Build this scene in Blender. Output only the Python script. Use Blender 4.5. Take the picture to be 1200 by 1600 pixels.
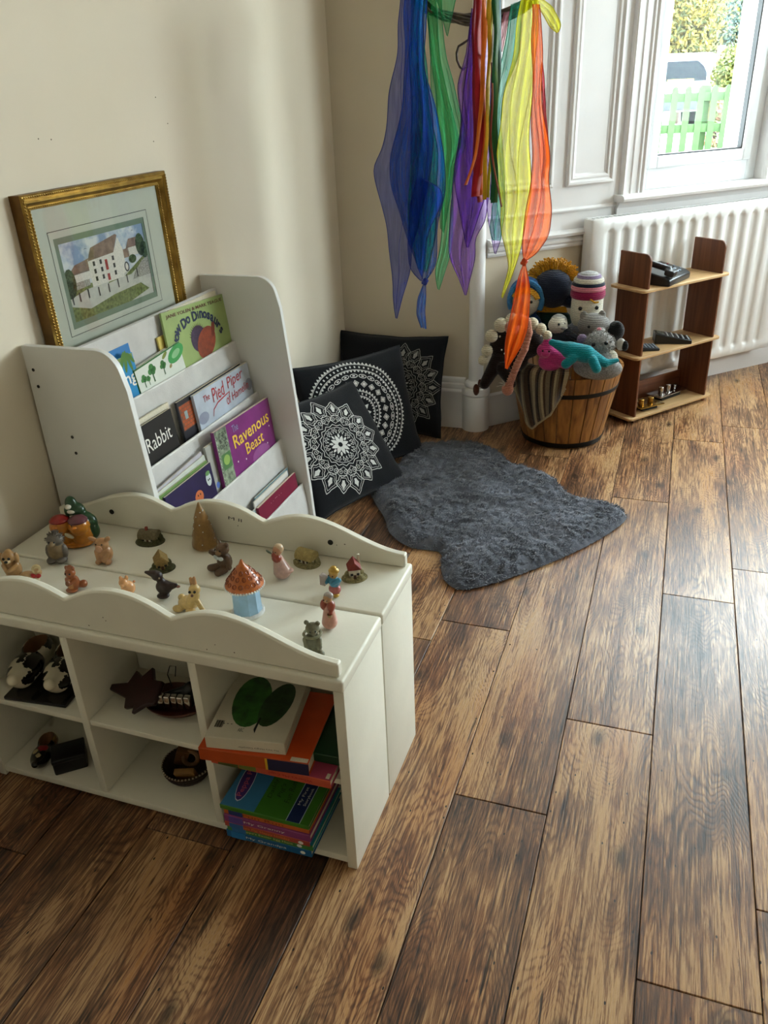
import bpy, bmesh, math, random
import numpy as np
from mathutils import Vector, Matrix, Euler, noise as mnoise

for o in list(bpy.data.objects):
    bpy.data.objects.remove(o, do_unlink=True)
SC = bpy.context.scene
COL = SC.collection
R = math.radians
PI = math.pi

# ------------------------------------------------------------------ camera
FPX = 1260.03
PITCH, ROLL, YAW = R(27.575), R(2.4946), R(20.083)
CAM = Vector((0, 0, 1.45))
_fw = Vector((-math.sin(YAW) * math.cos(PITCH), math.cos(YAW) * math.cos(PITCH), -math.sin(PITCH)))
_r0 = Vector((math.cos(YAW), math.sin(YAW), 0))
_d0 = _fw.cross(_r0)
_rt = _r0 * math.cos(ROLL) + _d0 * math.sin(ROLL)
_dn = _d0 * math.cos(ROLL) - _r0 * math.sin(ROLL)
cd = bpy.data.cameras.new('camera')
cam = bpy.data.objects.new('camera', cd)
COL.objects.link(cam)
cam.matrix_world = Matrix(((_rt.x, -_dn.x, -_fw.x, CAM.x), (_rt.y, -_dn.y, -_fw.y, CAM.y), (_rt.z, -_dn.z, -_fw.z, CAM.z), (0, 0, 0, 1)))
cd.sensor_fit = 'AUTO'
cd.sensor_width = 36
cd.lens = 36 * FPX / 1600
cd.clip_start = .02
cd.clip_end = 200
SC.camera = cam

# ------------------------------------------------------------------ sky and exposure
SC.view_settings.view_transform = 'Standard'
SC.view_settings.look = 'None'
SC.view_settings.gamma = 1
SC.view_settings.use_curve_mapping = False
SC.view_settings.exposure = 0.0
W = bpy.data.worlds.new('overcast_sky')
SC.world = W
W.use_nodes = True
_bg = W.node_tree.nodes['Background']
_bg.inputs[0].default_value = (.84, .93, 1.0, 1)
_bg.inputs[1].default_value = 30.0

# window plane helpers: s runs along the canted bay wall, d is the distance into the room
WP = Vector((.229, 4.579, 0))
WU = Vector((1, 1, 0)).normalized()
WN = Vector((1, -1, 0)).normalized()
S_COL, S_BAY = -1.455, .46
BAY0 = WP + WU * S_BAY                       # where the canted wall meets the middle of the bay
BAYW = 1.75
BAY1 = BAY0 + Vector((BAYW, 0, 0))
XL, YB, XR, YR, ZC = -1.455, 3.545, 4.3, -2.6, 2.75
OPZ0, OPZ1 = 1.0, 2.42

def portal(name, c, ux, n, w, h):
    l = bpy.data.lights.new(name, 'AREA')
    l.shape = 'RECTANGLE'; l.size = w; l.size_y = h
    l.cycles.is_portal = True
    o = bpy.data.objects.new(name, l)
    COL.objects.link(o)
    z = -Vector(n).normalized(); x = Vector(ux).normalized(); y = z.cross(x)
    o.matrix_world = Matrix(((x.x, y.x, z.x, c.x), (x.y, y.y, z.y, c.y), (x.z, y.z, z.z, c.z), (0, 0, 0, 1)))
ZM = (OPZ0 + OPZ1) / 2
portal('sky_portal', WP + WU * -.13 - WN * .2 + Vector((0, 0, ZM)), WU, WN, .9, 1.42)
portal('sky_portal', BAY0 + Vector((BAYW / 2, .2, ZM)), (1, 0, 0), (0, -1, 0), 1.5, 1.42)
portal('sky_portal', BAY1 + Vector((.68 + .14, -.68 + .14, ZM)), (1, -1, 0), (-1, -1, 0), 1.3, 1.42)

# ------------------------------------------------------------------ pixel to place helpers (frame 1200 x 1600)
def ray(x, y):
    return _rt * ((x - 600) / FPX) + _dn * ((y - 800) / FPX) + _fw
def onz(x, y, z=0):
    d = ray(x, y); return CAM + d * ((z - CAM.z) / d.z)
def onx(x, y, X):
    d = ray(x, y); return CAM + d * (X / d.x)
def ony(x, y, Y):
    d = ray(x, y); return CAM + d * (Y / d.y)

# ------------------------------------------------------------------ materials
def lin(c):
    if isinstance(c, str):
        c = c.lstrip('#'); c = [int(c[i:i + 2], 16) / 255 for i in (0, 2, 4)]
        c = [x / 12.92 if x <= .04045 else ((x + .055) / 1.055) ** 2.4 for x in c]
    return tuple(c[:3]) + (1,)
MATS = {}
def new_mat(name):
    m = bpy.data.materials.new(name); m.use_nodes = True
    nt = m.node_tree
    return m, nt, nt.nodes['Principled BSDF']
def N(nt, t, **kw):
    n = nt.nodes.new(t)
    for k, v in kw.items():
        if k[0] == 'i' and k[1:].isdigit(): n.inputs[int(k[1:])].default_value = v
        elif k in n.inputs and not hasattr(n, k): n.inputs[k].default_value = v
        else: setattr(n, k, v)
    return n
def LK(nt, a, b): nt.links.new(a, b)
def mixrgb(nt, fac, a, b, mode='MIX'):
    n = nt.nodes.new('ShaderNodeMix'); n.data_type = 'RGBA'; n.blend_type = mode
    for i, v in ((0, fac), (6, a), (7, b)):
        if isinstance(v, (int, float)): n.inputs[i].default_value = v
        elif isinstance(v, (tuple, list)): n.inputs[i].default_value = v
        else: LK(nt, v, n.inputs[i])
    return n.outputs[2]
def mth(nt, op, a, b=None, c=None):
    n = nt.nodes.new('ShaderNodeMath'); n.operation = op
    for i, v in enumerate((a, b, c)):
        if v is None: continue
        if isinstance(v, (int, float)): n.inputs[i].default_value = v
        else: LK(nt, v, n.inputs[i])
    return n.outputs[0]
def ramp(nt, fac, stops):
    n = nt.nodes.new('ShaderNodeValToRGB')
    e = n.color_ramp.elements
    while len(e) < len(stops): e.new(.5)
    for k, (p, c) in enumerate(stops):
        e[k].position = p
        e[k].color = lin(c) if isinstance(c, str) else (c, c, c, 1) if isinstance(c, (int, float)) else c
    LK(nt, fac, n.inputs[0])
    return n.outputs[0]
def mat(name, col, rough=.55, metal=0, var=.1, scale=30, bump=0, bscale=150, spec=.4, coat=0, sheen=0, trans=0):
    key = name
    if key in MATS: return MATS[key]
    m, nt, b = new_mat(name)
    tc = N(nt, 'ShaderNodeTexCoord')
    ns = N(nt, 'ShaderNodeTexNoise'); ns.inputs['Scale'].default_value = scale; ns.inputs['Detail'].default_value = 4
    LK(nt, tc.outputs['Object'], ns.inputs['Vector'])
    c = lin(col)
    lo = tuple(x * (1 - var) for x in c[:3]) + (1,); hi = tuple(min(1, x * (1 + var)) for x in c[:3]) + (1,)
    LK(nt, ramp(nt, ns.outputs['Fac'], [(.3, lo), (.7, hi)]), b.inputs['Base Color'])
    b.inputs['Roughness'].default_value = rough; b.inputs['Metallic'].default_value = metal
    b.inputs['Specular IOR Level'].default_value = spec; b.inputs['Coat Weight'].default_value = coat
    if sheen: b.inputs['Sheen Weight'].default_value = sheen
    if bump:
        n2 = N(nt, 'ShaderNodeTexNoise'); n2.inputs['Scale'].default_value = bscale; n2.inputs['Detail'].default_value = 3
        LK(nt, tc.outputs['Object'], n2.inputs['Vector'])
        bp = N(nt, 'ShaderNodeBump'); bp.inputs['Strength'].default_value = bump; bp.inputs['Distance'].default_value = .003
        LK(nt, n2.outputs['Fac'], bp.inputs['Height']); LK(nt, bp.outputs[0], b.inputs['Normal'])
    MATS[key] = m
    return m
def knit(name, col, scale=260, var=.25, stripes=None):
    """woolly knitted cloth: rows of small stitches as colour and relief"""
    if name in MATS: return MATS[name]
    m, nt, b = new_mat(name)
    tc = N(nt, 'ShaderNodeTexCoord')
    wv = N(nt, 'ShaderNodeTexWave'); wv.wave_type = 'BANDS'; wv.bands_direction = 'Z'
    wv.inputs['Scale'].default_value = scale / 6; wv.inputs['Distortion'].default_value = 3; wv.inputs['Detail'].default_value = 2; wv.inputs['Detail Scale'].default_value = 4
    LK(nt, tc.outputs['Object'], wv.inputs['Vector'])
    ns = N(nt, 'ShaderNodeTexNoise'); ns.inputs['Scale'].default_value = scale; ns.inputs['Detail'].default_value = 3
    LK(nt, tc.outputs['Object'], ns.inputs['Vector'])
    f = mth(nt, 'ADD', mth(nt, 'MULTIPLY', wv.outputs['Fac'], .45), mth(nt, 'MULTIPLY', ns.outputs['Fac'], .55))
    c = lin(col)
    lo = tuple(x * (1 - var) for x in c[:3]) + (1,); hi = tuple(min(1, x * (1 + var)) for x in c[:3]) + (1,)
    LK(nt, ramp(nt, f, [(.25, lo), (.75, hi)]), b.inputs['Base Color'])
    b.inputs['Roughness'].default_value = .95; b.inputs['Specular IOR Level'].default_value = .1; b.inputs['Sheen Weight'].default_value = .25
    bp = N(nt, 'ShaderNodeBump'); bp.inputs['Strength'].default_value = .7; bp.inputs['Distance'].default_value = .004
    LK(nt, f, bp.inputs['Height']); LK(nt, bp.outputs[0], b.inputs['Normal'])
    MATS[name] = m
    return m
def wood(name, dark, light, scale=1., rough=.5, axis=2, gl=1.):
    """streaky wood grain along the given local axis"""
    if name in MATS: return MATS[name]
    m, nt, b = new_mat(name)
    tc = N(nt, 'ShaderNodeTexCoord'); mp = N(nt, 'ShaderNodeMapping')
    oi = N(nt, 'ShaderNodeObjectInfo')
    va = N(nt, 'ShaderNodeVectorMath'); va.operation = 'ADD'
    cv = N(nt, 'ShaderNodeCombineXYZ')
    r50 = mth(nt, 'MULTIPLY', oi.outputs['Random'], 37)
    for i in range(3): LK(nt, r50, cv.inputs[i])
    LK(nt, tc.outputs['Object'], va.inputs[0]); LK(nt, cv.outputs[0], va.inputs[1])
    LK(nt, va.outputs[0], mp.inputs['Vector'])
    s = [70 * scale] * 3; s[axis] = 3.5 * scale
    mp.inputs['Scale'].default_value = s
    n1 = N(nt, 'ShaderNodeTexNoise'); n1.inputs['Scale'].default_value = 1; n1.inputs['Detail'].default_value = 6; n1.inputs['Distortion'].default_value = .6
    LK(nt, mp.outputs[0], n1.inputs['Vector'])
    LK(nt, ramp(nt, n1.outputs['Fac'], [(.3, dark), (.7, light)]), b.inputs['Base Color'])
    b.inputs['Roughness'].default_value = rough; b.inputs['Specular IOR Level'].default_value = .35
    bp = N(nt, 'ShaderNodeBump'); bp.inputs['Strength'].default_value = .15; bp.inputs['Distance'].default_value = .002
    LK(nt, n1.outputs['Fac'], bp.inputs['Height']); LK(nt, bp.outputs[0], b.inputs['Normal'])
    MATS[name] = m
    return m

# ------------------------------------------------------------------ mesh building
class MB:
    def __init__(s): s.v = []; s.f = []; s.m = []; s.T = Matrix.Identity(4); s.k = 0
    def add(s, vs, fs, k=None):
        b = len(s.v); T = s.T
        s.v += [T @ Vector(p) for p in vs]
        s.f += [tuple(b + i for i in f) for f in fs]
        s.m += [s.k if k is None else k] * len(fs)
        return s
    def box(s, lo, hi, k=None):
        x0, y0, z0 = lo; x1, y1, z1 = hi
        return s.add([(x0, y0, z0), (x1, y0, z0), (x1, y1, z0), (x0, y1, z0), (x0, y0, z1), (x1, y0, z1), (x1, y1, z1), (x0, y1, z1)],
                     [(3, 2, 1, 0), (4, 5, 6, 7), (0, 1, 5, 4), (1, 2, 6, 5), (2, 3, 7, 6), (3, 0, 4, 7)], k)
    def rbox(s, lo, hi, r=.003, seg=2, k=None):
        bm = bmesh.new(); bmesh.ops.create_cube(bm, size=1)
        lo = Vector(lo); hi = Vector(hi); c = (lo + hi) / 2; d = hi - lo
        for v in bm.verts: v.co = Vector((v.co.x * d.x, v.co.y * d.y, v.co.z * d.z)) + c
        r = min(r, min(d) * .49)
        bmesh.ops.bevel(bm, geom=list(bm.edges), offset=r, segments=seg, profile=.5, affect='EDGES')
        bm.verts.index_update()
        s.add([v.co.copy() for v in bm.verts], [tuple(v.index for v in f.verts) for f in bm.faces], k)
        bm.free(); return s
    def prism(s, poly, t0, t1, axes='xz', k=None, hole=None):
        """poly is a list of (a, b); extruded along the remaining axis from t0 to t1"""
        n = len(poly)
        def P(a, b, t):
            d = {axes[0]: a, axes[1]: b}; o = [q for q in 'xyz' if q not in d][0]; d[o] = t
            return (d['x'], d['y'], d['z'])
        vs = [P(a, b, t0) for a, b in poly] + [P(a, b, t1) for a, b in poly]
        fs = [tuple(range(n)), tuple(range(2 * n - 1, n - 1, -1))] + [(i, i + n, (i + 1) % n + n, (i + 1) % n) for i in range(n)]
        return s.add(vs, fs, k)
    def lathe(s, prof, n=24, c=(0, 0, 0), k=None, caps=True, sx=1, sy=1):
        vs = []; fs = []
        for r, z in prof:
            for i in range(n):
                a = 2 * PI * i / n
                vs.append((c[0] + r * sx * math.cos(a), c[1] + r * sy * math.sin(a), c[2] + z))
        for j in range(len(prof) - 1):
            for i in range(n):
                i2 = (i + 1) % n
                fs.append((j * n + i, j * n + i2, (j + 1) * n + i2, (j + 1) * n + i))
        if caps:
            fs.append(tuple(range(n - 1, -1, -1))); fs.append(tuple((len(prof) - 1) * n + i for i in range(n)))
        return s.add(vs, fs, k)
    def tube(s, pts, r, n=8, k=None, closed=False, flat=None):
        pts = [Vector(p) for p in pts]; m = len(pts)
        rs = r if isinstance(r, (list, tuple)) else [r] * m
        vs = []; fs = []; up = None
        for i, p in enumerate(pts):
            if closed: t = pts[(i + 1) % m] - pts[i - 1]
            else: t = pts[min(i + 1, m - 1)] - pts[max(i - 1, 0)]
            t.normalize()
            if up is None:
                up = Vector((0, 0, 1)) if abs(t.z) < .9 else Vector((1, 0, 0))
            sd = t.cross(up)
            if sd.length < 1e-6: sd = t.orthogonal()
            sd.normalize(); up = sd.cross(t).normalized()
            for j in range(n):
                a = 2 * PI * j / n
                vs.append(p + (sd * math.cos(a) + up * math.sin(a) * (flat or 1)) * rs[i])
        for i in range(m if closed else m - 1):
            i2 = (i + 1) % m
            for j in range(n):
                j2 = (j + 1) % n
                fs.append((i * n + j, i * n + j2, i2 * n + j2, i2 * n + j))
        if not closed:
            fs.append(tuple(range(n - 1, -1, -1))); fs.append(tuple((m - 1) * n + j for j in range(n)))
        return s.add(vs, fs, k)
    def ell(s, c, r, nu=16, nv=10, k=None, rot=None):
        if isinstance(r, (int, float)): r = (r, r, r)
        q = Euler(rot).to_matrix() if rot else None
        vs = []; fs = []
        for j in range(nv + 1):
            th = PI * j / nv
            for i in range(nu):
                a = 2 * PI * i / nu
                p = Vector((r[0] * math.sin(th) * math.cos(a), r[1] * math.sin(th) * math.sin(a), r[2] * math.cos(th)))
                if q: p = q @ p
                vs.append(p + Vector(c))
        for j in range(nv):
            for i in range(nu):
                i2 = (i + 1) % nu
                fs.append((j * nu + i, (j + 1) * nu + i, (j + 1) * nu + i2, j * nu + i2))
        return s.add(vs, fs, k)
    def grid(s, fn, nu, nv, k=None, wrap=False):
        vs = [fn(i / nu, j / nv) for j in range(nv + 1) for i in range(nu + 1)]
        fs = [(j * (nu + 1) + i, j * (nu + 1) + i + 1, (j + 1) * (nu + 1) + i + 1, (j + 1) * (nu + 1) + i) for j in range(nv) for i in range(nu)]
        return s.add(vs, fs, k)
    def mesh(s, name, mats, ang=35):
        me = bpy.data.meshes.new(name)
        me.from_pydata(s.v, [], s.f); me.update()
        if not isinstance(mats, (list, tuple)): mats = [mats]
        for m in mats: me.materials.append(m)
        if len(mats) > 1: me.polygons.foreach_set('material_index', [min(i, len(mats) - 1) for i in s.m])
        me.polygons.foreach_set('use_smooth', [True] * len(me.polygons))
        if ang: me.set_sharp_from_angle(angle=R(ang))
        me.update(); return me
    def build(s, name, mats, parent=None, ang=35, loc=None, rot=None):
        return put(name, s.mesh(name, mats, ang), parent, loc, rot)
def put(name, me, parent=None, loc=None, rot=None):
    o = bpy.data.objects.new(name, me); COL.objects.link(o)
    if parent is not None: o.parent = parent
    if loc is not None: o.location = loc
    if rot is not None: o.rotation_euler = rot
    return o
def tag(o, label=None, cat=None, group=None, kind=None):
    if label: o['label'] = label
    if cat: o['category'] = cat
    if group: o['group'] = group
    if kind: o['kind'] = kind
    return o
def thing(name, label, cat, loc=(0, 0, 0), rot=(0, 0, 0), group=None):
    o = bpy.data.objects.new(name, None); COL.objects.link(o)
    o.empty_display_size = .05
    o.location = loc; o.rotation_euler = rot
    return tag(o, label, cat, group)
def struct(o): o['kind'] = 'structure'; return o
def frame_obj(o, origin, x, y):
    """turn an object so its local x and y follow the given world directions"""
    x = Vector(x).normalized(); y = Vector(y); z = x.cross(y).normalized(); y = z.cross(x)
    o.matrix_basis = Matrix(((x.x, y.x, z.x, origin[0]), (x.y, y.y, z.y, origin[1]), (x.z, y.z, z.z, origin[2]), (0, 0, 0, 1)))
    return o

# ------------------------------------------------------------------ smooth blended solids (signed distance, surface nets)
def _rot(e): return np.array(Euler(e).to_matrix())
def sdist(p, q):
    t = q[0]
    if t == 'e':                                   # ('e', centre, radii, mat, rot)
        d = p - np.array(q[1]); r = np.array(q[2], float)
        if len(q) > 4 and q[4]: d = d @ _rot(q[4])
        k0 = np.linalg.norm(d / r, axis=-1); k1 = np.linalg.norm(d / (r * r), axis=-1) + 1e-9
        return k0 * (k0 - 1) / k1
    if t == 'c':                                   # ('c', a, b, ra, rb, mat)
        a = np.array(q[1]); b = np.array(q[2]); ba = b - a
        h = np.clip(((p - a) @ ba) / max(ba @ ba, 1e-12), 0, 1)
        return np.linalg.norm(p - a - h[..., None] * ba, axis=-1) - (q[3] + (q[4] - q[3]) * h)
    if t == 'b':                                   # ('b', centre, half, round, mat, rot)
        d = p - np.array(q[1])
        if len(q) > 5 and q[5]: d = d @ _rot(q[5])
        w = np.abs(d) - (np.array(q[2]) - q[3])
        return np.linalg.norm(np.maximum(w, 0), axis=-1) + np.minimum(w.max(-1), 0) - q[3]
def _mi(q): return q[3] if q[0] == 'e' else q[5] if q[0] == 'c' else q[4]
def blob(prims, res=44, k=.15, cut=None, matfn=None, wob=0, wobs=60):
    """k: blend radius as a share of the mean size; returns an MB"""
    pts = []
    for q in prims:
        if q[0] == 'e': e = max(q[2]); pts += [np.array(q[1]) - e, np.array(q[1]) + e]
        elif q[0] == 'c': pts += [np.array(q[1]) - q[3], np.array(q[1]) + q[3], np.array(q[2]) - q[4], np.array(q[2]) + q[4]]
        else: e = np.linalg.norm(q[2]); pts += [np.array(q[1]) - e, np.array(q[1]) + e]
    lo = np.min(pts, 0); hi = np.max(pts, 0); size = (hi - lo).max(); h = size / res
    kb = k * size * .2 + 1e-6
    lo = lo - 2.5 * h
    dims = np.ceil((hi - lo) / h).astype(int) + 4
    ax = [lo[i] + np.arange(dims[i]) * h for i in range(3)]
    G = np.stack(np.meshgrid(*ax, indexing='ij'), -1)
    D = None
    for q in prims:
        d = sdist(G, q)
        if D is None: D = d
        else:
            m = np.clip(.5 + .5 * (D - d) / kb, 0, 1); D = D * (1 - m) + d * m - kb * m * (1 - m)
    for q in (cut or []): D = np.maximum(D, -sdist(G, q))
    if wob:
        D = D + wob * (np.sin(G[..., 0] * wobs + 1) * np.sin(G[..., 1] * wobs * 1.13 + 2) * np.sin(G[..., 2] * wobs * .91))
    S = D < 0
    nx, ny, nz = dims
    c8 = sum(S[i:nx - 1 + i, j:ny - 1 + j, l:nz - 1 + l].astype(int) for i in (0, 1) for j in (0, 1) for l in (0, 1))
    act = (c8 > 0) & (c8 < 8)
    idx = -np.ones(act.shape, int); ii = np.argwhere(act); idx[act] = np.arange(len(ii))
    acc = np.zeros((len(ii), 3)); cnt = np.zeros(len(ii))
    cs = [(i, j, l) for i in (0, 1) for j in (0, 1) for l in (0, 1)]
    for a in range(8):
        for b in range(a + 1, 8):
            if sum(abs(cs[a][t] - cs[b][t]) for t in range(3)) != 1: continue
            pa = ii + cs[a]; pb = ii + cs[b]
            va = D[pa[:, 0], pa[:, 1], pa[:, 2]]; vb = D[pb[:, 0], pb[:, 1], pb[:, 2]]
            cr = (va < 0) != (vb < 0)
            t = np.where(cr, va / np.where(cr, va - vb, 1), 0)[:, None]
            acc += np.where(cr[:, None], pa + (pb - pa) * t, 0); cnt += cr
    V = lo + acc / cnt[:, None] * h
    F = []
    for a in range(3):
        b, c = (a + 1) % 3, (a + 2) % 3
        sl0 = [slice(None)] * 3; sl1 = [slice(None)] * 3
        sl0[a] = slice(0, -1); sl1[a] = slice(1, None)
        s0 = S[tuple(sl0)]; s1 = S[tuple(sl1)]
        e = np.argwhere(s0 != s1)
        e = e[(e[:, b] > 0) & (e[:, c] > 0) & (e[:, b] < dims[b] - 1) & (e[:, c] < dims[c] - 1)]
        fl = s0[e[:, 0], e[:, 1], e[:, 2]]
        ub = np.zeros(3, int); ub[b] = 1; uc = np.zeros(3, int); uc[c] = 1
        g = lambda o: idx[o[:, 0], o[:, 1], o[:, 2]]
        q4 = np.stack([g(e - ub - uc), g(e - uc), g(e), g(e - ub)], 1)
        q4 = np.where(fl[:, None], q4, q4[:, ::-1])
        F.append(q4)
    F = np.concatenate(F); F = F[(F >= 0).all(1)]
    cen = V[F].mean(1)
    if matfn: mi = matfn(cen)
    else: mi = np.array([_mi(q) for q in prims])[np.argmin(np.stack([sdist(cen, q) for q in prims]), 0)]
    mb = MB(); mb.v = [Vector(p) for p in V.tolist()]; mb.f = [tuple(f) for f in F.tolist()]; mb.m = [int(x) for x in mi]
    return mb

# ------------------------------------------------------------------ lettering as thin printed shapes
_FC = bpy.data.curves.new('lettering_source', 'FONT')
_FO = bpy.data.objects.new('lettering_source', _FC); COL.objects.link(_FO)
def txt_mesh(s, width=None, height=None, shear=0, off=0., align='CENTER', space=1.):
    _FC.body = s; _FC.size = 1; _FC.shear = shear; _FC.offset = off; _FC.align_x = align; _FC.space_character = space; _FC.resolution_u = 2
    bpy.context.view_layer.update()
    dg = bpy.context.evaluated_depsgraph_get()
    me = bpy.data.meshes.new_from_object(_FO.evaluated_get(dg), depsgraph=dg)
    co = np.zeros(len(me.vertices) * 3); me.vertices.foreach_get('co', co); co = co.reshape(-1, 3)
    if len(co):
        lo = co.min(0); hi = co.max(0); c = (lo + hi) / 2; d = hi - lo
        sc = 1
        sx = sy = None
        if width: sx = width / max(d[0], 1e-6)
        if height: sy = height / max(d[1], 1e-6)
        sx = sx or sy; sy = sy or sx
        co = (co - c) * [sx, sy, 1]
        me.vertices.foreach_set('co', co.ravel()); me.update()
    return me
def letter(s, m, parent, origin, x, y, width=None, height=None, name='lettering', **kw):
    me = txt_mesh(s, width, height, **kw); me.materials.clear(); me.materials.append(m)
    o = put(name, me, parent)
    return frame_obj(o, origin, x, y)
# ------------------------------------------------------------------ shell materials
def wall_paint(name, col, col2):
    m, nt, b = new_mat(name)
    tc = N(nt, 'ShaderNodeTexCoord')
    n1 = N(nt, 'ShaderNodeTexNoise'); n1.inputs['Scale'].default_value = 1.3; n1.inputs['Detail'].default_value = 5
    LK(nt, tc.outputs['Object'], n1.inputs['Vector'])
    LK(nt, ramp(nt, n1.outputs['Fac'], [(.3, col), (.7, col2)]), b.inputs['Base Color'])
    b.inputs['Roughness'].default_value = .75; b.inputs['Specular IOR Level'].default_value = .25
    n2 = N(nt, 'ShaderNodeTexNoise'); n2.inputs['Scale'].default_value = 5; n2.inputs['Detail'].default_value = 6
    LK(nt, tc.outputs['Object'], n2.inputs['Vector'])
    bp = N(nt, 'ShaderNodeBump'); bp.inputs['Strength'].default_value = .25; bp.inputs['Distance'].default_value = .012
    LK(nt, n2.outputs['Fac'], bp.inputs['Height']); LK(nt, bp.outputs[0], b.inputs['Normal'])
    return m
M_wall = wall_paint('cream_wall_paint', '#d8cbb5', '#dfd3be')
M_wall2 = wall_paint('beige_wall_paint', '#cbbda6', '#d2c5af')
M_white = mat('white_gloss_paint', '#e6e2e0', rough=.32, var=.02, scale=6, bump=.05, bscale=60)
M_ceil = mat('white_ceiling_paint', '#eeece8', rough=.8, var=.02)
M_upvc = mat('white_window_plastic', '#eef1f2', rough=.22, var=.01)
M_gasket = mat('black_rubber_gasket', '#0c0c0c', rough=.6)
M_rad = mat('white_radiator_enamel', '#edebe8', rough=.28, var=.01)
def floor_wood():
    m, nt, b = new_mat('distressed_oak_plank')
    tc = N(nt, 'ShaderNodeTexCoord'); oi = N(nt, 'ShaderNodeObjectInfo')
    cv = N(nt, 'ShaderNodeCombineXYZ')
    LK(nt, mth(nt, 'MULTIPLY', oi.outputs['Random'], 53), cv.inputs[0]); LK(nt, mth(nt, 'MULTIPLY', oi.outputs['Random'], 91), cv.inputs[1]); LK(nt, mth(nt, 'MULTIPLY', oi.outputs['Random'], 17), cv.inputs[2])
    va = N(nt, 'ShaderNodeVectorMath'); va.operation = 'ADD'
    LK(nt, tc.outputs['Object'], va.inputs[0]); LK(nt, cv.outputs[0], va.inputs[1])
    def nz(sx, sy, det=4, dist=0., rough=.5):
        mp = N(nt, 'ShaderNodeMapping'); mp.inputs['Scale'].default_value = (sx, sy, 3)
        LK(nt, va.outputs[0], mp.inputs['Vector'])
        n = N(nt, 'ShaderNodeTexNoise'); n.inputs['Scale'].default_value = 1; n.inputs['Detail'].default_value = det; n.inputs['Distortion'].default_value = dist; n.inputs['Roughness'].default_value = rough
        LK(nt, mp.outputs[0], n.inputs['Vector']); return n.outputs['Fac']
    # knots: rare points that bend the growth rings round them
    mpk = N(nt, 'ShaderNodeMapping'); mpk.inputs['Scale'].default_value = (4.2, 1.9, 1); LK(nt, va.outputs[0], mpk.inputs['Vector'])
    vk = N(nt, 'ShaderNodeTexVoronoi'); vk.voronoi_dimensions = '2D'; vk.inputs['Scale'].default_value = 1.0; vk.inputs['Randomness'].default_value = 1; LK(nt, mpk.outputs[0], vk.inputs['Vector'])
    kd = vk.outputs['Distance']
    kbump = ramp(nt, kd, [(0, 1.), (.42, 0.)])
    low = nz(7, .9, 2, .3)
    fieldv = mth(nt, 'ADD', mth(nt, 'ADD', low, mth(nt, 'MULTIPLY', kbump, .30)), mth(nt, 'MULTIPLY', nz(50, 9, 4), .05))
    rings = mth(nt, 'SINE', mth(nt, 'MULTIPLY', fieldv, 230))
    rings = mth(nt, 'SUBTRACT', 1, mth(nt, 'POWER', mth(nt, 'MULTIPLY_ADD', rings, .5, .5), 2.5))
    fine = nz(230, 9, 6, .5, .7)
    streak = nz(34, 1.0, 4, .4)
    blot = nz(5.5, 1.3, 4, .8, .6)
    f = mth(nt, 'ADD', mth(nt, 'MULTIPLY', mth(nt, 'MULTIPLY', rings, ramp(nt, nz(4, 1.6, 2), [(.4, .3), (.65, 1.)])), .22), mth(nt, 'ADD', mth(nt, 'MULTIPLY', ramp(nt, fine, [(.34, 0.), (.66, 1.)]), .62), mth(nt, 'MULTIPLY', streak, .42)))
    f = mth(nt, 'ADD', f, mth(nt, 'MULTIPLY', mth(nt, 'SUBTRACT', blot, .5), 1.3))
    f = mth(nt, 'ADD', f, mth(nt, 'MULTIPLY_ADD', oi.outputs['Random'], .20, .07))
    base = ramp(nt, f, [(.34, '#2a1c13'), (.60, '#60422d'), (.82, '#8c6341'), (1.0, '#bd966a')])
    red = mixrgb(nt, mth(nt, 'MULTIPLY', ramp(nt, nz(9, 2.2, 2), [(.45, 0.), (.75, 1.)]), .5), base, lin('#9a6742'), 'SOFT_LIGHT')
    knot = ramp(nt, mth(nt, 'ADD', kd, mth(nt, 'MULTIPLY', mth(nt, 'SUBTRACT', nz(60, 26, 3), .5), .09)), [(.012, 1.), (.085, 0.)])
    dark = mixrgb(nt, mth(nt, 'MULTIPLY', knot, .82), red, lin('#241a13'))
    # small pits and worm holes, short dark cracks
    mph = N(nt, 'ShaderNodeMapping'); mph.inputs['Scale'].default_value = (26, 13, 1); LK(nt, va.outputs[0], mph.inputs['Vector'])
    vh = N(nt, 'ShaderNodeTexVoronoi'); vh.voronoi_dimensions = '2D'; vh.inputs['Scale'].default_value = 1.0; LK(nt, mph.outputs[0], vh.inputs['Vector'])
    sep = N(nt, 'ShaderNodeSeparateColor'); LK(nt, vh.outputs['Color'], sep.inputs[0])
    pit = mth(nt, 'MULTIPLY', mth(nt, 'LESS_THAN', vh.outputs['Distance'], .045), mth(nt, 'GREATER_THAN', sep.outputs[0], .86))
    crack = ramp(nt, nz(75, 2.6, 3, .8), [(.68, 0.), (.72, 1.)])
    pc = mth(nt, 'MAXIMUM', pit, mth(nt, 'MULTIPLY', crack, .85))
    LK(nt, mixrgb(nt, pc, dark, lin('#1c130d')), b.inputs['Base Color'])
    LK(nt, mth(nt, 'MULTIPLY_ADD', f, -.12, .41), b.inputs['Roughness'])
    b.inputs['Specular IOR Level'].default_value = .5
    bp = N(nt, 'ShaderNodeBump'); bp.inputs['Strength'].default_value = .32; bp.inputs['Distance'].default_value = .0022
    LK(nt, mth(nt, 'SUBTRACT', f, mth(nt, 'MULTIPLY', pc, .8)), bp.inputs['Height']); LK(nt, bp.outputs[0], b.inputs['Normal'])
    return m
M_floor = floor_wood()
M_joint = mat('dark_floor_joint', '#2a1d14', rough=.8)

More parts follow.
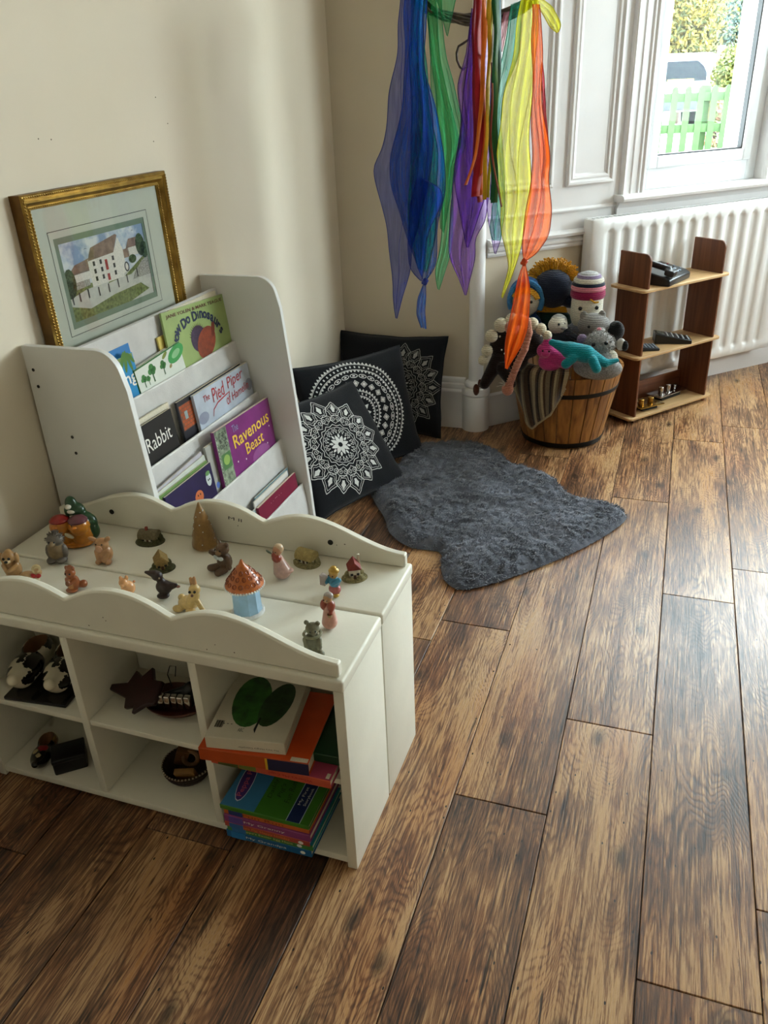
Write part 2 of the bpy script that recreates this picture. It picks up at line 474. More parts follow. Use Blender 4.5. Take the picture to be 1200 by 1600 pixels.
# ------------------------------------------------------------------ floor: every plank a piece
fl = struct(MB().box((XL - .15, YR - .1, -.06), (XR + .1, 5.25, -.005)).build('floor', M_joint))
PW, PL = .2125, 1.316
offs = {-5: .878, -4: .35, -3: 1.02, -2: .55, -1: .659, 0: 0., 1: .326, 2: .989, 3: 1.203}
g = .0011
pm = MB().rbox((-PW / 2 + g, -PL / 2 + g, -.006), (PW / 2 - g, PL / 2 - g, 0), .0012, 1).mesh('plank', M_floor)
rnd = random.Random(4)
for k in range(-6, 22):
    x0 = -.338 + k * PW - PW + PW      # left seam of this column
    o0 = offs.get(k, rnd.uniform(0, PL))
    j = math.floor((YR - o0) / PL)
    while o0 + j * PL < 5.1:
        p = put('plank', pm, fl, (x0 + PW / 2, o0 + j * PL + PL / 2, 0))
        if rnd.random() < .5: p.rotation_euler = (0, 0, PI)
        j += 1

# ------------------------------------------------------------------ walls
TW = Matrix(((WU.x, -WN.x, 0, WP.x), (WU.y, -WN.y, 0, WP.y), (0, 0, 1, 0), (0, 0, 0, 1)))   # (s, outward, z) of the canted bay wall
wl = struct(MB().box((XL - .15, YR - .15, 0), (XL, YB + .15, ZC)).build('wall_left', M_wall))
for (px, py) in ((243, 152), (240, 221), (60, 217), (80, 218), (262, 193)):
    q = onx(px, py, XL)
    MB().ell((0, 0, 0), (.0008, .0022, .0018), 8, 5).build('nail_mark', mat('old_nail_hole', '#6a5d4a', rough=.9), wl, loc=q)
cor = Vector((WP.x - WP.y + YB, YB, 0))
wb = struct(MB().box((XL, YB, 0), (cor.x, YB + .15, ZC)).build('wall_back', M_wall2))
def holed(mb, s0, s1, a, b, z0, z1, th, k=0, zs=0):
    mb.box((s0, 0, zs), (a, th, ZC), k); mb.box((b, 0, zs), (s1, th, ZC), k)
    mb.box((a, 0, zs), (b, th, z0), k); mb.box((a, 0, z1), (b, th, ZC), k)
TH = .27
OS0, OS1 = -.585, .178
mb = MB(); mb.T = TW
holed(mb, S_COL, S_BAY, OS0, OS1, OPZ0 - .02, OPZ1, TH, 0, .80)
mb.box((S_COL, 0, 0), (S_BAY, TH, .80), 1)
ww = struct(mb.build('wall_window', [M_white, M_wall2]))
mb = MB(); mb.T = Matrix.Translation(BAY0)
holed(mb, -.02, BAYW + .02, .13, BAYW - .13, OPZ0, OPZ1, TH)
struct(mb.build('wall_bay', M_white))
L3 = (BAY0.y - YB) * 2 ** .5
T3 = Matrix(((WU.x, WU.x, 0, BAY1.x), (-WU.y, WU.y, 0, BAY1.y), (0, 0, 1, 0), (0, 0, 0, 1)))
mb = MB(); mb.T = T3
holed(mb, -.02, L3, .3, L3 - .3, OPZ0, OPZ1, TH)
struct(mb.build('wall_bay_right', M_white))
xe = BAY1.x + L3 / 2 ** .5
struct(MB().box((xe, YB, 0), (XR, YB + .15, ZC)).build('wall_back_right', M_wall2))
struct(MB().box((XR, YR - .15, 0), (XR + .15, YB + .15, ZC)).build('wall_right', M_wall))
struct(MB().box((XL, YR - .15, 0), (XR, YR, ZC)).build('wall_rear', M_wall))
struct(MB().box((XL - .15, YR - .15, ZC), (XR + .15, 5.4, ZC + .1)).build('ceiling', M_ceil))

# ------------------------------------------------------------------ skirting, corner post, panelling
SKP = [(0, 0), (.020, 0), (.020, .172), (.023, .178), (.023, .186), (.018, .194), (.021, .206), (.019, .216), (.012, .222), (.014, .232), (.010, .243), (0, .248)]
def sweep(mb, prof, p0, p1, inward, k=None):
    """prof (out, z) carried along p0 to p1, standing off towards inward"""
    a = [Vector(p0) + Vector(inward) * o + Vector((0, 0, z)) for o, z in prof]
    b = [Vector(p1) + Vector(inward) * o + Vector((0, 0, z)) for o, z in prof]
    n = len(prof)
    return mb.add(a + b, [(i, i + 1, i + 1 + n, i + n) for i in range(n - 1)] + [tuple(range(n - 1, -1, -1)), tuple(range(n, 2 * n))], k)
struct(sweep(MB(), SKP, (XL, YB, 0), (cor.x - .055, YB, 0), (0, -1, 0)).build('baseboard_back', M_white))
struct(sweep(MB(), SKP, (XL, YR, 0), (XL, YB - .02, 0), (1, 0, 0)).build('baseboard_left', M_white))
mb = MB(); mb.T = TW
SK2 = [(0, 0), (.014, 0), (.014, .12), (.010, .135), (.011, .15), (0, .16)]
sweep(mb, SK2, (S_COL + .05, 0, 0), (S_BAY, 0, 0), (0, -1, 0))
struct(mb.build('baseboard_window', M_white))
post = MB()
post.lathe([(.064, 0), (.064, .165), (.061, .170), (.066, .176), (.066, .196), (.060, .206), (.050, .209), (.054, .214), (.054, .224), (.047, .234), (.036, .240), (.034, .25), (.034, ZC)], 32, (cor.x - .008, cor.y + .006, 0))
struct(post.build('trim_1', M_white))
def mould(mb, s0, s1, z0, z1, prof):
    """mitred picture-frame moulding; prof is (inset, stand-off) pairs"""
    vs = []
    for ins, off in prof:
        vs += [(s0 + ins, -off, z0 + ins), (s1 - ins, -off, z0 + ins), (s1 - ins, -off, z1 - ins), (s0 + ins, -off, z1 - ins)]
    fs = []
    for i in range(len(prof) - 1):
        for c in range(4):
            d = (c + 1) % 4
            fs.append((i * 4 + c, i * 4 + d, i * 4 + 4 + d, i * 4 + 4 + c))
    mb.add(vs, fs)
PP = [(0, 0), (0, .012), (.006, .017), (.014, .017), (.018, .010), (.024, .007), (.030, .011), (.036, .010), (.042, .003), (.048, .0015)]
for i, (a, b) in enumerate(((-1.415, -1.10), (-1.025, -.765))):
    mb = MB(); mb.T = TW
    mould(mb, a, b, 1.045, 2.36, PP)
    struct(mb.build('trim_%d' % (2 + i), M_white))
# bead, dado rail, architraves, window board
mb = MB(); mb.T = TW
sweep(mb, [(0, .936), (.008, .938), (.010, .945), (.006, .952), (0, .955)], (S_COL + .03, 0, 0), (-.73, 0, 0), (0, -1, 0))
struct(mb.build('trim_4', M_white))
mb = MB(); mb.T = TW
sweep(mb, [(0, .785), (.010, .787), (.014, .797), (.010, .806), (.022, .812), (.024, .822), (.012, .830), (.030, .838), (.034, .850), (.026, .858), (0, .862)], (S_COL + .03, 0, 0), (-.60, 0, 0), (0, -1, 0))
struct(mb.build('trim_5', M_white))
AR = [(0, 0), (.020, 0), (.026, .006), (.024, .016), (.014, .022), (.014, .050), (.020, .054), (.014, .060), (.014, .090), (.022, .096), (.018, .108), (.026, .116), (.026, .128), (.016, .134), (0, .136)]
def architrave(s_in, sgn):
    mb = MB(); mb.T = TW
    vs = []
    for z in (.985, 2.5):
        vs += [(s_in - sgn * (.136 - w), -o, z) for o, w in AR] if sgn > 0 else [(s_in + (.136 - w), -o, z) for o, w in AR]
    n = len(AR)
    mb.add(vs, [(i, i + 1, i + 1 + n, i + n) for i in range(n - 1)] + [tuple(range(n)), tuple(range(n, 2 * n))])
    return struct(mb.build('trim_%d' % (6 if sgn > 0 else 7), M_white))
architrave(OS0, 1); architrave(OS1, -1)
mb = MB(); mb.T = TW
sill = [(.10, .988), (-.055, .988), (-.066, .983), (-.070, .973), (-.066, .962), (-.055, .957), (.10, .957)]
mb.prism(sill, -.745, .32, 'yz')
mb.prism([(.0, .957), (-.03, .957), (-.024, .94), (-.016, .93), (-.016, .905), (0, .905)], -.735, .31, 'yz')
struct(mb.build('trim_8', M_white))

# ------------------------------------------------------------------ windows
def glass_mat():
    m, nt, b = new_mat('window_glass')
    nt.nodes.remove(b)
    t = N(nt, 'ShaderNodeBsdfTransparent'); t.inputs[0].default_value = (.93, .97, .96, 1)
    gl = N(nt, 'ShaderNodeBsdfGlossy'); gl.inputs['Roughness'].default_value = .02
    mx = N(nt, 'ShaderNodeMixShader'); mx.inputs[0].default_value = .004
    LK(nt, t.outputs[0], mx.inputs[1]); LK(nt, gl.outputs[0], mx.inputs[2])
    LK(nt, mx.outputs[0], nt.nodes['Material Output'].inputs['Surface'])
    return m
M_glass = glass_mat()
def window(name, T, s0, s1, z0, z1, e0=.045, fw=.062, sw=.052):
    w = MB(); w.T = T
    w.rbox((s0, e0, z0), (s0 + fw, e0 + .07, z1), .004); w.rbox((s1 - fw, e0, z0), (s1, e0 + .07, z1), .004)
    w.rbox((s0 + fw, e0, z0), (s1 - fw, e0 + .07, z0 + fw + .035), .004); w.rbox((s0 + fw, e0, z1 - fw), (s1 - fw, e0 + .07, z1), .004)
    root = struct(w.build(name, M_upvc))
    a, b, c, d = s0 + fw - .006, s1 - fw + .006, z0 + fw + .029, z1 - fw + .006
    w = MB(); w.T = T
    for lo, hi in (((a, c), (a + sw, d)), ((b - sw, c), (b, d)), ((a + sw, c), (b - sw, c + sw)), ((a + sw, d - sw), (b - sw, d))):
        w.rbox((lo[0], e0 - .012, lo[1]), (hi[0], e0 + .05, hi[1]), .006, 3)
    w.build('sash_frame', M_upvc, root)
    a += sw; b -= sw; c += sw; d -= sw
    w = MB(); w.T = T
    t = .006
    for lo, hi in (((a, c), (a + t, d)), ((b - t, c), (b, d)), ((a, c), (b, c + t)), ((a, d - t), (b, d))):
        w.box((lo[0], e0 + .004, lo[1]), (hi[0], e0 + .03, hi[1]))
    w.build('gasket', M_gasket, root)
    w = MB(); w.T = T
    w.box((a, e0 + .016, c), (b, e0 + .020, d))
    w.build('pane', M_glass, root)
    return root
window('window_1', TW, OS0, OS1, .988, OPZ1)
window('window_2', Matrix.Translation(BAY0), .13, BAYW - .13, OPZ0, OPZ1)
window('window_3', T3, .3, L3 - .3, OPZ0, OPZ1)

# ------------------------------------------------------------------ radiator
r = thing('radiator', 'white ribbed panel radiator on the wall under the window', 'radiator')
ra, rb, rz0, rz1 = -.925, .345, .125, .905
e_f = -.088
mb = MB(); mb.T = TW
pitch = .0815; n_fl = int((rb - ra - .06) / pitch)
m0 = (rb - ra - n_fl * pitch) / 2
zs = [rz0, rz0 + .006, rz0 + .035] + [rz0 + .048 + .006 * i for i in range(5)] + [rz0 + .2, rz0 + .4] + [rz1 - .075 + .006 * i for i in range(5)] + [rz1 - .04, rz1 - .006, rz1]
xs = [ra, ra + .006] + [ra + m0 + pitch * (i + f) for i in range(n_fl) for f in (.0, .22, .27, .32, .38, .5, .62, .68, .73, .78)] + [rb - .006, rb]
def relief(s, z):
    d = 0.
    if s <= ra + 1e-6 or s >= rb - 1e-6 or z <= rz0 + 1e-6 or z >= rz1 - 1e-6: return .006
    u = (s - ra - m0) / pitch
    if 0 <= u <= n_fl:
        du = abs(u - math.floor(u) - .5) * pitch
        zl, zh = rz0 + .066, rz1 - .070
        dz = 0 if zl <= z <= zh else (zl - z if z < zl else z - zh)
        dist = math.hypot(du, dz)
        d = .014 * min(1, max(0, (.0235 - dist) / .011))
    return d
vs = [(s, e_f + relief(s, z), z) for z in zs for s in xs]
nx = len(xs)
mb.add(vs, [(j * nx + i, j * nx + i + 1, (j + 1) * nx + i + 1, (j + 1) * nx + i) for j in range(len(zs) - 1) for i in range(nx - 1)])
mb.build('front_panel', M_rad, r, ang=60)
mb = MB(); mb.T = TW
mb.rbox((ra + .01, e_f + .05, rz0 + .01), (rb - .01, e_f + .06, rz1 - .01), .003)
mb.build('rear_panel', M_rad, r)
for s in (ra, rb - .012):
    mb = MB(); mb.T = TW
    mb.rbox((s, e_f + .004, rz0 + .008), (s + .012, e_f + .066, rz1 - .002), .004)
    mb.build('side_cover', M_rad, r)
mb = MB(); mb.T = TW
mb.box((ra + .01, e_f + .006, rz1 - .006), (rb - .01, e_f + .012, rz1 + .001)); mb.box((ra + .01, e_f + .056, rz1 - .006), (rb - .01, e_f + .064, rz1 + .001))
for i in range(50):
    s = ra + .012 + i * (rb - ra - .024) / 50
    mb.box((s, e_f + .012, rz1 - .006), (s + .008, e_f + .056, rz1 - .001))
mb.build('top_grille', M_rad, r)
for s in (ra + .2, rb - .2):
    mb = MB(); mb.T = TW
    mb.box((s, e_f + .06, rz0 + .1), (s + .03, 0, rz1 - .1))
    mb.build('wall_bracket', M_rad, r)
# ------------------------------------------------------------------ the two white storage benches, back to back
M_cream = mat('cream_painted_wood', '#e4dfce', rough=.38, var=.03, scale=9, bump=.08, bscale=90)
M_chip = mat('dark_paint_chip', '#5b4a38', rough=.8)
M_screw = mat('dark_screw_cap', '#33302c', rough=.45, metal=.6)
UX0, UX1, UYF, UYM, UYB, UZ = -1.432, -.478, 1.050, 1.268, 1.482, .505
def scallop(x0, x1, z0, n=60):
    c = (x0 + x1) / 2; h = (x1 - x0) / 2
    pts = []
    for i in range(n + 1):
        x = x0 + (x1 - x0) * i / n; u = abs(x - c) / h
        if u < .26: z = .610 - .040 * (u / .26) ** 2
        else:
            t = (u - .26) / .74
            z = .570 + .030 * math.sin(min(1, t / .30) * PI / 2) if t < .30 else .537 + .063 * .5 * (1 + math.cos((t - .30) / .70 * PI)) 
        pts.append((x, z))
    return [(x0, z0)] + pts + [(x1, z0)]
def bench(name, label, y0, y1, front):
    t = thing(name, label, 'storage bench', ((UX0 + UX1) / 2, (y0 + y1) / 2, 0))
    ox, oy = t.location.x, t.location.y
    def B(n, lo, hi, r=.002, m=M_cream):
        mb = MB(); mb.T = Matrix.Translation((-ox, -oy, 0)); mb.rbox(lo, hi, r); return mb.build(n, m, t)
    ya, yb = y0 + .006, y1 - .001
    if not front: ya, yb = y0 + .001, y1 - .006
    top = MB(); top.T = Matrix.Translation((-ox, -oy, 0))
    top.rbox((UX0, y0, UZ - .028), (UX1, y1, UZ), .006, 3)
    top.build('top_board', M_cream, t)
    B('side_panel', (UX0 + .012, ya, 0), (UX0 + .032, yb, UZ - .028)); B('side_panel', (UX1 - .024, ya, 0), (UX1 - .002, yb, UZ - .028))
    yw = y1 - .012 if front else y0 + .002
    B('back_panel', (UX0 + .032, yw, .02), (UX1 - .024, yw + .01, UZ - .028))
    B('base_board', (UX0 + .032, ya + .002, .012), (UX1 - .024, yb - .002, .030))
    if front:
        for x in (-1.119, -.813): B('divider', (x, ya + .003, .030), (x + .019, yb - .012, UZ - .028))
        for a, b in ((UX0 + .032, -1.119), (-1.100, -.813), (-.794, UX1 - .024)):
            B('shelf_board', (a, ya + .006, .232), (b, yb - .012, .247))
        ry0, ry1 = y0 + .008, y0 + .026
    else:
        ry0, ry1 = y1 - .026, y1 - .006
    mb = MB(); mb.T = Matrix.Translation((-ox, -oy, 0))
    mb.prism(scallop(UX0 + .012, UX1 - .010, UZ), ry0, ry1)
    rail = mb.build('scalloped_rail', M_cream, t)
    bv = rail.modifiers.new('bevel', 'BEVEL'); bv.width = .004; bv.segments = 2; bv.limit_method = 'ANGLE'
    if not front:
        for x in (-1.255, -.665):
            mb = MB(); mb.T = Matrix.Translation((x - ox, ry0 - .0005 - oy, .545)) @ Matrix.Rotation(PI / 2, 4, 'X')
            mb.lathe([(.0065, -.001), (.0065, .0012), (.004, .0014), (.003, .0004)], 14); mb.build('screw_cap', M_screw, rail)
    # knocks where the paint has chipped
    rnd = random.Random(7 if front else 8)
    chips = [(-.990, .545), (-.985, .538), (-1.03, .518), (-.74, .530), (-.70, .520), (-.76, .515)] if front else [(-.90, .555), (-.63, .545), (-.65, .54)]
    for x, z in chips:
        mb = MB(); mb.ell((x - ox, (ry0 if front else ry0) - oy - .0002, z), (rnd.uniform(.001, .0022), .0006, .0012), 8, 5); mb.build('paint_chip', M_chip, rail)
    return t
bf = bench('storage_bench', 'white cubby bench with scalloped rail, nearest the viewer, books and shoes in its shelves', UYF, UYM - .001, True)
bb = bench('storage_bench', 'rear white bench with scalloped rail backing onto the cubby bench', UYM + .003, UYB, False)
# dark stamp print on the rear rail
letter('M II', M_screw, bb, (-.905 + .955, UYB - .0268 - (UYM + .003 + UYB) / 2, .572), (1, 0, -.1), (0, 0, 1), width=.035, height=.008, name='maker_stamp')

# ------------------------------------------------------------------ figurines on the bench tops
GL = dict(rough=.28, var=.14, scale=120, coat=.3)
C_ = lambda n, c, **k: mat('glazed_' + n, c, **{**GL, **k})
M_eye = mat('black_glass_eye', '#0a0908', rough=.15)
Z0 = UZ
FIG = 'figurines on the bench tops'
def fig(name, label, cat, px, py, rz, prims, mats, res=40, k=.12, extra=None, wob=0, wobs=250, part='body', scale=1.):
    p = onz(px, py, Z0)
    t = thing(name, label, cat, (p.x, p.y, Z0), (0, 0, rz), FIG)
    t.scale = (scale,) * 3
    mb = blob(prims, res, k, wob=wob, wobs=wobs)
    zmin = min(v.z for v in mb.v); 
    for v in mb.v: v.z -= zmin
    mb.build(part, mats, t, ang=0)
    if extra: extra(t, -zmin)
    return t
def eyes(t, dz, pts, r=.0028, m=None):
    for p in pts:
        MB().ell((0, 0, 0), r, 10, 6).build('eye', m or M_eye, t, loc=(p[0], p[1], p[2] + dz))
E3 = lambda c, r, m, rot=None: ('e', c, (r, r, r) if isinstance(r, (int, float)) else r, m, rot)
# local frames: -Y looks at the viewer
# two cuddling yellow birds under a snowy tree
c0, c1, c2, c3, c4 = C_('amber', '#b5701c'), C_('red_hat', '#8a1a16'), C_('plum_hat', '#5f3238'), C_('fir_green', '#1f4023'), C_('snow', '#d8d2c2')
def hug_x(t, dz):
    for sx, m in ((-.024, c1), (.022, c2)):
        mb = MB(); mb.lathe([(.022, 0), (.023, .004), (.016, .011), (.006, .015), (0, .016)], 18, (sx, -.010, .066 + dz)); mb.build('hat', m, t)
        mb = MB(); mb.ell((sx, -.033, .060 + dz), (.006, .007, .0035)); mb.build('beak', C_('orange_beak', '#c9761a'), t)
    eyes(t, dz, [(-.031, -.029, .064), (-.018, -.030, .064), (.015, -.029, .064), (.029, -.028, .064)], .0022)
    mb = MB()
    for i in range(4): mb.ell((.004 - .006 * i + .012, .012 - .002 * i, .060 + i * .012 + dz), (.020 - i * .004, .018 - i * .003, .006))
    mb.build('snow_cap', c4, t)
    MB().ell((.002, -.028, .036 + dz), (.012, .005, .005), rot=(0, .5, 0)).build('wing', C_('pale_wing', '#cfc5a6'), t)
fig('bird_pair_figurine', 'pair of yellow birds in red and plum hats hugging under a snowy fir tree', 'figurine', 120, 850, .25,
    [E3((-.024, -.012, .054), .024, 0), E3((.022, -.010, .054), .024, 0), E3((-.018, -.004, .026), (.026, .022, .028), 0), E3((.020, -.002, .026), (.026, .022, .028), 0),
     E3((.016, .016, .050), (.040, .022, .030), 3), E3((.006, .018, .080), (.026, .018, .022), 3), E3((0, .018, .100), (.014, .012, .018), 3), E3((.040, .014, .03), (.018, .016, .024), 3), E3((0, 0, .004), (.045, .030, .006), 0)],
    [c0, c1, c2, c3], 56, .08, hug_x)
# grey hedgehog standing
h0, h1 = C_('dark_grey', '#5d554b', rough=.5), C_('grey_brown', '#7a6546', rough=.5)
def hog_x(t, dz):
    mb = MB(); rr = random.Random(3)
    for i in range(160):
        th = rr.uniform(0, 2 * PI); ph = rr.uniform(0, 1.9)
        d = Vector((math.sin(ph) * math.cos(th), math.sin(ph) * math.sin(th), math.cos(ph)))
        if d.y < -.45: continue
        b = Vector((0, .004, .052 + dz)) + d * .017
        mb.tube([b, b + d * .007], [.0014, .0003], 4)
    mb.build('spines', h0, t)
    eyes(t, dz, [(-.006, -.0155, .055), (.006, -.0155, .055)], .002)
fig('hedgehog_figurine', 'dark grey hedgehog figurine standing in front of the bird pair', 'figurine', 93, 876, .3,
    [E3((0, .002, .026), (.021, .019, .028), 1), E3((0, .004, .052), (.019, .018, .018), 0), E3((0, -.014, .050), (.006, .009, .006), 1), E3((-.012, -.010, .006), (.012, .014, .007), 0), E3((.012, -.010, .006), (.012, .014, .007), 0), E3((.018, 0, .024), (.008, .010, .018), 0), E3((-.018, 0, .024), (.008, .010, .018), 0)],
    [h0, h1], 40, .1, hog_x, wob=.0006, wobs=700)
# seated pig
p0 = C_('pig_tan', '#b08258')
def pig_x(t, dz):
    MB().lathe([(0, 0), (.0075, 0), (.008, .004), (.006, .006), (0, .006)], 14, caps=False).build('snout', C_('pig_snout', '#b98a6a'), t, loc=(0, -.017, .043 + dz), rot=(PI / 2, 0, 0))
    eyes(t, dz, [(-.007, -.0155, .052), (.007, -.0155, .052)], .002)
fig('pig_figurine', 'tan seated pig figurine with floppy ears', 'figurine', 166, 877, .2,
    [E3((0, 0, .022), (.020, .018, .022), 0), E3((0, -.003, .047), (.016, .015, .015), 0), E3((-.019, -.003, .060), (.011, .004, .005), 0, (0, .5, .3)), E3((.017, -.003, .061), (.008, .004, .006), 0, (0, -.6, 0)), ('c', (-.013, -.008, .03), (-.006, -.018, .012), .006, .006, 0), ('c', (.013, -.008, .03), (.006, -.018, .012), .006, .006, 0), E3((-.011, -.012, .005), (.008, .010, .006), 0), E3((.012, -.012, .005), (.008, .010, .006), 0)],
    [p0], 44, .1, pig_x)
# begging dog
d0, d1 = C_('dog_brown', '#9a7448'), C_('dog_cream', '#c7ad84')
def dog_x(t, dz):
    eyes(t, dz, [(-.006, -.016, .058), (.006, -.016, .058)], .0032)
    MB().ell((0, 0, 0), (.004, .003, .003)).build('nose', M_eye, t, loc=(0, -.020, .052 + dz))
fig('dog_figurine', 'brown begging dog figurine with drooping ears, leftmost on the bench', 'figurine', 24, 903, .35,
    [E3((0, .002, .022), (.019, .018, .023), 0), E3((0, -.002, .056), (.015, .014, .015), 0), E3((-.016, .0, .052), (.005, .007, .014), 0), E3((.016, .0, .052), (.005, .007, .014), 0), E3((0, -.014, .051), (.007, .007, .006), 1), ('c', (-.014, -.006, .036), (-.004, -.020, .030), .006, .005, 0), ('c', (.014, -.006, .036), (.004, -.020, .030), .006, .005, 0), E3((-.014, -.016, .006), (.009, .012, .007), 1), E3((.014, -.016, .006), (.009, .012, .007), 1), E3((0, 0, .068), (.008, .008, .006), 0)],
    [d0, d1], 46, .08, dog_x)
# lying toy with red bow
def lie_x(t, dz):
    mb = MB(); mb.ell((-.006, 0, 0), (.007, .004, .005), rot=(0, .5, 0)); mb.ell((.006, 0, 0), (.007, .004, .005), rot=(0, -.5, 0)); mb.ell((0, 0, 0), .003)
    mb.build('bow', C_('bow_red', '#a3161c'), t, loc=(.019, -.010, .016 + dz))
    mb = MB(); mb.lathe([(.010, 0), (.0105, .003), (.007, .004), (.006, .002)], 16); mb.build('hat', C_('straw_hat', '#c8b48a'), t, loc=(.018, .0, .028 + dz), rot=(.9, .2, 0))
fig('reclining_bear_figurine', 'small cream reclining figurine with a red bow beside the begging dog', 'figurine', 50, 905, .2,
    [E3((-.006, 0, .010), (.020, .012, .010), 0), E3((.018, 0, .020), (.010, .009, .010), 0), ('c', (-.016, -.008, .008), (-.024, -.010, .006), .006, .005, 1), ('c', (-.014, .006, .008), (-.024, .008, .006), .006, .005, 1), E3((.020, -.010, .006), (.006, .007, .005), 1)],
    [C_('bear_cream', '#b89468'), C_('paw_cream', '#d2bd98')], 40, .1, lie_x)
# red-brown squirrel
s0 = C_('squirrel_red', '#8a4a22'); s1 = C_('squirrel_light', '#b27848')
def sq_x(t, dz):
    eyes(t, dz, [(-.005, -.012, .046), (.005, -.012, .046)], .002)
    MB().ell((0, 0, 0), (.005, .005, .007)).build('acorn', C_('acorn', '#6e3c1c'), t, loc=(0, -.019, .026 + dz))
fig('squirrel_figurine', 'red brown squirrel figurine holding an acorn near the front rail', 'figurine', 117, 921, .15,
    [E3((0, 0, .018), (.015, .013, .019), 0), E3((0, -.002, .043), (.0115, .011, .011), 0), E3((-.008, 0, .054), (.004, .003, .006), 0), E3((.008, 0, .054), (.004, .003, .006), 0), E3((0, -.006, .018), (.009, .009, .014), 1), ('c', (-.010, -.004, .028), (-.003, -.016, .024), .0045, .004, 0), ('c', (.010, -.004, .028), (.003, -.016, .024), .0045, .004, 0), ('c', (.012, .008, .008), (.020, .006, .012), .007, .009, 0), E3((0, -.010, .004), (.014, .010, .005), 0), E3((0, 0, .056), (.007, .006, .005), 0)],
    [s0, s1], 44, .08, sq_x)
# peach pig seen from behind the rail
def pe_x(t, dz):
    MB().ell((0, 0, 0), (.003, .003, .003)).build('tail', C_('peach_tail', '#c98a5c'), t, loc=(.014, .014, .022 + dz))
fig('peach_pig_figurine', 'small peach piglet figurine half hidden by the front scalloped rail', 'figurine', 201, 929, .5,
    [E3((.002, 0, .016), (.015, .014, .017), 0), E3((-.004, -.006, .034), (.010, .010, .010), 0), E3((-.008, -.004, .044), (.004, .003, .006), 0), E3((.004, -.004, .044), (.004, .003, .006), 0), E3((-.006, -.016, .032), (.004, .004, .004), 0)],
    [C_('peach', '#d39a66')], 36, .1, pe_x)
# dark brown bird with a heavy beak
b0 = mat('dark_carved_wood', '#2c1b14', rough=.45, var=.2, scale=90)
def bi_x(t, dz):
    eyes(t, dz, [(-.008, -.010, .050), (.004, -.012, .051)], .002, mat('pale_bead', '#8d7a62'))
    MB().ell((0, 0, 0), (.006, .004, .003)).build('tail_tip', C_('tail_tip', '#7b4a36'), t, loc=(.034, .004, .024 + dz))
fig('carved_bird_figurine', 'dark brown carved bird figurine with a big drooping head', 'figurine', 257, 934, .1,
    [E3((.004, 0, .022), (.018, .014, .016), 0), E3((-.006, -.002, .050), (.012, .011, .011), 0), ('c', (-.010, -.004, .055), (-.026, -.010, .062), .009, .003, 0), ('c', (-.002, 0, .04), (.002, 0, .03), .008, .010, 0), ('c', (.016, .002, .024), (.030, .004, .026), .010, .005, 0), ('c', (.002, 0, .014), (.002, 0, .004), .008, .010, 0), E3((.002, -.006, .004), (.014, .012, .005), 0)],
    [b0], 44, .1, bi_x)
# cream rabbit resting on its elbows
q0 = C_('rabbit_cream', '#c9a86a'); q1 = C_('rabbit_brown', '#a97845')
def bun_x(t, dz):
    eyes(t, dz, [(.008, -.018, .058), (.018, -.016, .058)], .003)
    MB().ell((0, 0, 0), .008).build('tail', q0, t, loc=(-.026, .006, .026 + dz))
    MB().ell((0, 0, 0), (.003, .003, .003)).build('nose', C_('rabbit_nose', '#5a2e22'), t, loc=(.014, -.021, .052 + dz))
fig('rabbit_figurine', 'cream rabbit figurine propped on its elbows left of the blue house', 'figurine', 303, 954, .1,
    [E3((-.012, .004, .016), (.022, .016, .016), 0), ('c', (-.002, 0, .022), (.010, -.004, .042), .014, .011, 0), E3((.012, -.004, .056), (.012, .012, .012), 0), ('c', (.006, .0, .066), (.004, .002, .078), .004, .0035, 1), ('c', (.013, .0, .067), (.012, .002, .080), .004, .0035, 1), ('c', (.012, -.006, .036), (.030, -.014, .012), .006, .005, 0), ('c', (.030, -.014, .010), (.018, -.018, .006), .005, .005, 0), E3((-.030, -.010, .008), (.012, .008, .008), 0), E3((.0, -.012, .006), (.012, .008, .006), 0)],
    [q0, q1], 50, .07, bun_x)
# blue round house with an orange tiled roof
p = onz(388, 956, Z0)
t = thing('round_house_ornament', 'pale blue round house ornament with an orange cone roof', 'ornament', (p.x, p.y, Z0), (0, 0, .3), FIG)
hb = C_('pale_blue', '#8fb2cc', scale=40); hw = C_('house_white', '#dcdcd8')
mb = MB()
for i in range(10): pass
mb.lathe([(.031, .004), (.030, .020), (.029, .060), (.030, .072)], 10); mb.build('wall', hb, t, ang=20)
mb = MB(); mb.lathe([(.033, 0), (.035, .002), (.034, .006), (.031, .008)], 28); mb.build('base', hw, t)
mb = MB(); mb.lathe([(.036, .064), (.040, .068), (.039, .073), (.028, .088), (.014, .106), (.006, .116), (.002, .126)], 28); rf = mb.build('roof', C_('roof_orange', '#b5622c'), t)
mb = MB()
for j in range(3):
    rr0, zz = (.0375, .0335 + .0425), 0
    r0, z0 = [(.0335, .080), (.0245, .0922), (.0165, .1025)][j]
    n = [16, 12, 8][j]
    for i in range(n):
        a = 2 * PI * (i + .5 * (j % 2)) / n
        c = Vector((r0 * math.cos(a), r0 * math.sin(a), z0)); out = Vector((math.cos(a), math.sin(a), .75)).normalized()
        sd = Vector((-math.sin(a), math.cos(a), 0)); up = out.cross(sd)
        ring = [c + out * .0012 + sd * (.0045 - .0006 * j) * math.cos(2 * PI * q / 10) + up * .0045 * math.sin(2 * PI * q / 10) for q in range(10)]
        mb.tube(ring, .0007, 5, closed=True)
mb.build('roof_tile', C_('roof_dark', '#7c3416'), rf)
mb = MB()
for i in range(44):
    a = 2 * PI * i / 44; mb.ell((.0395 * math.cos(a), .0395 * math.sin(a), .0675), .0027, 6, 4)
mb.build('eaves_trim', hw, rf)
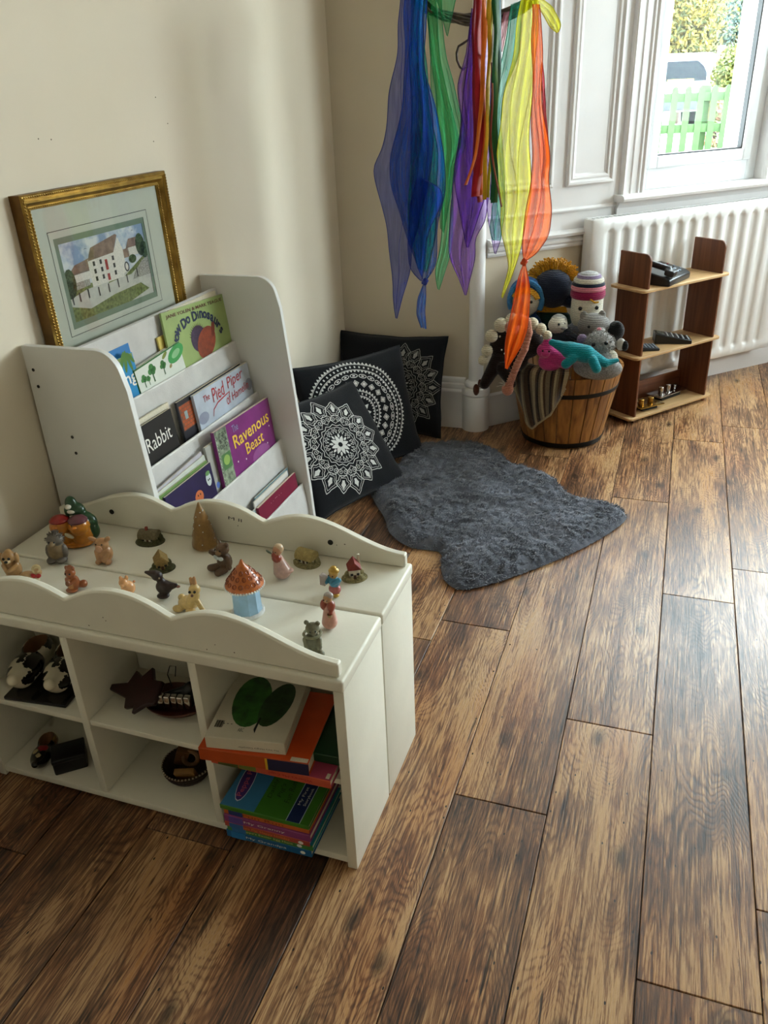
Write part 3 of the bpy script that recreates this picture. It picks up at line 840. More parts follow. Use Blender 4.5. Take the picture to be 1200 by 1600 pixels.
# gold tree with white beads
p = onz(321, 854, Z0)
t = thing('cone_tree_ornament', 'gold brown cone tree ornament with white dots against the rear rail', 'ornament', (p.x, p.y, Z0), (0, 0, 0), FIG)
gt = C_('tree_gold', '#8e6a38', rough=.35)
prof = [(.022, 0), (.030, .006), (.030, .014), (.026, .030), (.027, .034), (.022, .050), (.023, .054), (.016, .074), (.017, .078), (.009, .100), (.002, .118)]
mb = MB(); mb.lathe(prof, 28); mb.build('cone', gt, t)
mb = MB(); mb.lathe([(.024, -.0005), (.026, .003), (.022, .007)], 24); mb.build('base', C_('tree_base', '#c0a27a'), t)
rr = random.Random(11)
mb = MB()
for i in range(26):
    z = rr.uniform(.012, .10); a = rr.uniform(0, 2 * PI)
    rad = np.interp(z, [q[1] for q in prof], [q[0] for q in prof])
    mb.ell((rad * math.cos(a), rad * math.sin(a), z), .0016, 6, 4)
mb.build('dots', hw, t)
# sitting bear with a bow
bb0 = C_('bear_umber', '#5a4029', rough=.5); bb1 = C_('bear_muzzle', '#8a6a48', rough=.5)
def be_x(t, dz):
    mb = MB(); mb.ell((-.007, 0, 0), (.008, .003, .005), rot=(0, .4, 0)); mb.ell((.007, 0, 0), (.008, .003, .005), rot=(0, -.4, 0)); mb.ell((0, -.001, 0), .0035)
    mb.build('bow_tie', C_('bow_grey', '#b9c0c0'), t, loc=(.002, -.017, .039 + dz))
    eyes(t, dz, [(-.006, -.016, .058), (.008, -.016, .058)], .002)
fig('sitting_bear_figurine', 'dark brown sitting bear figurine with a pale bow tie', 'figurine', 352, 890, -.25,
    [E3((0, .002, .022), (.018, .016, .022), 0), E3((.001, 0, .054), (.0155, .014, .014), 0), E3((-.010, .002, .068), (.006, .004, .006), 0), E3((.013, .002, .067), (.006, .004, .006), 0), E3((.001, -.014, .050), (.007, .006, .006), 1), ('c', (-.014, -.002, .034), (-.026, -.010, .044), .0065, .006, 0), ('c', (.014, -.002, .034), (.022, -.008, .016), .0065, .006, 0), ('c', (-.010, -.010, .010), (-.022, -.022, .010), .009, .008, 0), ('c', (.010, -.012, .010), (.006, -.028, .008), .009, .008, 0)],
    [bb0, bb1], 50, .08, be_x, wob=.0005, wobs=800)
# girl in a pale gown
def gi_x(t, dz):
    MB().ell((0, 0, 0), (.008, .002, .003), rot=(0, .4, 0)).build('fan', C_('fan_green', '#55614a'), t, loc=(-.018, -.006, .050 + dz))
    eyes(t, dz, [(-.004, -.012, .056), (.003, -.0125, .056)], .0013)
fig('girl_figurine', 'figurine in a long pale pink gown and shawl behind the blue house', 'figurine', 438, 903, -.1,
    [('c', (.006, .002, .004), (0, 0, .034), .020, .011, 0), E3((.016, .006, .005), (.016, .012, .006), 0), E3((0, -.001, .054), (.0105, .010, .011), 1), E3((.001, .004, .057), (.012, .0105, .012), 2), E3((0, -.006, .038), (.011, .009, .010), 3), E3((-.003, -.010, .046), (.006, .005, .008), 3)],
    [C_('gown_pink', '#c09a8c'), C_('face', '#b8815f'), C_('shawl_cream', '#c8ab88'), C_('hair_red', '#8e3a26')], 44, .08, gi_x)
# four tiny cottages
def cottage(name, label, px, py, rz, w, d, h, roof_h, wall, roof, green, chim=None, thatch=True, base=.03):
    p = onz(px, py, Z0)
    t = thing(name, label, 'ornament', (p.x, p.y, Z0), (0, 0, rz), FIG)
    mb = blob([E3((0, 0, .001), (base * 1.08, base * .86, .006), 0), E3((-w * .5, -d * .5, .006), (.009, .007, .007), 0), E3((w * .5, -d * .45, .006), (.009, .008, .008), 0), E3((w * .55, d * .3, .008), (.009, .008, .011), 0), E3((-w * .55, d * .2, .007), (.008, .008, .010), 0)], 44, .08, wob=.0008, wobs=900)
    zm = min(v.z for v in mb.v)
    for v in mb.v: v.z = max(v.z, 0)
    mb.build('garden', green, t, ang=0)
    MB().rbox((-w / 2, -d / 2, .003), (w / 2, d / 2, h), .0015).build('wall', wall, t)
    ov = .004
    if thatch:
        m = MB(); n = 10
        prof = [(-d / 2 - ov, h - .003)] + [(-(d / 2 + ov) * math.cos(a), h + roof_h * math.sin(a) ** .8) for a in [PI * i / n for i in range(1, n)]] + [(d / 2 + ov, h - .003)]
        prof = [(a if abs(a) < 9 else a, b) for a, b in prof]
        m.prism(prof, -w / 2 - ov, w / 2 + ov, 'yz')
    else:
        m = MB(); m.prism([(-w / 2 - ov, h - .002), (0, h + roof_h), (w / 2 + ov, h - .002)], -d / 2 - ov, d / 2 + ov, 'xz')
    ro = m.build('roof', roof, t)
    bv = ro.modifiers.new('bevel', 'BEVEL'); bv.width = .002; bv.segments = 2
    dk = mat('tiny_window_dark', '#1e1b18', rough=.3)
    for x in (-w * .28, w * .28):
        MB().rbox((x - .003, -d / 2 - .0006, h * .45), (x + .003, -d / 2 + .001, h * .45 + .006), .0004, 1).build('window', dk, t)
    MB().rbox((-.003, -d / 2 - .0008, .004), (.003, -d / 2 + .001, .015), .0004, 1).build('door', mat('tiny_door', '#4a3020'), t)
    if chim:
        MB().rbox((chim[0] - .003, chim[1] - .003, h), (chim[0] + .003, chim[1] + .003, chim[2]), .0006).build('chimney', chim[3], t)
    return t
th1 = mat('thatch_olive', '#6b6147', rough=.8, var=.3, scale=200, bump=.6, bscale=500); th2 = mat('thatch_straw', '#a3905a', rough=.8, var=.25, scale=200, bump=.6, bscale=500)
gn1 = mat('moss_green', '#4a4a2c', rough=.8, var=.45, scale=260, bump=.6, bscale=500); gn2 = mat('moss_tan', '#8a8158', rough=.8, var=.45, scale=260, bump=.6, bscale=500)
wl1 = mat('cottage_white', '#c9c2ac', rough=.6, var=.15, scale=200); wl2 = mat('cottage_ochre', '#8f7440', rough=.6, var=.2, scale=200)
rd = mat('cottage_red_tile', '#7c2a1e', rough=.6, var=.2, scale=200)
cottage('cottage_ornament', 'tiny olive thatched cottage ornament with a red chimney near the rear rail', 235, 846, .15, .040, .026, .016, .016, wl1, th1, gn1, (-.004, 0, .040, rd), base=.034)
cottage('cottage_ornament', 'tiny ochre gabled chapel ornament in the middle of the bench tops', 254, 889, .7, .026, .030, .026, .018, wl2, wl2, gn1, None, False, base=.028)
cottage('cottage_ornament', 'tiny straw thatched cottage ornament close to the rear rail', 480, 880, -.2, .038, .026, .018, .018, wl1, th2, gn2, None, base=.031)
cottage('cottage_ornament', 'tiny white cottage ornament with a red tiled roof nearest the right end', 554, 903, .5, .024, .026, .030, .018, wl1, rd, gn2, (.012, .012, .052, wl1), False, base=.027)
# mouse in blue jacket with an accordion
def mo_x(t, dz):
    mb = MB()
    for i in range(6): mb.rbox((-.018 - i * .0022, -.018, .026), (-.0165 - i * .0022, -.004, .046 + .001 * i), .0006, 1)
    mb.build('accordion', C_('accordion', '#b9aaa0'), t, loc=(.004, 0, dz))
    eyes(t, dz, [(-.005, -.012, .052), (.005, -.012, .052)], .0015)
fig('musician_figurine', 'figurine in a blue jacket and gold hat playing an accordion', 'figurine', 524, 929, -.2,
    [E3((0, 0, .014), (.014, .012, .012), 2), E3((0, 0, .032), (.013, .011, .013), 0), E3((0, -.001, .051), (.010, .010, .009), 3), E3((0, .001, .058), (.012, .011, .007), 1), E3((0, 0, .065), (.007, .007, .005), 1), ('c', (.012, 0, .038), (.004, -.014, .034), .0055, .0045, 0), ('c', (-.012, 0, .038), (-.012, -.012, .034), .0055, .0045, 0), E3((-.006, -.006, .003), (.006, .009, .004), 1), E3((.007, -.006, .003), (.006, .009, .004), 1)],
    [C_('jacket_blue', '#3f86a3'), C_('hat_gold', '#b08a34', metal=.3), C_('trouser_pink', '#b0615c'), C_('fur_gold', '#a8803c')], 46, .07, mo_x)
# lady in pink with a basket
def la_x(t, dz):
    mb = MB(); mb.lathe([(.004, 0), (.0055, .006), (.005, .006), (.003, .002)], 12); mb.build('basket', C_('tiny_basket', '#9a7a4a'), t, loc=(.012, -.014, .026 + dz))
    eyes(t, dz, [(-.003, -.010, .058), (.004, -.010, .058)], .0014)
fig('lady_figurine', 'figurine in a long pink dress and red shawl carrying a basket at the front right', 'figurine', 516, 981, -.2,
    [('c', (0, 0, .003), (0, 0, .034), .016, .010, 0), E3((0, -.001, .057), (.009, .009, .009), 2), E3((0, .003, .062), (.010, .009, .007), 3), E3((-.008, -.002, .042), (.008, .010, .012), 1), E3((.008, -.002, .042), (.008, .010, .012), 1), ('c', (.010, -.004, .038), (.012, -.012, .032), .0045, .004, 1)],
    [C_('dress_pink', '#c08a78'), C_('shawl_red', '#96452f'), C_('face_tan', '#b98b62'), C_('bonnet_grey', '#9a9088')], 46, .08, la_x)
# grey green bear
def gb_x(t, dz):
    eyes(t, dz, [(.000, -.0165, .054), (.010, -.0145, .054)], .0016)
    mb = MB(); mb.tube([(.0165 * math.cos(a), .0155 * math.sin(a) - .001, 0) for a in [2 * PI * i / 20 for i in range(20)]], .003, 6, closed=True); mb.build('scarf', C_('stone_scarf', '#7d7a5e', rough=.7), t, loc=(.001, 0, .040 + dz))
fig('stone_bear_figurine', 'grey green stone bear figurine seated beside the front rail at right', 'figurine', 490, 1016, .25,
    [E3((0, 0, .020), (.017, .015, .020), 0), E3((.002, -.001, .052), (.0135, .0125, .012), 0), E3((-.009, .001, .064), (.005, .004, .005), 0), E3((.012, .001, .062), (.005, .004, .005), 0), E3((.006, -.013, .050), (.006, .006, .005), 0), ('c', (-.012, -.006, .030), (-.008, -.014, .014), .006, .006, 0), ('c', (.013, -.006, .030), (.014, -.013, .018), .006, .006, 0), ('c', (.008, -.010, .008), (.018, -.020, .007), .008, .007, 0), ('c', (-.008, -.010, .008), (-.012, -.022, .007), .008, .007, 0)],
    [C_('stone_green', '#6c6850', rough=.7)], 46, .07, gb_x, wob=.0005, wobs=800)
# ------------------------------------------------------------------ books (local x from the spine, y up the cover, z thickness, front cover at the top)
M_page = mat('book_pages', '#d9cfb8', rough=.85, var=.1, scale=300)
M_ink = mat('black_ink', '#141210', rough=.6); M_wink = mat('white_ink', '#e9e6dd', rough=.6); M_yink = mat('yellow_ink', '#e3b93a', rough=.6)
M_rink = mat('red_ink', '#a61f22', rough=.6); M_nink = mat('navy_ink', '#1d2746', rough=.6)
def book(name, label, W_, H_, T_, cover, hard=True, spine=None, group=None, bend=0.):
    t = thing(name, label, 'book', group=group)
    c = .0022 if hard else .0009; o = .003 if hard else .0
    mb = MB()
    r = .0012 if hard else .0004
    mb.rbox((0, 0, 0), (W_, H_, c), r, 1); mb.rbox((0, 0, T_ - c), (W_, H_, T_), r, 1)
    mb.rbox((-.0004, 0, 0), (c, H_, T_), r, 1, k=1 if spine else 0)
    mb.build('cover', [cover, spine] if spine else cover, t)
    mb = MB(); n = max(3, min(10, int(T_ / .0025)))
    for i in range(n):
        z0 = c + (T_ - 2 * c) * i / n; z1 = c + (T_ - 2 * c) * (i + 1) / n
        mb.box((c, o, z0), (W_ - o - .0006 * (i % 2), H_ - o - .0005 * ((i + 1) % 2), z1 - .0002))
    mb.build('pages', M_page, t)
    return t
def art(t, poly, T_, m, name='cover_art', lift=.0004):
    """flat print on the front cover: polygon in cover coordinates"""
    n = len(poly)
    mb = MB(); mb.add([(x, y, T_ + lift) for x, y in poly], [tuple(range(n))])
    return mb.build(name, m, t)
def oval(cx, cy, rx, ry, n=20, rot=0, a0=0, a1=2 * PI):
    return [(cx + rx * math.cos(a) * math.cos(rot) - ry * math.sin(a) * math.sin(rot), cy + rx * math.cos(a) * math.sin(rot) + ry * math.sin(a) * math.cos(rot)) for a in [a0 + (a1 - a0) * i / n for i in range(n if a1 - a0 > 6.2 else n + 1)]]
def rect(x0, y0, x1, y1): return [(x0, y0), (x1, y0), (x1, y1), (x0, y1)]
def flat_book(t, x_right, y_spine, z, H_, rz=0.):
    """lying flat, spine towards the viewer, head to the right end"""
    t.matrix_basis = Matrix.Translation((x_right, y_spine, z)) @ Matrix.Rotation(rz, 4, 'Z') @ Matrix(((0, -1, 0, 0), (1, 0, 0, 0), (0, 0, 1, 0), (0, 0, 0, 1)))
def spine_text(t, s, m, y, T_, w, h, flip=False):
    # y measured from the right end; reads left to right for the viewer
    if flip: return letter(s, m, t, (-.0009, y, T_ / 2), (0, 1, 0), (0, 0, -1), width=w, height=h, name='spine_lettering')
    return letter(s, m, t, (-.0009, y, T_ / 2), (0, -1, 0), (0, 0, 1), width=w, height=h, name='spine_lettering')
bkm = lambda n, c, **k: mat('book_' + n, c, **{**dict(rough=.35, var=.08, scale=25), **k})
# upper pile on the middle shelf of the right cubby
z = .247
GRU = 'books piled in the upper right cubby'
t = book('picture_book', 'pink hardback picture book with an orange spine at the bottom of the upper pile', .20, .262, .021, bkm('rose', '#a8425c'), True, bkm('rose_spine', '#c05238'), GRU)
flat_book(t, -.513, 1.033, z, .262, .02)
MB().box((-.0012, .20, .002), (-.0006, .245, .019)).build('spine_panel', bkm('moss', '#4c5a2e'), t); MB().box((-.0012, .160, .003), (-.0006, .198, .018)).build('spine_panel', bkm('olive', '#6a7a34'), t)
spine_text(t, "Where's Me Cup?", M_rink, .085, .021, .095, .009, True)
MB().rbox((.004, .004, .0185), (.018, .012, .0216), .001).build('worn_corner', M_page, t)
z1 = z + .0212
t = book('picture_book', 'thin dark green hardback lying at the right of the upper pile', .155, .13, .022, bkm('bottle_green', '#173b22'), True, None, GRU)
flat_book(t, -.510, 1.075, z1, .13, .03)
t = book('picture_book', 'large orange and navy hardback zoo book in the upper pile', .205, .232, .032, bkm('orange', '#cc4a16'), True, bkm('orange_spine', '#b0481c'), GRU)
flat_book(t, -.557, 1.034, z1, .232, .10)
MB().box((-.0012, .0, .001), (-.0006, .085, .030)).build('spine_panel', bkm('navy', '#1c2145'), t)
MB().box((-.0013, .085, .001), (-.0005, .090, .030)).build('spine_band', bkm('sunny', '#d8ae2c'), t)
spine_text(t, 'ZOO', mat('dull_gold_ink', '#6a6452'), .042, .032, .046, .014)
MB().rbox((.001, .002, .029), (.012, .038, .0325), .001).build('worn_edge', M_page, t)
z2 = z1 + .0322
t = book('picture_book', 'cream picture book with a green leaf on its cover on top of the upper pile', .20, .165, .030, bkm('cream', '#cfc7b2', var=.05), True, None, GRU)
flat_book(t, -.608, 1.042, z2, .165, .16)
gl_ = mat('leaf_print', '#2f6124', rough=.4, var=.5, scale=50); gl2 = mat('leaf_print_dark', '#24401c', rough=.4, var=.5, scale=50)
art(t, oval(.112, .102, .078, .040, 24, .12), .030, gl_); art(t, oval(.108, .047, .068, .030, 24, -.15), .030, gl2, lift=.0005)
art(t, [(.020, .068), (.030, .073), (.065, .071), (.065, .067), (.030, .068)], .030, M_ink, lift=.0006)
for i in range(9): art(t, rect(.028, .139 + i * .0018, .048, .1398 + i * .0018 + (i % 3) * .0004), .030, M_ink, 'barcode')
letter('ABC', M_ink, t, (.026, .098, .0304), (0, -1, 0), (1, 0, 0), width=.012, height=.010)
letter('...', M_ink, t, (.040, .13, .0304), (0, -1, 0), (1, 0, 0), width=.02, height=.002)
spine_text(t, 'The Very Hungry Caterpillar', M_ink, .055, .022, .085, .005, True)
# lower pile on the base board
GRL = 'books piled in the lower right cubby'
z = .030
LOW = [('blue picture book spine reading My Grandpa at the bottom of the lower pile', '#1d6aa0', '#1a5f92', 'My Grandpa', M_wink, .20, .020, 0),
       ('green spined picture book reading Easter Egg Hunt, second from bottom', '#2a8f94', '#3f7f3a', "Peppa's Easter Egg Hunt", mat('pale_yellow_ink', '#d6d08a'), .20, .016, .004),
       ('orange spined holiday picture book third from bottom of the lower pile', '#2f7fae', '#b24a3a', 'Peppa Pig: Happy Holiday', mat('gold_ink', '#e0923a'), .198, .014, .0),
       ('mauve spined picture book reading My Granny in the lower pile', '#8d3f74', '#8d3f74', 'My Granny', M_wink, .20, .020, .003),
       ('orange spined picture book just below the top of the lower pile', '#c4602a', '#c4602a', 'Fun Run', mat('brown_ink', '#8c3a16'), .197, .014, .0)]
zz = z; rb_ = random.Random(2)
for i, (lab, cc, sc_, tt, im, Hh, Tt, dx) in enumerate(LOW):
    t = book('picture_book', lab, .165, Hh, Tt, bkm('low%d' % i, cc), True, bkm('lowsp%d' % i, sc_), GRL)
    flat_book(t, -.572 + dx, 1.030 + rb_.uniform(0, .004), zz, Hh, .01)
    spine_text(t, tt, im, .105, Tt, .095 if len(tt) < 12 else .12, .0075)
    MB().box((-.0012, Hh - .045, .001), (-.0005, Hh - .012, Tt - .001)).build('spine_panel', bkm('spinep%d' % i, ['#2b78b8', '#2a6fae', '#3467a8', '#5f4a9a', '#2b3c7c'][i]), t)
    if i < 3:
        MB().ell((0, 0, 0), (.0006, .006, .0045), 12, 6).build('spine_dot', M_wink, t, loc=(-.001, .02 + .01 * (i % 2), Tt / 2))
    zz += Tt + .0003
t = book('picture_book', 'green and blue picture book with handwriting and a navy tab topping the lower pile', .165, .205, .012, bkm('grass', '#3f7a24'), True, None, GRL)
flat_book(t, -.570, 1.031, zz, .205, .01)
T_ = .012
art(t, rect(.001, .125, .164, .204), T_, bkm('sky_blue', '#3d7fae'))
nav = bkm('navy_tab', '#15285a'); 
art(t, [(.0, .020), (.0, .052)] + [(.105 + .016 * math.sin(a), .036 + .016 * math.cos(a)) for a in [PI * i / 12 for i in range(13)]], T_, bkm('tab_rim', '#bcd0dc'), lift=.0005)
art(t, [(.0, .0215), (.0, .0505)] + [(.105 + .0145 * math.sin(a), .036 + .0145 * math.cos(a)) for a in [PI * i / 12 for i in range(13)]], T_, nav, lift=.0007)
for i, s in enumerate(('My First', 'Storybook')): letter(s, M_wink, t, (.070, .0405 - i * .012, T_ + .0010), (1, 0, 0), (0, 1, 0), width=.050, height=.008)
for i, s in enumerate(('Daddy', 'Pig\'s', 'Fun Run')): letter(s, mat('pencil_ink', '#2c4a1c'), t, (.072, .112 - i * .020, T_ + .0008), (1, .1, 0), (-.1, 1, 0), width=(.055, .04, .06)[i], height=.013, shear=.2)
art(t, oval(.075, .178, .058, .016, 16, .1), T_, bkm('logo_rim', '#d8dce8'), lift=.0006); art(t, oval(.075, .178, .055, .0145, 16, .1), T_, bkm('logo_purple', '#4a2f7a'), lift=.0008)
letter('Peppa Pig', bkm('logo_pink', '#d0617a'), t, (.075, .178, T_ + .0011), (1, .1, 0), (-.1, 1, 0), width=.088, height=.015, off=.01)
art(t, oval(.150, .118, .012, .016, 14), T_, bkm('pale_pink', '#c9a3a0'), lift=.0006)

# ------------------------------------------------------------------ shoes and souvenirs in the cubbies
def clog(name, label, loc, rz, L, mats, matfn, tilt=0., group=None):
    # toe towards -Y
    t = thing(name, label, 'clog', loc, (tilt, 0, rz), group)
    s = L / .12
    P = [E3((0, .030 * s, .020 * s), (.022 * s, .030 * s, .021 * s), 0), E3((0, -.012 * s, .018 * s), (.024 * s, .036 * s, .019 * s), 0), ('c', (0, -.030 * s, .017 * s), (0, -.050 * s, .026 * s), .019 * s, .009 * s, 0), E3((0, .046 * s, .012 * s), (.019 * s, .016 * s, .013 * s), 0), E3((0, .02 * s, .004 * s), (.020 * s, .042 * s, .006 * s), 0)]
    cut = [E3((0, .030 * s, .040 * s), (.0155 * s, .026 * s, .034 * s), 0), E3((0, .012 * s, .022 * s), (.014 * s, .020 * s, .012 * s), 0)]
    mb = blob(P, 56, .22, cut)
    zm = min(v.z for v in mb.v)
    for v in mb.v: v.z -= zm
    cen = np.array([np.mean([mb.v[i] for i in f], 0) for f in mb.f])
    mb.m = list(matfn(cen / s))
    mb.build('shoe', mats, t, ang=0)
    return t
M_cw = mat('clog_cream', '#ddd3b8', rough=.25, var=.05, coat=.4); M_cb = mat('clog_black', '#0d0c0c', rough=.25, coat=.4); M_cin = mat('bare_clog_wood', '#7a5534', rough=.7, var=.2)
spots = np.array([(-.012, .004, .034, .014), (.016, -.010, .030, .015), (-.018, -.034, .024, .011), (.012, .036, .036, .012), (-.02, .034, .02, .013), (.02, -.04, .02, .009), (0, -.012, .045, .009)])
def cowfn(c):
    o = np.zeros(len(c), int)
    for i, (x, y, z, r) in enumerate(spots):
        d = np.sqrt(((c[:, 0] - x) / 1.0) ** 2 + ((c[:, 1] - y) / 1.35) ** 2 + ((c[:, 2] - z) * .9) ** 2) + .0022 * np.sin(c[:, 0] * 420 + i) + .002 * np.sin(c[:, 1] * 380 + 2 * i)
        o[d < r] = 1
    ins = (np.hypot(c[:, 0] / .0158, (c[:, 1] - .030) / .0265) < 1.0) & (c[:, 2] < .038) & (c[:, 2] > .006)
    o[ins] = 2
    return o
zs_ = .247
bd = MB().rbox((-.080, -.075, 0), (.080, .075, .010), .003).build('display_board', M_cb, None, loc=(-1.262, 1.145, zs_), rot=(0, 0, .10))
tag(bd, 'black board under the cow patterned clogs', 'board')
clog('wooden_clog', 'left clog of the cream pair with black cow patches', (-1.325, 1.150, zs_ + .0102), .28, .185, [M_cw, M_cb, M_cin], cowfn, group='cow patterned clogs')
clog('wooden_clog', 'right clog of the cream pair with black cow patches, beside the divider', (-1.235, 1.160, zs_ + .0102), .32, .185, [M_cw, M_cb, M_cin], cowfn, group='cow patterned clogs')
# dark red jagged wooden leaf and the black and silver shoe on a brown dish
M_dred = mat('dark_red_lacquer', '#2a0b0a', rough=.35, var=.25, scale=40)
leaf = [(1.05 * a_, 1.15 * b_) for a_, b_ in [(-.085, .002), (-.085, .014), (-.040, .020), (-.030, .046), (-.008, .034), (.012, .055), (.028, .030), (.055, .028), (.055, -.018), (.030, -.022), (.004, -.040), (.002, -.026), (-.022, -.032), (-.030, -.012)]]
mb = MB(); mb.prism(leaf, -.006, .006, 'xy')
o = mb.build('wooden_leaf_ornament', M_dred, None, loc=(-1.004, 1.125, .292), rot=(.55, -.22, -.1)); tag(o, 'dark red jagged leaf shaped wooden ornament on the middle shelf', 'ornament')
bv = o.modifiers.new('bevel', 'BEVEL'); bv.width = .003; bv.segments = 2
mb = MB(); mb.lathe([(.012, 0), (.048, .004), (.068, .014), (.074, .024), (.071, .024), (.060, .014), (.03, .008), (0, .007)], 32, sx=1.0, sy=.75, caps=False)
o = mb.build('wooden_dish', mat('red_brown_wood', '#4a2014', rough=.35, var=.25), None, loc=(-.935, 1.155, zs_)); tag(o, 'oval red brown wooden dish under the black and silver shoe', 'dish')
t = thing('ornamental_shoe', 'black ornamental shoe with a shiny silver band on the brown dish', 'ornament', (-.935, 1.148, zs_ + .008), (0, 0, .2))
M_blk = mat('black_leather', '#111012', rough=.32)
blob([('c', (-.040, -.006, .016), (.035, 0, .020), .013, .017, 0), ('c', (.03, 0, .022), (.040, .01, .050), .017, .012, 0), ('c', (-.028, .004, .022), (.038, .008, .046), .008, .010, 0)], 48, .2).build('upper', M_blk, t, ang=0)
mb = MB()
for i in range(5):
    mb.rbox((-.024 + i * .0150, -.0275 - .0015 * (i % 2), .016), (-.0105 + i * .0150, -.014, .050), .003, 3)
mb.build('silver_band', mat('polished_silver', '#c9c6bf', rough=.12, metal=1), t)
mb = MB(); mb.tube([(-.012, .03, .03), (-.02, .035, .06), (-.01, .034, .085), (.004, .034, .085), (.0, .03, .06)], .0012, 6); mb.build('wire_handle', M_ink, t)
# lower left: little painted clog, black box, painted vase
M_pt = mat('painted_clog', '#4a3018', rough=.25, coat=.5, var=.5, scale=90); M_pr = mat('painted_red', '#8a1620', rough=.25, coat=.5); M_py = mat('painted_ochre', '#8a6426', rough=.25, coat=.5, var=.4, scale=80)
def ptfn(c):
    o = np.zeros(len(c), int)
    o[c[:, 1] > .022] = 2
    o[np.hypot(c[:, 0] - .004, c[:, 1] + .004) < .012] = 1
    o[(np.hypot(c[:, 0] + .010, c[:, 1] + .016) < .007) | (np.hypot(c[:, 0] - .002, c[:, 1] + .030) < .006)] = 3
    o[(np.hypot(c[:, 0] / .0158, (c[:, 1] - .030) / .0265) < 1.0) & (c[:, 2] < .036) & (c[:, 2] > .006)] = 4
    return o
clog('painted_clog', 'small dark painted clog with a red flower in the lower left cubby', (-1.318, 1.108, .030), .35, .120, [mat('painted_black', '#15100c', rough=.22, coat=.5), M_pr, M_py, mat('painted_cream', '#b9a878', rough=.3), M_cin], ptfn)
mb = MB(); mb.rbox((-.038, -.030, 0), (.038, .030, .045), .004); o = mb.build('black_box', M_blk, None, loc=(-1.243, 1.112, .030), rot=(0, 0, .7)); tag(o, 'small black box between the painted clog and the painted vase', 'box')
mb2 = MB(); mb2.rbox((-.039, -.031, .033), (.039, .031, .0455), .003).build('lid', M_blk, o)
t = thing('painted_vase', 'small ochre painted vase with white scrolls beside the divider', 'vase', (-1.190, 1.190, .030))
mb = MB(); mb.lathe([(.022, 0), (.026, .006), (.034, .030), (.036, .055), (.030, .080), (.020, .095), (.018, .105), (.022, .112), (.019, .112), (.015, .1)], 28); mb.build('body', M_py, t)
mb = MB()
for i in range(7):
    a0 = -2.6 + i * .32; z0 = .03 + .018 * (i % 3)
    pts = []
    for j in range(14):
        b = j / 13 * 4.5; rr_ = .010 * (1 - j / 18)
        a = a0 + rr_ * math.cos(b) / .036; zz_ = z0 + rr_ * math.sin(b)
        rad = np.interp(zz_, [0, .006, .030, .055, .080], [.022, .026, .034, .036, .030]) + .0004
        pts.append((rad * math.cos(a), rad * math.sin(a), zz_))
    mb.tube(pts, .0009, 5)
mb.build('painted_scrolls', M_wink, t)
# lower middle: woven bowl with wooden offcuts
M_wov = mat('dark_wicker', '#33231a', rough=.6, var=.35, scale=120)
t = thing('woven_bowl', 'dark woven bowl with a beaded rim in the lower middle cubby', 'bowl', (-.945, 1.165, .030))
mb = MB(); mb.lathe([(0, .001), (.036, .001), (.050, .016), (.060, .040), (.057, .040), (.047, .018), (.034, .006), (0, .006)], 32, caps=False, sx=1.0, sy=1.0); mb.build('bowl', M_wov, t)
for zc, rc in ((.010, .0455), (.020, .0525), (.030, .0565)):
    mb = MB(); mb.tube([((rc + .0008 * (i % 2)) * math.cos(2 * PI * i / 60), (rc + .0008 * (i % 2)) * math.sin(2 * PI * i / 60), zc + .0012 * (i % 2)) for i in range(60)], .0022, 6, closed=True); mb.build('weave', M_wov, t)
mb = MB()
for i in range(46):
    a = 2 * PI * i / 46; mb.ell((.0592 * math.cos(a), .0592 * math.sin(a), .041), .0024, 6, 4)
mb.build('beaded_rim', mat('pale_bead_rim', '#a89c88', rough=.4), t)
M_off = mat('honey_wood', '#8a6434', rough=.5, var=.2, scale=40)
for i, (lab, lo, hi, loc, rot) in enumerate((('square honey coloured wooden block leaning out of the woven bowl', (-.024, -.007, -.017), (.024, .007, .017), (-.930, 1.133, .066), (.35, -.1, .25)),
        ('tall brown wooden block standing in the woven bowl', (-.015, -.008, -.028), (.015, .008, .028), (-.965, 1.175, .072), (.2, .35, .3)))):
    o = MB().rbox(lo, hi, .002).build('wooden_block', M_off if i == 0 else mat('brown_wood', '#5c3a1c', rough=.5, var=.2), None, loc=loc, rot=rot); tag(o, lab, 'block')
mb = MB(); mb.tube([(.017 * math.cos(2 * PI * i / 28), .017 * math.sin(2 * PI * i / 28), 0) for i in range(28)], .0055, 10, closed=True)
o = mb.build('wooden_ring', mat('ring_wood', '#6b4a2a', rough=.5), None, loc=(-.940, 1.173, .075), rot=(1.2, .2, .2)); tag(o, 'brown wooden ring resting among the blocks in the woven bowl', 'ring')
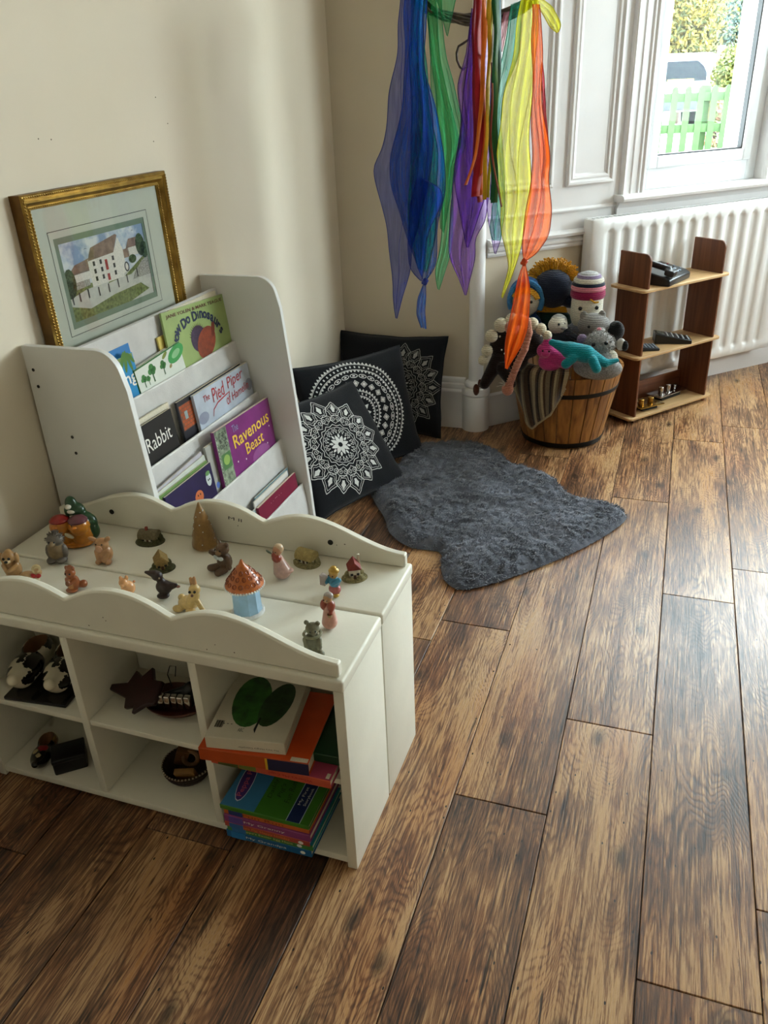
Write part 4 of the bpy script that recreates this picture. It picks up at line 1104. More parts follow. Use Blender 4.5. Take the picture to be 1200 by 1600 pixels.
# ------------------------------------------------------------------ white sling bookcase against the left wall
M_mdf = mat('white_laminate', '#dcdad5', rough=.4, var=.02, scale=8)
M_edge = mat('white_edge_band', '#eceae5', rough=.35, var=.02)
M_sling = mat('grey_white_canvas', '#c9c6c2', rough=.85, var=.06, scale=20, bump=.35, bscale=260)
BX0, BXF, BY0, BY1, BZ = -1.447, -1.115, 1.494, 2.336, .946
bc = thing('sling_bookcase', 'white sling bookcase with four canvas tiers of picture books against the wall', 'bookcase', (BX0, (BY0 + BY1) / 2, 0))
by = (BY0 + BY1) / 2
def side_poly():
    p = [(0, 0), (0, BZ)]
    p += [(.205, BZ)] + [(.205 + .062 * math.sin(a), BZ - .062 + .062 * math.cos(a)) for a in [R(10 * i) for i in range(1, 9)]]
    p += [(.277, .85), (.292, .66), (.325, .22), (.336, 0)]
    return p
for ya, yb, n in ((BY0, BY0 + .018, 0), (BY1 - .018, BY1, 1)):
    mb = MB(); mb.prism(side_poly(), ya - by, yb - by, 'xz')
    o = mb.build('side_panel', M_mdf, bc)
    bv = o.modifiers.new('bevel', 'BEVEL'); bv.width = .0015; bv.segments = 2; bv.limit_method = 'ANGLE'; bv.angle_limit = R(40)
    if n == 0:
        for px, py in ((52, 578), (60, 604), (113, 683), (119, 708), (170, 782)):
            q = ony(px, py, BY0)
            m2 = MB(); m2.T = Matrix.Translation((q.x - BX0, BY0 - by, q.z)) @ Matrix.Rotation(PI / 2, 4, 'X')
            m2.lathe([(.0042, -.001), (.0042, .0006), (.003, .0009), (.002, .0002)], 12); m2.build('screw', M_screw, o)
TIER = [(-1.345, .737), (-1.283, .565), (-1.211, .398), (-1.146, .237)]
yl, yr = BY0 + .0185 - by, BY1 - .0185 - by
def sheet(mb, prof, th=.002, sag=0., n=24, seed=0):
    """cloth hung along y between the side panels, prof is (x, z)"""
    m = len(prof)
    for side in (0, 1):
        def fn(u, v):
            i = v * (m - 1); a = min(int(i), m - 2); f = i - a
            x = prof[a][0] + (prof[a + 1][0] - prof[a][0]) * f; z = prof[a][1] + (prof[a + 1][1] - prof[a][1]) * f
            y = yl + (yr - yl) * u
            w = .0022 * mnoise.noise((u * 16 + seed, z * 9, seed * 1.7)) + .0016 * mnoise.noise((u * 40, z * 6, seed))
            return (x - BX0 + w - side * th, y, z - sag * math.sin(PI * u) + w * .3)
        mb.grid(fn, n * 2, (m - 1) * 3)
for k, (x, z) in enumerate(TIER):
    mb = MB()
    xp, zp = (TIER[k - 1][0], TIER[k - 1][1]) if k else (-1.392, .905)
    sheet(mb, [(x + .013, z - .118), (x + .011, z - .075), (x + .005, z - .03), (x + .001, z - .004), (x - .003, z), (x - .006, z - .006), (x + .005, z - .075), (x + .005, z - .118), (x - .020, z - .130), (x - .046, z - .118)] + ([(xp + .012, zp - .112)] if k else [(xp, zp - .15), (xp, zp - .02)]), sag=.003, seed=k + 1)
    mb.build('canvas_tier', M_sling, bc, ang=60)
    mb = MB(); mb.tube([(x - BX0 - .004, yl, z - .006), (x - BX0 - .004, yr, z - .006)], .004, 8); mb.build('rod', M_mdf, bc)
mb = MB(); sheet(mb, [(-1.384, .62), (-1.386, .75), (-1.389, .88), (-1.392, .906), (-1.398, .908), (-1.402, .88)], sag=.002, seed=9, n=30)
mb.build('canvas_back', M_sling, bc, ang=60)
for nm, lo, hi in (('back_rail', (.002, yl, .735), (.064, yr, .753)), ('top_rail', (.044, yl, .880), (.054, yr, .904)), ('foot_rail', (.28, yl, .02), (.298, yr, .10)), ('back_board', (.06, yl, .05), (.064, yr, .60))):
    MB().rbox((lo[0], lo[1], lo[2]), hi, .002).build(nm, M_mdf, bc)

# ------------------------------------------------------------------ picture books in the slings
TILT = R(6)
def stand(t, k, back, y0, h_top, H_, lean=TILT, roll=0.):
    """front cover facing the room; local x runs away along +Y, local y up; top edge h_top above the tier's lip"""
    x, z = TIER[k]
    up = Vector((-math.sin(lean), 0, math.cos(lean)))
    q = Vector((x - back, y0, z)) + up * (h_top - H_)
    xd = Vector((0, math.cos(roll), 0)) + up * math.sin(roll); yd = up * math.cos(roll) - Vector((0, math.sin(roll), 0))
    frame_obj(t, q, xd, yd)
GB = 'picture books in the sling bookcase'
def pb(label, k, back, y0, y1, h_top, depth, T_, cover, spine=None, hard=False, roll=0., lean=TILT):
    W_ = y1 - y0; H_ = h_top + depth
    t = book('picture_book', label, W_, H_, T_, cover, hard, spine, GB)
    stand(t, k, back + .009 + T_, y0, h_top, H_, lean, roll)
    return t, W_, H_, T_
DP = .105
# top tier
t, w, h, T_ = pb('blue picture book standing behind the palm leaf board book in the top tier', 0, .018, 1.60, 1.815, .130, DP, .006, bkm('azure', '#2f78b8'))
t, w, h, T_ = pb('blue board book with palm leaves and white letters at the left of the top tier', 0, .004, 1.60, 1.803, .108, DP, .012, bkm('cyan_blue', '#2a8cc4'), bkm('green_sp', '#3b6b30'), True)
for cx, cy, rx, ry, rt in ((.165, h - .016, .030, .007, 1.3), (.180, h - .020, .028, .006, 1.8), (.150, h - .014, .030, .007, 1.0), (.190, h - .012, .02, .006, 2.2)): art(t, oval(cx, cy, rx, ry, 14, rt), T_, bkm('palm', '#4f7a2c'))
art(t, rect(.10, h - .012, .199, h - .001), T_, bkm('palm2', '#7a8c46'), lift=.0003)
letter('ng', M_wink, t, (.168, h - .070, T_ + .001), (1, 0, 0), (0, 1, 0), width=.050, height=.034, off=.015)
t, w, h, T_ = pb('plain yellow notebook between the palm leaf book and the dinosaur book', 0, .016, 1.944, 2.10, .108, DP, .006, bkm('pale_yellow', '#d3bb62'))
t, w, h, T_ = pb('paperback with cream pages behind the green dinosaur book', 0, .014, 2.030, 2.300, .166, DP, .008, M_page)
t, w, h, T_ = pb('green dinosaur picture book with a red beast on its cover in the top tier', 0, .003, 1.955, 2.308, .172, DP, .007, bkm('pale_green', '#98ab6a', var=.06), roll=-.06)
letter('JANE YOLEN & MARK TEAGUE', mat('maroon_ink', '#5c2a1c'), t, (w * .50, h - .016, T_ + .001), (1, 0, 0), (0, 1, 0), width=w * .90, height=.013, off=.02)
for ch, fx, fy, an in (('H', .12, .100, 50), ('o', .15, .079, 42), ('w', .19, .062, 34), ('D', .29, .046, 20), ('o', .36, .042, 12), ('D', .47, .037, 2), ('i', .525, .037, 0), ('n', .575, .039, -6), ('o', .63, .044, -14), ('s', .685, .051, -22), ('a', .735, .061, -32), ('u', .785, .074, -42), ('r', .82, .090, -50), ('s', .85, .107, -55)):
    a = R(an); letter(ch, M_nink, t, (w * fx, h - fy, T_ + .0012), (math.cos(a), math.sin(a), 0), (-math.sin(a), math.cos(a), 0), height=.030 if ch in 'HD' else .023, off=.035)
art(t, oval(w * .47, h - .106, .044, .040, 22), T_, mat('plum_print', '#3a2440', var=.5, scale=200), lift=.0005)
art(t, oval(w * .58, h - .125, .060, .042, 22, .5), T_, mat('rust_print', '#8a3a1a', var=.3, scale=60), lift=.0008)
art(t, oval(w * .72, h - .092, .010, .026, 14, -.35), T_, mat('rust_print2', '#7a2e14'), lift=.0010)
mb = MB()
for i in range(14):
    a = .5 + i * .18; c = Vector((w * .47 + .042 * math.cos(a), h - .106 + .038 * math.sin(a), T_ + .0006)); d = Vector((math.cos(a), math.sin(a), 0)) * .012; s = Vector((-d.y, d.x, 0)) * .13
    mb.add([c - s, c + s, c + d], [(0, 1, 2)])
mb.build('cover_art', mat('spike_print', '#4a3a24'), t)
t, w, h, T_ = pb('green edged vegetable picture book with broccoli trees leaning in the top tier', 0, .0, 1.795, 2.030, .062, DP, .014, bkm('white_veg', '#d9ddd2', var=.03), bkm('leaf_green', '#2e6a30'), True, roll=.07)
vg = mat('veg_green', '#3a7a32', var=.35, scale=80); vg2 = mat('veg_dark', '#235424')
for cx, sc in ((.030, .7), (.075, 1.0), (.130, .8), (.050, .5)):
    for dx, dy, r in ((-.010, 0, .010), (.010, .002, .010), (0, .010, .012), (.004, -.004, .010)): art(t, oval(cx + dx * sc, h - .030 + dy * sc - (1 - sc) * .03, r * sc, r * sc * .85, 12), T_, vg, lift=.0005)
    art(t, [(cx - .003 * sc, h - .062), (cx + .003 * sc, h - .062), (cx + .002 * sc, h - .036), (cx - .002 * sc, h - .036)], T_, vg2, lift=.0006)
art(t, oval(.205, h - .026, .045, .022, 20, .2), T_, bkm('veg_swirl', '#3f9a50'), lift=.0005); art(t, oval(.205, h - .026, .024, .010, 16, .2), T_, bkm('veg_swirl2', '#8cc08a'), lift=.0007)
art(t, oval(.150, h - .012, .016, .006, 12, .4), T_, bkm('bean', '#7c8a3a'), lift=.0006); art(t, oval(.165, h - .050, .008, .005, 12, .4), T_, bkm('bean2', '#9a8a58'), lift=.0006)
art(t, rect(0, h - .004, w, h), T_, bkm('leaf_green', '#2e6a30'), lift=.0009)
# second tier
t, w, h, T_ = pb('slim white paperback behind the black rabbit book', 1, .018, 1.60, 1.86, .120, DP, .006, M_page)
t, w, h, T_ = pb('black picture book with white hand-lettered Rabbit title in the second tier', 1, .004, 1.60, 1.845, .108, DP, .008, bkm('black_cover', '#171614', var=.2))
letter('Rabbit', M_wink, t, (.160, h - .058, T_ + .001), (1, .03, 0), (-.03, 1, 0), width=.120, height=.040)
letter('?', M_wink, t, (.075, h - .06, T_ + .001), (1, 0, 0), (0, 1, 0), height=.03)
t, w, h, T_ = pb('dark paperback with a brick wall cover behind the piper book', 1, .014, 1.892, 2.28, .106, DP, .008, bkm('slate_cover', '#2c2a30'))
art(t, rect(.004, h - .090, .075, h - .014), T_, bkm('mortar', '#7a5240'))
mb = MB()
for r_ in range(7):
    for c_ in range(5):
        x = .006 + c_ * .0145 + (.007 if r_ % 2 else 0)
        mb.add([(x, h - .024 - r_ * .0105, T_ + .0008), (min(x + .0125, .075), h - .024 - r_ * .0105, T_ + .0008), (min(x + .0125, .075), h - .0155 - r_ * .0105, T_ + .0008), (x, h - .0155 - r_ * .0105, T_ + .0008)], [(0, 1, 2, 3)])
mb.build('cover_art', bkm('brick_print', '#b0552e', var=.3), t)
art(t, rect(.024, h - .060, .040, h - .036), T_, bkm('pale_pane', '#8fa0a0'), lift=.0011)
t, w, h, T_ = pb('pale blue picture book titled The Pied Piper of Hamelin in the second tier', 1, .001, 1.962, 2.306, .104, DP, .010, bkm('mist_blue', '#b4bcc8', var=.14, scale=14))
letter('The', M_rink, t, (.065, h - .028, T_ + .001), (1, .05, 0), (-.05, 1, 0), width=.036, height=.020, shear=.15)
letter('Pied', M_rink, t, (.135, h - .032, T_ + .001), (1, .06, 0), (-.06, 1, 0), width=.078, height=.044, shear=.2)
letter('Piper', M_rink, t, (.245, h - .028, T_ + .001), (1, .06, 0), (-.06, 1, 0), width=.105, height=.046, shear=.2)
letter('of', M_rink, t, (.185, h - .072, T_ + .001), (1, .06, 0), (-.06, 1, 0), width=.030, height=.034, shear=.2)
letter('Hamelin', M_rink, t, (.262, h - .070, T_ + .001), (1, .06, 0), (-.06, 1, 0), width=.112, height=.026, shear=.2)
mb = MB(); mb.tube([(.080, h - .094, T_ + .0008), (.090, h - .075, T_ + .0008), (.120, h - .062, T_ + .0008), (.170, h - .056, T_ + .0008), (.20, h - .052, T_ + .0008)], [.001, .002, .0024, .002, .001], 6, flat=.2); mb.build('cover_art', M_rink, t)
art(t, oval(.028, h - .080, .030, .018, 14), T_, bkm('grey_cloud', '#8d92a4'), lift=.0005); art(t, oval(.325, h - .07, .022, .020, 14), T_, bkm('grey_cloud2', '#7f8694'), lift=.0005)
# third tier
t, w, h, T_ = pb('dark edged paperback behind the purple beast book in the third tier', 2, .016, 1.90, 2.27, .135, DP, .008, bkm('pale_paper', '#a8a8a0'))
t, w, h, T_ = pb('purple picture book titled The Ravenous Beast in the third tier', 2, .001, 1.930, 2.288, .168, DP, .012, bkm('magenta_purple', '#7a2a70', var=.12), None, roll=-.035)
art(t, rect(.001, 0, .070, h - .001), T_, mat('collage_strip', '#7d8a72', var=.6, scale=70)); art(t, rect(.014, h - .128, .066, h - .078), T_, bkm('strip_green', '#4f7a48'), lift=.0006)
for i, s in enumerate(('STORY', 'BOOK', 'DVD')): letter(s, M_ink, t, (.042, h - .018 - i * .018, T_ + .001), (1, 0, 0), (0, 1, 0), width=.044, height=.013)
art(t, oval(.040, h - .100, .018, .016, 16), T_, bkm('strip_dot', '#8fae5a'), lift=.0009)
mb = MB()
for i in range(22): mb.ell((.006, .01 + i * (h - .02) / 22, T_), (.0018, .0018, .0009), 8, 4)
mb.build('spiral_holes', M_wink, t)
letter('The', mat('slate_ink', '#8a90b4'), t, (.120, h - .024, T_ + .001), (1, .08, 0), (-.08, 1, 0), width=.036, height=.024)
letter('Ravenous', M_yink, t, (.216, h - .060, T_ + .001), (1, .05, 0), (-.05, 1, 0), width=.240, height=.042, off=.012)
letter('Beast', M_yink, t, (.220, h - .108, T_ + .001), (1, .05, 0), (-.05, 1, 0), width=.120, height=.038, off=.006)
art(t, oval(.25, h - .160, .060, .030, 18), T_, bkm('mauve_glow', '#94508c'), lift=.0005)
for x, y in ((.10, -.13), (.33, -.09), (.30, -.14), (.15, -.14)): art(t, oval(x, h + y, .003, .003, 8), T_, M_wink, lift=.0008)
for i, (y0, y1, ht, cc, nm) in enumerate(((1.60, 1.885, .094, '#6a8a4a', 'green paperback behind the dark purple monster book'), (1.60, 1.895, .100, '#c9cdc4', 'white paperback behind the green one in the third tier'), (1.62, 1.900, .104, '#b9b4bc', 'rearmost pale paperback at the left of the third tier'))):
    t, w, h, T_ = pb(nm, 2, .010 + i * .006, y0, y1, ht + .010, DP, .005, bkm('thin%d' % i, cc), roll=.03 * i)
t, w, h, T_ = pb('dark purple picture book of little monsters at the left of the third tier', 2, .001, 1.645, 1.887, .097, DP, .008, bkm('night_purple', '#241a44', var=.2))
art(t, oval(.150, h - .070, .022, .020, 16), T_, bkm('orange_blob', '#c46a3c'), lift=.0005); art(t, oval(.215, h - .042, .014, .022, 16), T_, bkm('pale_ghost', '#c9d2cf'), lift=.0005); art(t, oval(.215, h - .024, .012, .007, 12), T_, bkm('ghost_cap', '#6a9a5a'), lift=.0007)
art(t, oval(.085, h - .074, .014, .012, 12), T_, bkm('red_blob', '#b03448'), lift=.0005); art(t, oval(.255, h - .080, .010, .010, 12), T_, bkm('blue_blob', '#4a62a4'), lift=.0005)
for x, y in ((.145, -.064), (.157, -.064), (.211, -.044), (.219, -.044)): art(t, oval(x, h + y, .0028, .0034, 8), T_, M_ink, lift=.0009)
# bottom tier
for i, (y0, y1, ht, cc, nm) in enumerate(((1.98, 2.24, .038, '#b9c8cc', 'pale blue paperback in the bottom tier behind the crimson book'), (2.02, 2.27, .056, '#d8d4cc', 'white paperback just behind the crimson book'), (2.04, 2.285, .060, '#6e8a94', 'blue grey paperback rearmost in the bottom tier'))):
    t, w, h, T_ = pb(nm, 3, .010 + i * .006, y0, y1, ht + .010, DP, .005, bkm('bot%d' % i, cc))
t, w, h, T_ = pb('crimson picture book at the right of the bottom tier', 3, .000, 2.012, 2.293, .050, DP, .010, bkm('crimson', '#7a1c38', var=.1))
letter('. . ~ . .', M_wink, t, (.12, h - .02, T_ + .0008), (1, 0, 0), (0, 1, 0), width=.08, height=.004)
t, w, h, T_ = pb('teal and black picture book at the left of the bottom tier', 3, .004, 1.70, 2.005, .034, DP, .007, bkm('teal_cover', '#3f6f7c'))
art(t, rect(.24, h - .03, .300, h - .001), T_, M_ink)

# ------------------------------------------------------------------ gilt framed watercolour leaning on the wall
def gilt():
    m, nt, b = new_mat('gilt_moulding')
    tc = N(nt, 'ShaderNodeTexCoord'); ns = N(nt, 'ShaderNodeTexNoise'); ns.inputs['Scale'].default_value = 25; ns.inputs['Detail'].default_value = 3
    LK(nt, tc.outputs['Object'], ns.inputs['Vector'])
    LK(nt, ramp(nt, ns.outputs['Fac'], [(.3, '#7a5c26'), (.7, '#b39248')]), b.inputs['Base Color'])
    b.inputs['Metallic'].default_value = .85; b.inputs['Roughness'].default_value = .34
    return m
M_gilt = gilt(); M_giltd = mat('gilt_side', '#6a4a1e', rough=.45, metal=.4, var=.25, scale=30)
FW, FH, FT = .600, .515, .034
t = thing('framed_picture', 'gilt framed watercolour of a white stone mill leaning on the wall', 'picture')
# top edge against the wall, foot standing on the bookcase's back rail
pa = Vector((XL + .046, 1.576, .755)); la = math.atan2(.046 - .036, FH)
up = Vector((-math.sin(.024), 0, math.cos(.024)))
frame_obj(t, pa, (0, 1, 0), up)               # local x along the wall, y up, z out into the room
prof = [(0, 0), (0, .030), (.004, .034), (.010, .034), (.013, .028), (.019, .031), (.024, .026), (.028, .020), (.032, .022), (.036, .016), (.038, .008)]   # (inset, height)
def side(i):
    mb = MB()
    def P(ins, hgt, end):
        c = [((ins, ins), (FW - ins, ins)), ((FW - ins, ins), (FW - ins, FH - ins)), ((FW - ins, FH - ins), (ins, FH - ins)), ((ins, FH - ins), (ins, ins))][i][end]
        return (c[0], c[1], hgt - FT)
    n = len(prof)
    mb.add([P(a, b, 0) for a, b in prof] + [P(a, b, 1) for a, b in prof], [(j, j + n, j + 1 + n, j + 1) for j in range(n - 1)])
    mb.m[0] = 1
    o = mb.build('frame_rail', [M_gilt, M_giltd], t)
    # twisted rope bead on the two ridges
    for ins, hgt, rr_, nm in ((.007, .0345, .0032, 'rope_bead'), (.0325, .0222, .0026, 'rope_bead')):
        a = Vector(P(ins, hgt, 0)); b = Vector(P(ins, hgt, 1)); L = (b - a).length; nn = int(L / .0075)
        mb = MB()
        d = (b - a).normalized(); s = Vector((-d.y, d.x, 0))
        for j in range(nn):
            c = a + (b - a) * ((j + .5) / nn)
            mb.tube([c - d * .0042 - s * .0011, c, c + d * .0042 + s * .0011], [.0008, rr_, .0008], 6)
        tag(mb.build(nm, M_gilt, o), kind='stuff')
for i in range(4): side(i)
M_mat1 = mat('pale_mount_card', '#c9cbbb', rough=.8, var=.02); M_mat2 = mat('sage_mount_card', '#7f907a', rough=.8, var=.04); M_line = mat('mount_pen_line', '#3c3c38', rough=.8)
zm = -.020
def ring(mb, a, b, z):
    (x0, y0, x1, y1), (u0, v0, u1, v1) = a, b
    mb.add([(x0, y0, z), (x1, y0, z), (x1, y1, z), (x0, y1, z), (u0, v0, z), (u1, v0, z), (u1, v1, z), (u0, v1, z)], [(0, 1, 5, 4), (1, 2, 6, 5), (2, 3, 7, 6), (3, 0, 4, 7)])
o_ = (.036, .036, FW - .036, FH - .036); w2 = (.111, .198, .469, .390); w1 = (.096, .183, .479, .405)
mb = MB(); ring(mb, o_, w1, zm); mb.build('mount', M_mat1, t)
mb = MB(); l0 = (.080, .167, .498, .423); ring(mb, l0, (l0[0] + .0016, l0[1] + .0016, l0[2] - .0016, l0[3] - .0016), zm + .0004); mb.build('pen_line', M_line, t)
mb = MB(); ring(mb, (w1[0] - .001, w1[1] - .001, w1[2] + .001, w1[3] + .001), w2, zm - .0015); mb.build('inner_mount', M_mat2, t)
# the watercolour: washes laid as flat shapes
px0, py0, px1, py1 = w2; PWd, PHt = px1 - px0, py1 - py0
def wc(name, c, var=.3, s=60):
    return mat('wash_' + name, c, rough=.9, var=var, scale=s)
def sky_wash():
    m, nt, b = new_mat('wash_sky')
    tc = N(nt, 'ShaderNodeTexCoord'); ns = N(nt, 'ShaderNodeTexNoise'); ns.inputs['Scale'].default_value = 22; ns.inputs['Detail'].default_value = 5
    LK(nt, tc.outputs['Object'], ns.inputs['Vector']); LK(nt, ramp(nt, ns.outputs['Fac'], [(.42, '#dfe2e0'), (.62, '#8fa6c0')]), b.inputs['Base Color']); b.inputs['Roughness'].default_value = .9
    return m
pt = MB(); L_ = [0]; PM = []
def wash(poly, m, lift):
    if m not in PM: PM.append(m)
    pt.add([(px0 + a * PWd, py0 + b * PHt, zm - .003 + lift * .00008) for a, b in poly], [tuple(range(len(poly)))], PM.index(m))
S_ = wc('stone', '#e0dccf', .14, 300); Rf = wc('roof', '#8f7866'); Gr = wc('grass', '#7a8450', .45, 120); Gd = wc('tree', '#4d6040', .6, 200); Pa = wc('path', '#c9c8bc', .08); Dk = wc('dark', '#3a3a38'); Rd = wc('door', '#9a3a34'); Wl = wc('drystone', '#a8a598', .5, 260)
wash(rect(-.03, -.03, 1.03, 1.03), sky_wash(), 0)
wash([(-.03, -.03), (1.03, -.03), (1.03, .42), (.8, .44), (.5, .40), (-.03, .40)], Pa, 1)
wash([(-.03, -.03), (.6, -.03), (.95, .08), (.85, .20), (.5, .17), (.2, .10), (-.03, .22)], Gr, 2); wash([(.0, .30), (.2, .36), (.42, .36), (.40, .40), (.2, .43), (.0, .40)], Gr, 3); wash([(.45, .34), (.62, .36), (.66, .42), (.5, .42)], Gr, 3)
wash([(.66, .36), (1.03, .62), (1.03, .55), (.75, .36)], Gr, 3)
wash([(.76, .28), (1.03, .28), (1.03, .56), (.92, .50), (.80, .38)], Wl, 4); wash([(.02, .38), (.25, .40), (.25, .58), (.02, .52)], Wl, 4)
wash([(.02, .58), (.29, .58), (.29, .74), (.12, .70)], Rf, 5); wash(rect(.06, .48, .29, .60), S_, 5)
wash(rect(.27, .36, .66, .72), S_, 6); wash([(.58, .36), (.70, .42), (.70, .74), (.66, .90), (.58, .72)], S_, 7)
wash([(.27, .70), (.58, .72), (.66, .93), (.64, .95), (.33, .86)], Rf, 8)
wash(rect(.76, .60, .93, .74), S_, 6); wash([(.74, .72), (.94, .72), (.90, .84), (.79, .84)], Rf, 7); wash([(.70, .60), (.77, .60), (.77, .72), (.70, .72)], Rf, 6)
for x in (.32, .40, .55):
    for y in (.42, .52, .62): wash(rect(x, y, x + .025, y + .06), Dk, 9)
wash(rect(.46, .52, .49, .66), Rd, 9); wash(rect(.46, .38, .49, .47), Rd, 9)
wash(oval(.71, .48, .03, .07, 14), Dk, 9); wash(oval(.71, .48, .018, .05, 14), S_, 10)
for cx, cy, rx, ry in ((.04, .50, .06, .18), (.02, .42, .07, .12), (.93, .72, .06, .16), (.97, .64, .05, .12), (.80, .56, .05, .06)): wash(oval(cx, cy, rx, ry, 14), Gd, 11)
for x, y in ((.02, .22), (.10, .23), (.20, .24), (.32, .22), (.44, .22), (.56, .24), (.68, .26), (.82, .30)): wash(rect(x, y, x + .012, y + .12), Dk, 12)
for x, y in ((.25, .86), (.84, .93)): wash([(x, y), (x + .02, y + .015), (x + .04, y), (x + .02, y + .008)], Dk, 12)
pt.build('watercolour', PM, t, ang=0)
def pic_glass():
    m, nt, b = new_mat('picture_glass'); nt.nodes.remove(b)
    tr = N(nt, 'ShaderNodeBsdfTransparent'); gl = N(nt, 'ShaderNodeBsdfGlossy'); gl.inputs['Roughness'].default_value = .03
    fr = N(nt, 'ShaderNodeFresnel'); fr.inputs[0].default_value = 1.5
    mx = N(nt, 'ShaderNodeMixShader'); LK(nt, fr.outputs[0], mx.inputs[0]); LK(nt, tr.outputs[0], mx.inputs[1]); LK(nt, gl.outputs[0], mx.inputs[2])
    LK(nt, mx.outputs[0], nt.nodes['Material Output'].inputs['Surface']); return m
M_pglass = pic_glass()
MB().add([(.034, .034, zm + .003), (FW - .034, .034, zm + .003), (FW - .034, FH - .034, zm + .003), (.034, FH - .034, zm + .003)], [(0, 1, 2, 3)]).build('glass', M_pglass, t)
MB().box((.004, .004, -FT + .001), (FW - .004, FH - .004, -FT + .006)).build('backing_board', M_giltd, t)
# ------------------------------------------------------------------ black cushions with white mandalas
M_black = mat('black_cotton', '#15161a', rough=.92, var=.25, scale=300, bump=.35, bscale=700, spec=.15, sheen=.15)
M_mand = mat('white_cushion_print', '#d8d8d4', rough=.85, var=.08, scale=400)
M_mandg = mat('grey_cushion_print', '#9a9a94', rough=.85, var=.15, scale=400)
class Print:
    def __init__(s, surf): s.surf = surf; s.mb = MB()
    def line(s, pts, w, closed=False):
        P = [Vector((p[0], p[1])) for p in pts]; n = len(P); vs = []
        for i, p in enumerate(P):
            a = P[(i + 1) % n] if closed or i < n - 1 else p; b = P[i - 1] if closed or i > 0 else p
            d = a - b
            if d.length < 1e-9: d = Vector((1, 0))
            d.normalize(); q = Vector((-d.y, d.x)) * w / 2
            vs += [s.surf(p.x + q.x, p.y + q.y), s.surf(p.x - q.x, p.y - q.y)]
        m = n if closed else n - 1
        s.mb.add(vs, [(2 * i, 2 * i + 1, 2 * ((i + 1) % n) + 1, 2 * ((i + 1) % n)) for i in range(m)])
    def fill(s, poly):
        c = sum((Vector(p) for p in poly), Vector((0, 0))) / len(poly); n = len(poly)
        s.mb.add([s.surf(c.x, c.y)] + [s.surf(*p) for p in poly], [(0, 1 + i, 1 + (i + 1) % n) for i in range(n)])
def pol(r, a): return (r * math.cos(a), r * math.sin(a))
def petal(r0, r1, a, hw, n=7, notch=0.):
    L = []; 
    for i in range(n):
        t = i / (n - 1); r = r0 + (r1 - r0) * t
        w = hw * (min(1, .45 + 1.5 * t) if t < .45 else max(0, 1 - ((t - .45) / .55) ** 1.4)) * (1 + notch * math.cos(t * 4 * PI))
        L.append((r, w))
    return [pol(r, a - w / r) for r, w in L] + [pol(r, a + w / r) for r, w in reversed(L)]
def spiral(c, r, a0, turns, sgn, n=16):
    return [(c[0] + r * (1 - i / n * .85) * math.cos(a0 + sgn * turns * 2 * PI * i / n), c[1] + r * (1 - i / n * .85) * math.sin(a0 + sgn * turns * 2 * PI * i / n)) for i in range(n + 1)]
def mandala_flower(P, Rm, lw):
    for k in range(16):
        a = 2 * PI * k / 16
        P.line(petal(.62 * Rm, (1.0 if k % 2 == 0 else .93) * Rm, a, .155 * Rm, 9, .16), lw, True)
        P.fill(petal(.70 * Rm, .87 * Rm, a, .045 * Rm, 7, .2))
        P.line(petal(.66 * Rm, .94 * Rm if k % 2 == 0 else .88 * Rm, a, .105 * Rm, 9, .16), lw * .6, True)
        for sg in (-1, 1):
            c = pol(.55 * Rm, a + sg * .10)
            P.line(spiral(c, .055 * Rm, a + PI / 2 * sg, 1.5, sg), lw * .8)
        P.line([pol(.44 * Rm + .20 * Rm * i / 8, a + .20 * math.sin(i / 8 * PI)) for i in range(9)], lw * .8)
        P.line([pol(.46 * Rm + .20 * Rm * i / 8, a + .39 - .22 * math.sin(i / 8 * PI)) for i in range(9)], lw * .7)
    P.line([pol((.43 if i % 2 else .39) * Rm, 2 * PI * i / 32) for i in range(32)], lw, True)
    P.line([pol(.36 * Rm, 2 * PI * i / 40) for i in range(40)], lw * .7, True)
    for k in range(24):
        a = 2 * PI * k / 24
        P.line(spiral(pol(.30 * Rm, a), .040 * Rm, a, 1.2, 1 if k % 2 else -1, 10), lw * .7)
        P.fill([pol(.255 * Rm, a + .05), pol(.235 * Rm, a), pol(.255 * Rm, a - .05), pol(.275 * Rm, a)])
    for k in range(8):
        a = 2 * PI * k / 8
        P.fill(petal(.05 * Rm, .21 * Rm, a, .042 * Rm, 7))
        P.fill(petal(.15 * Rm, .24 * Rm, a + PI / 8, .024 * Rm, 5))
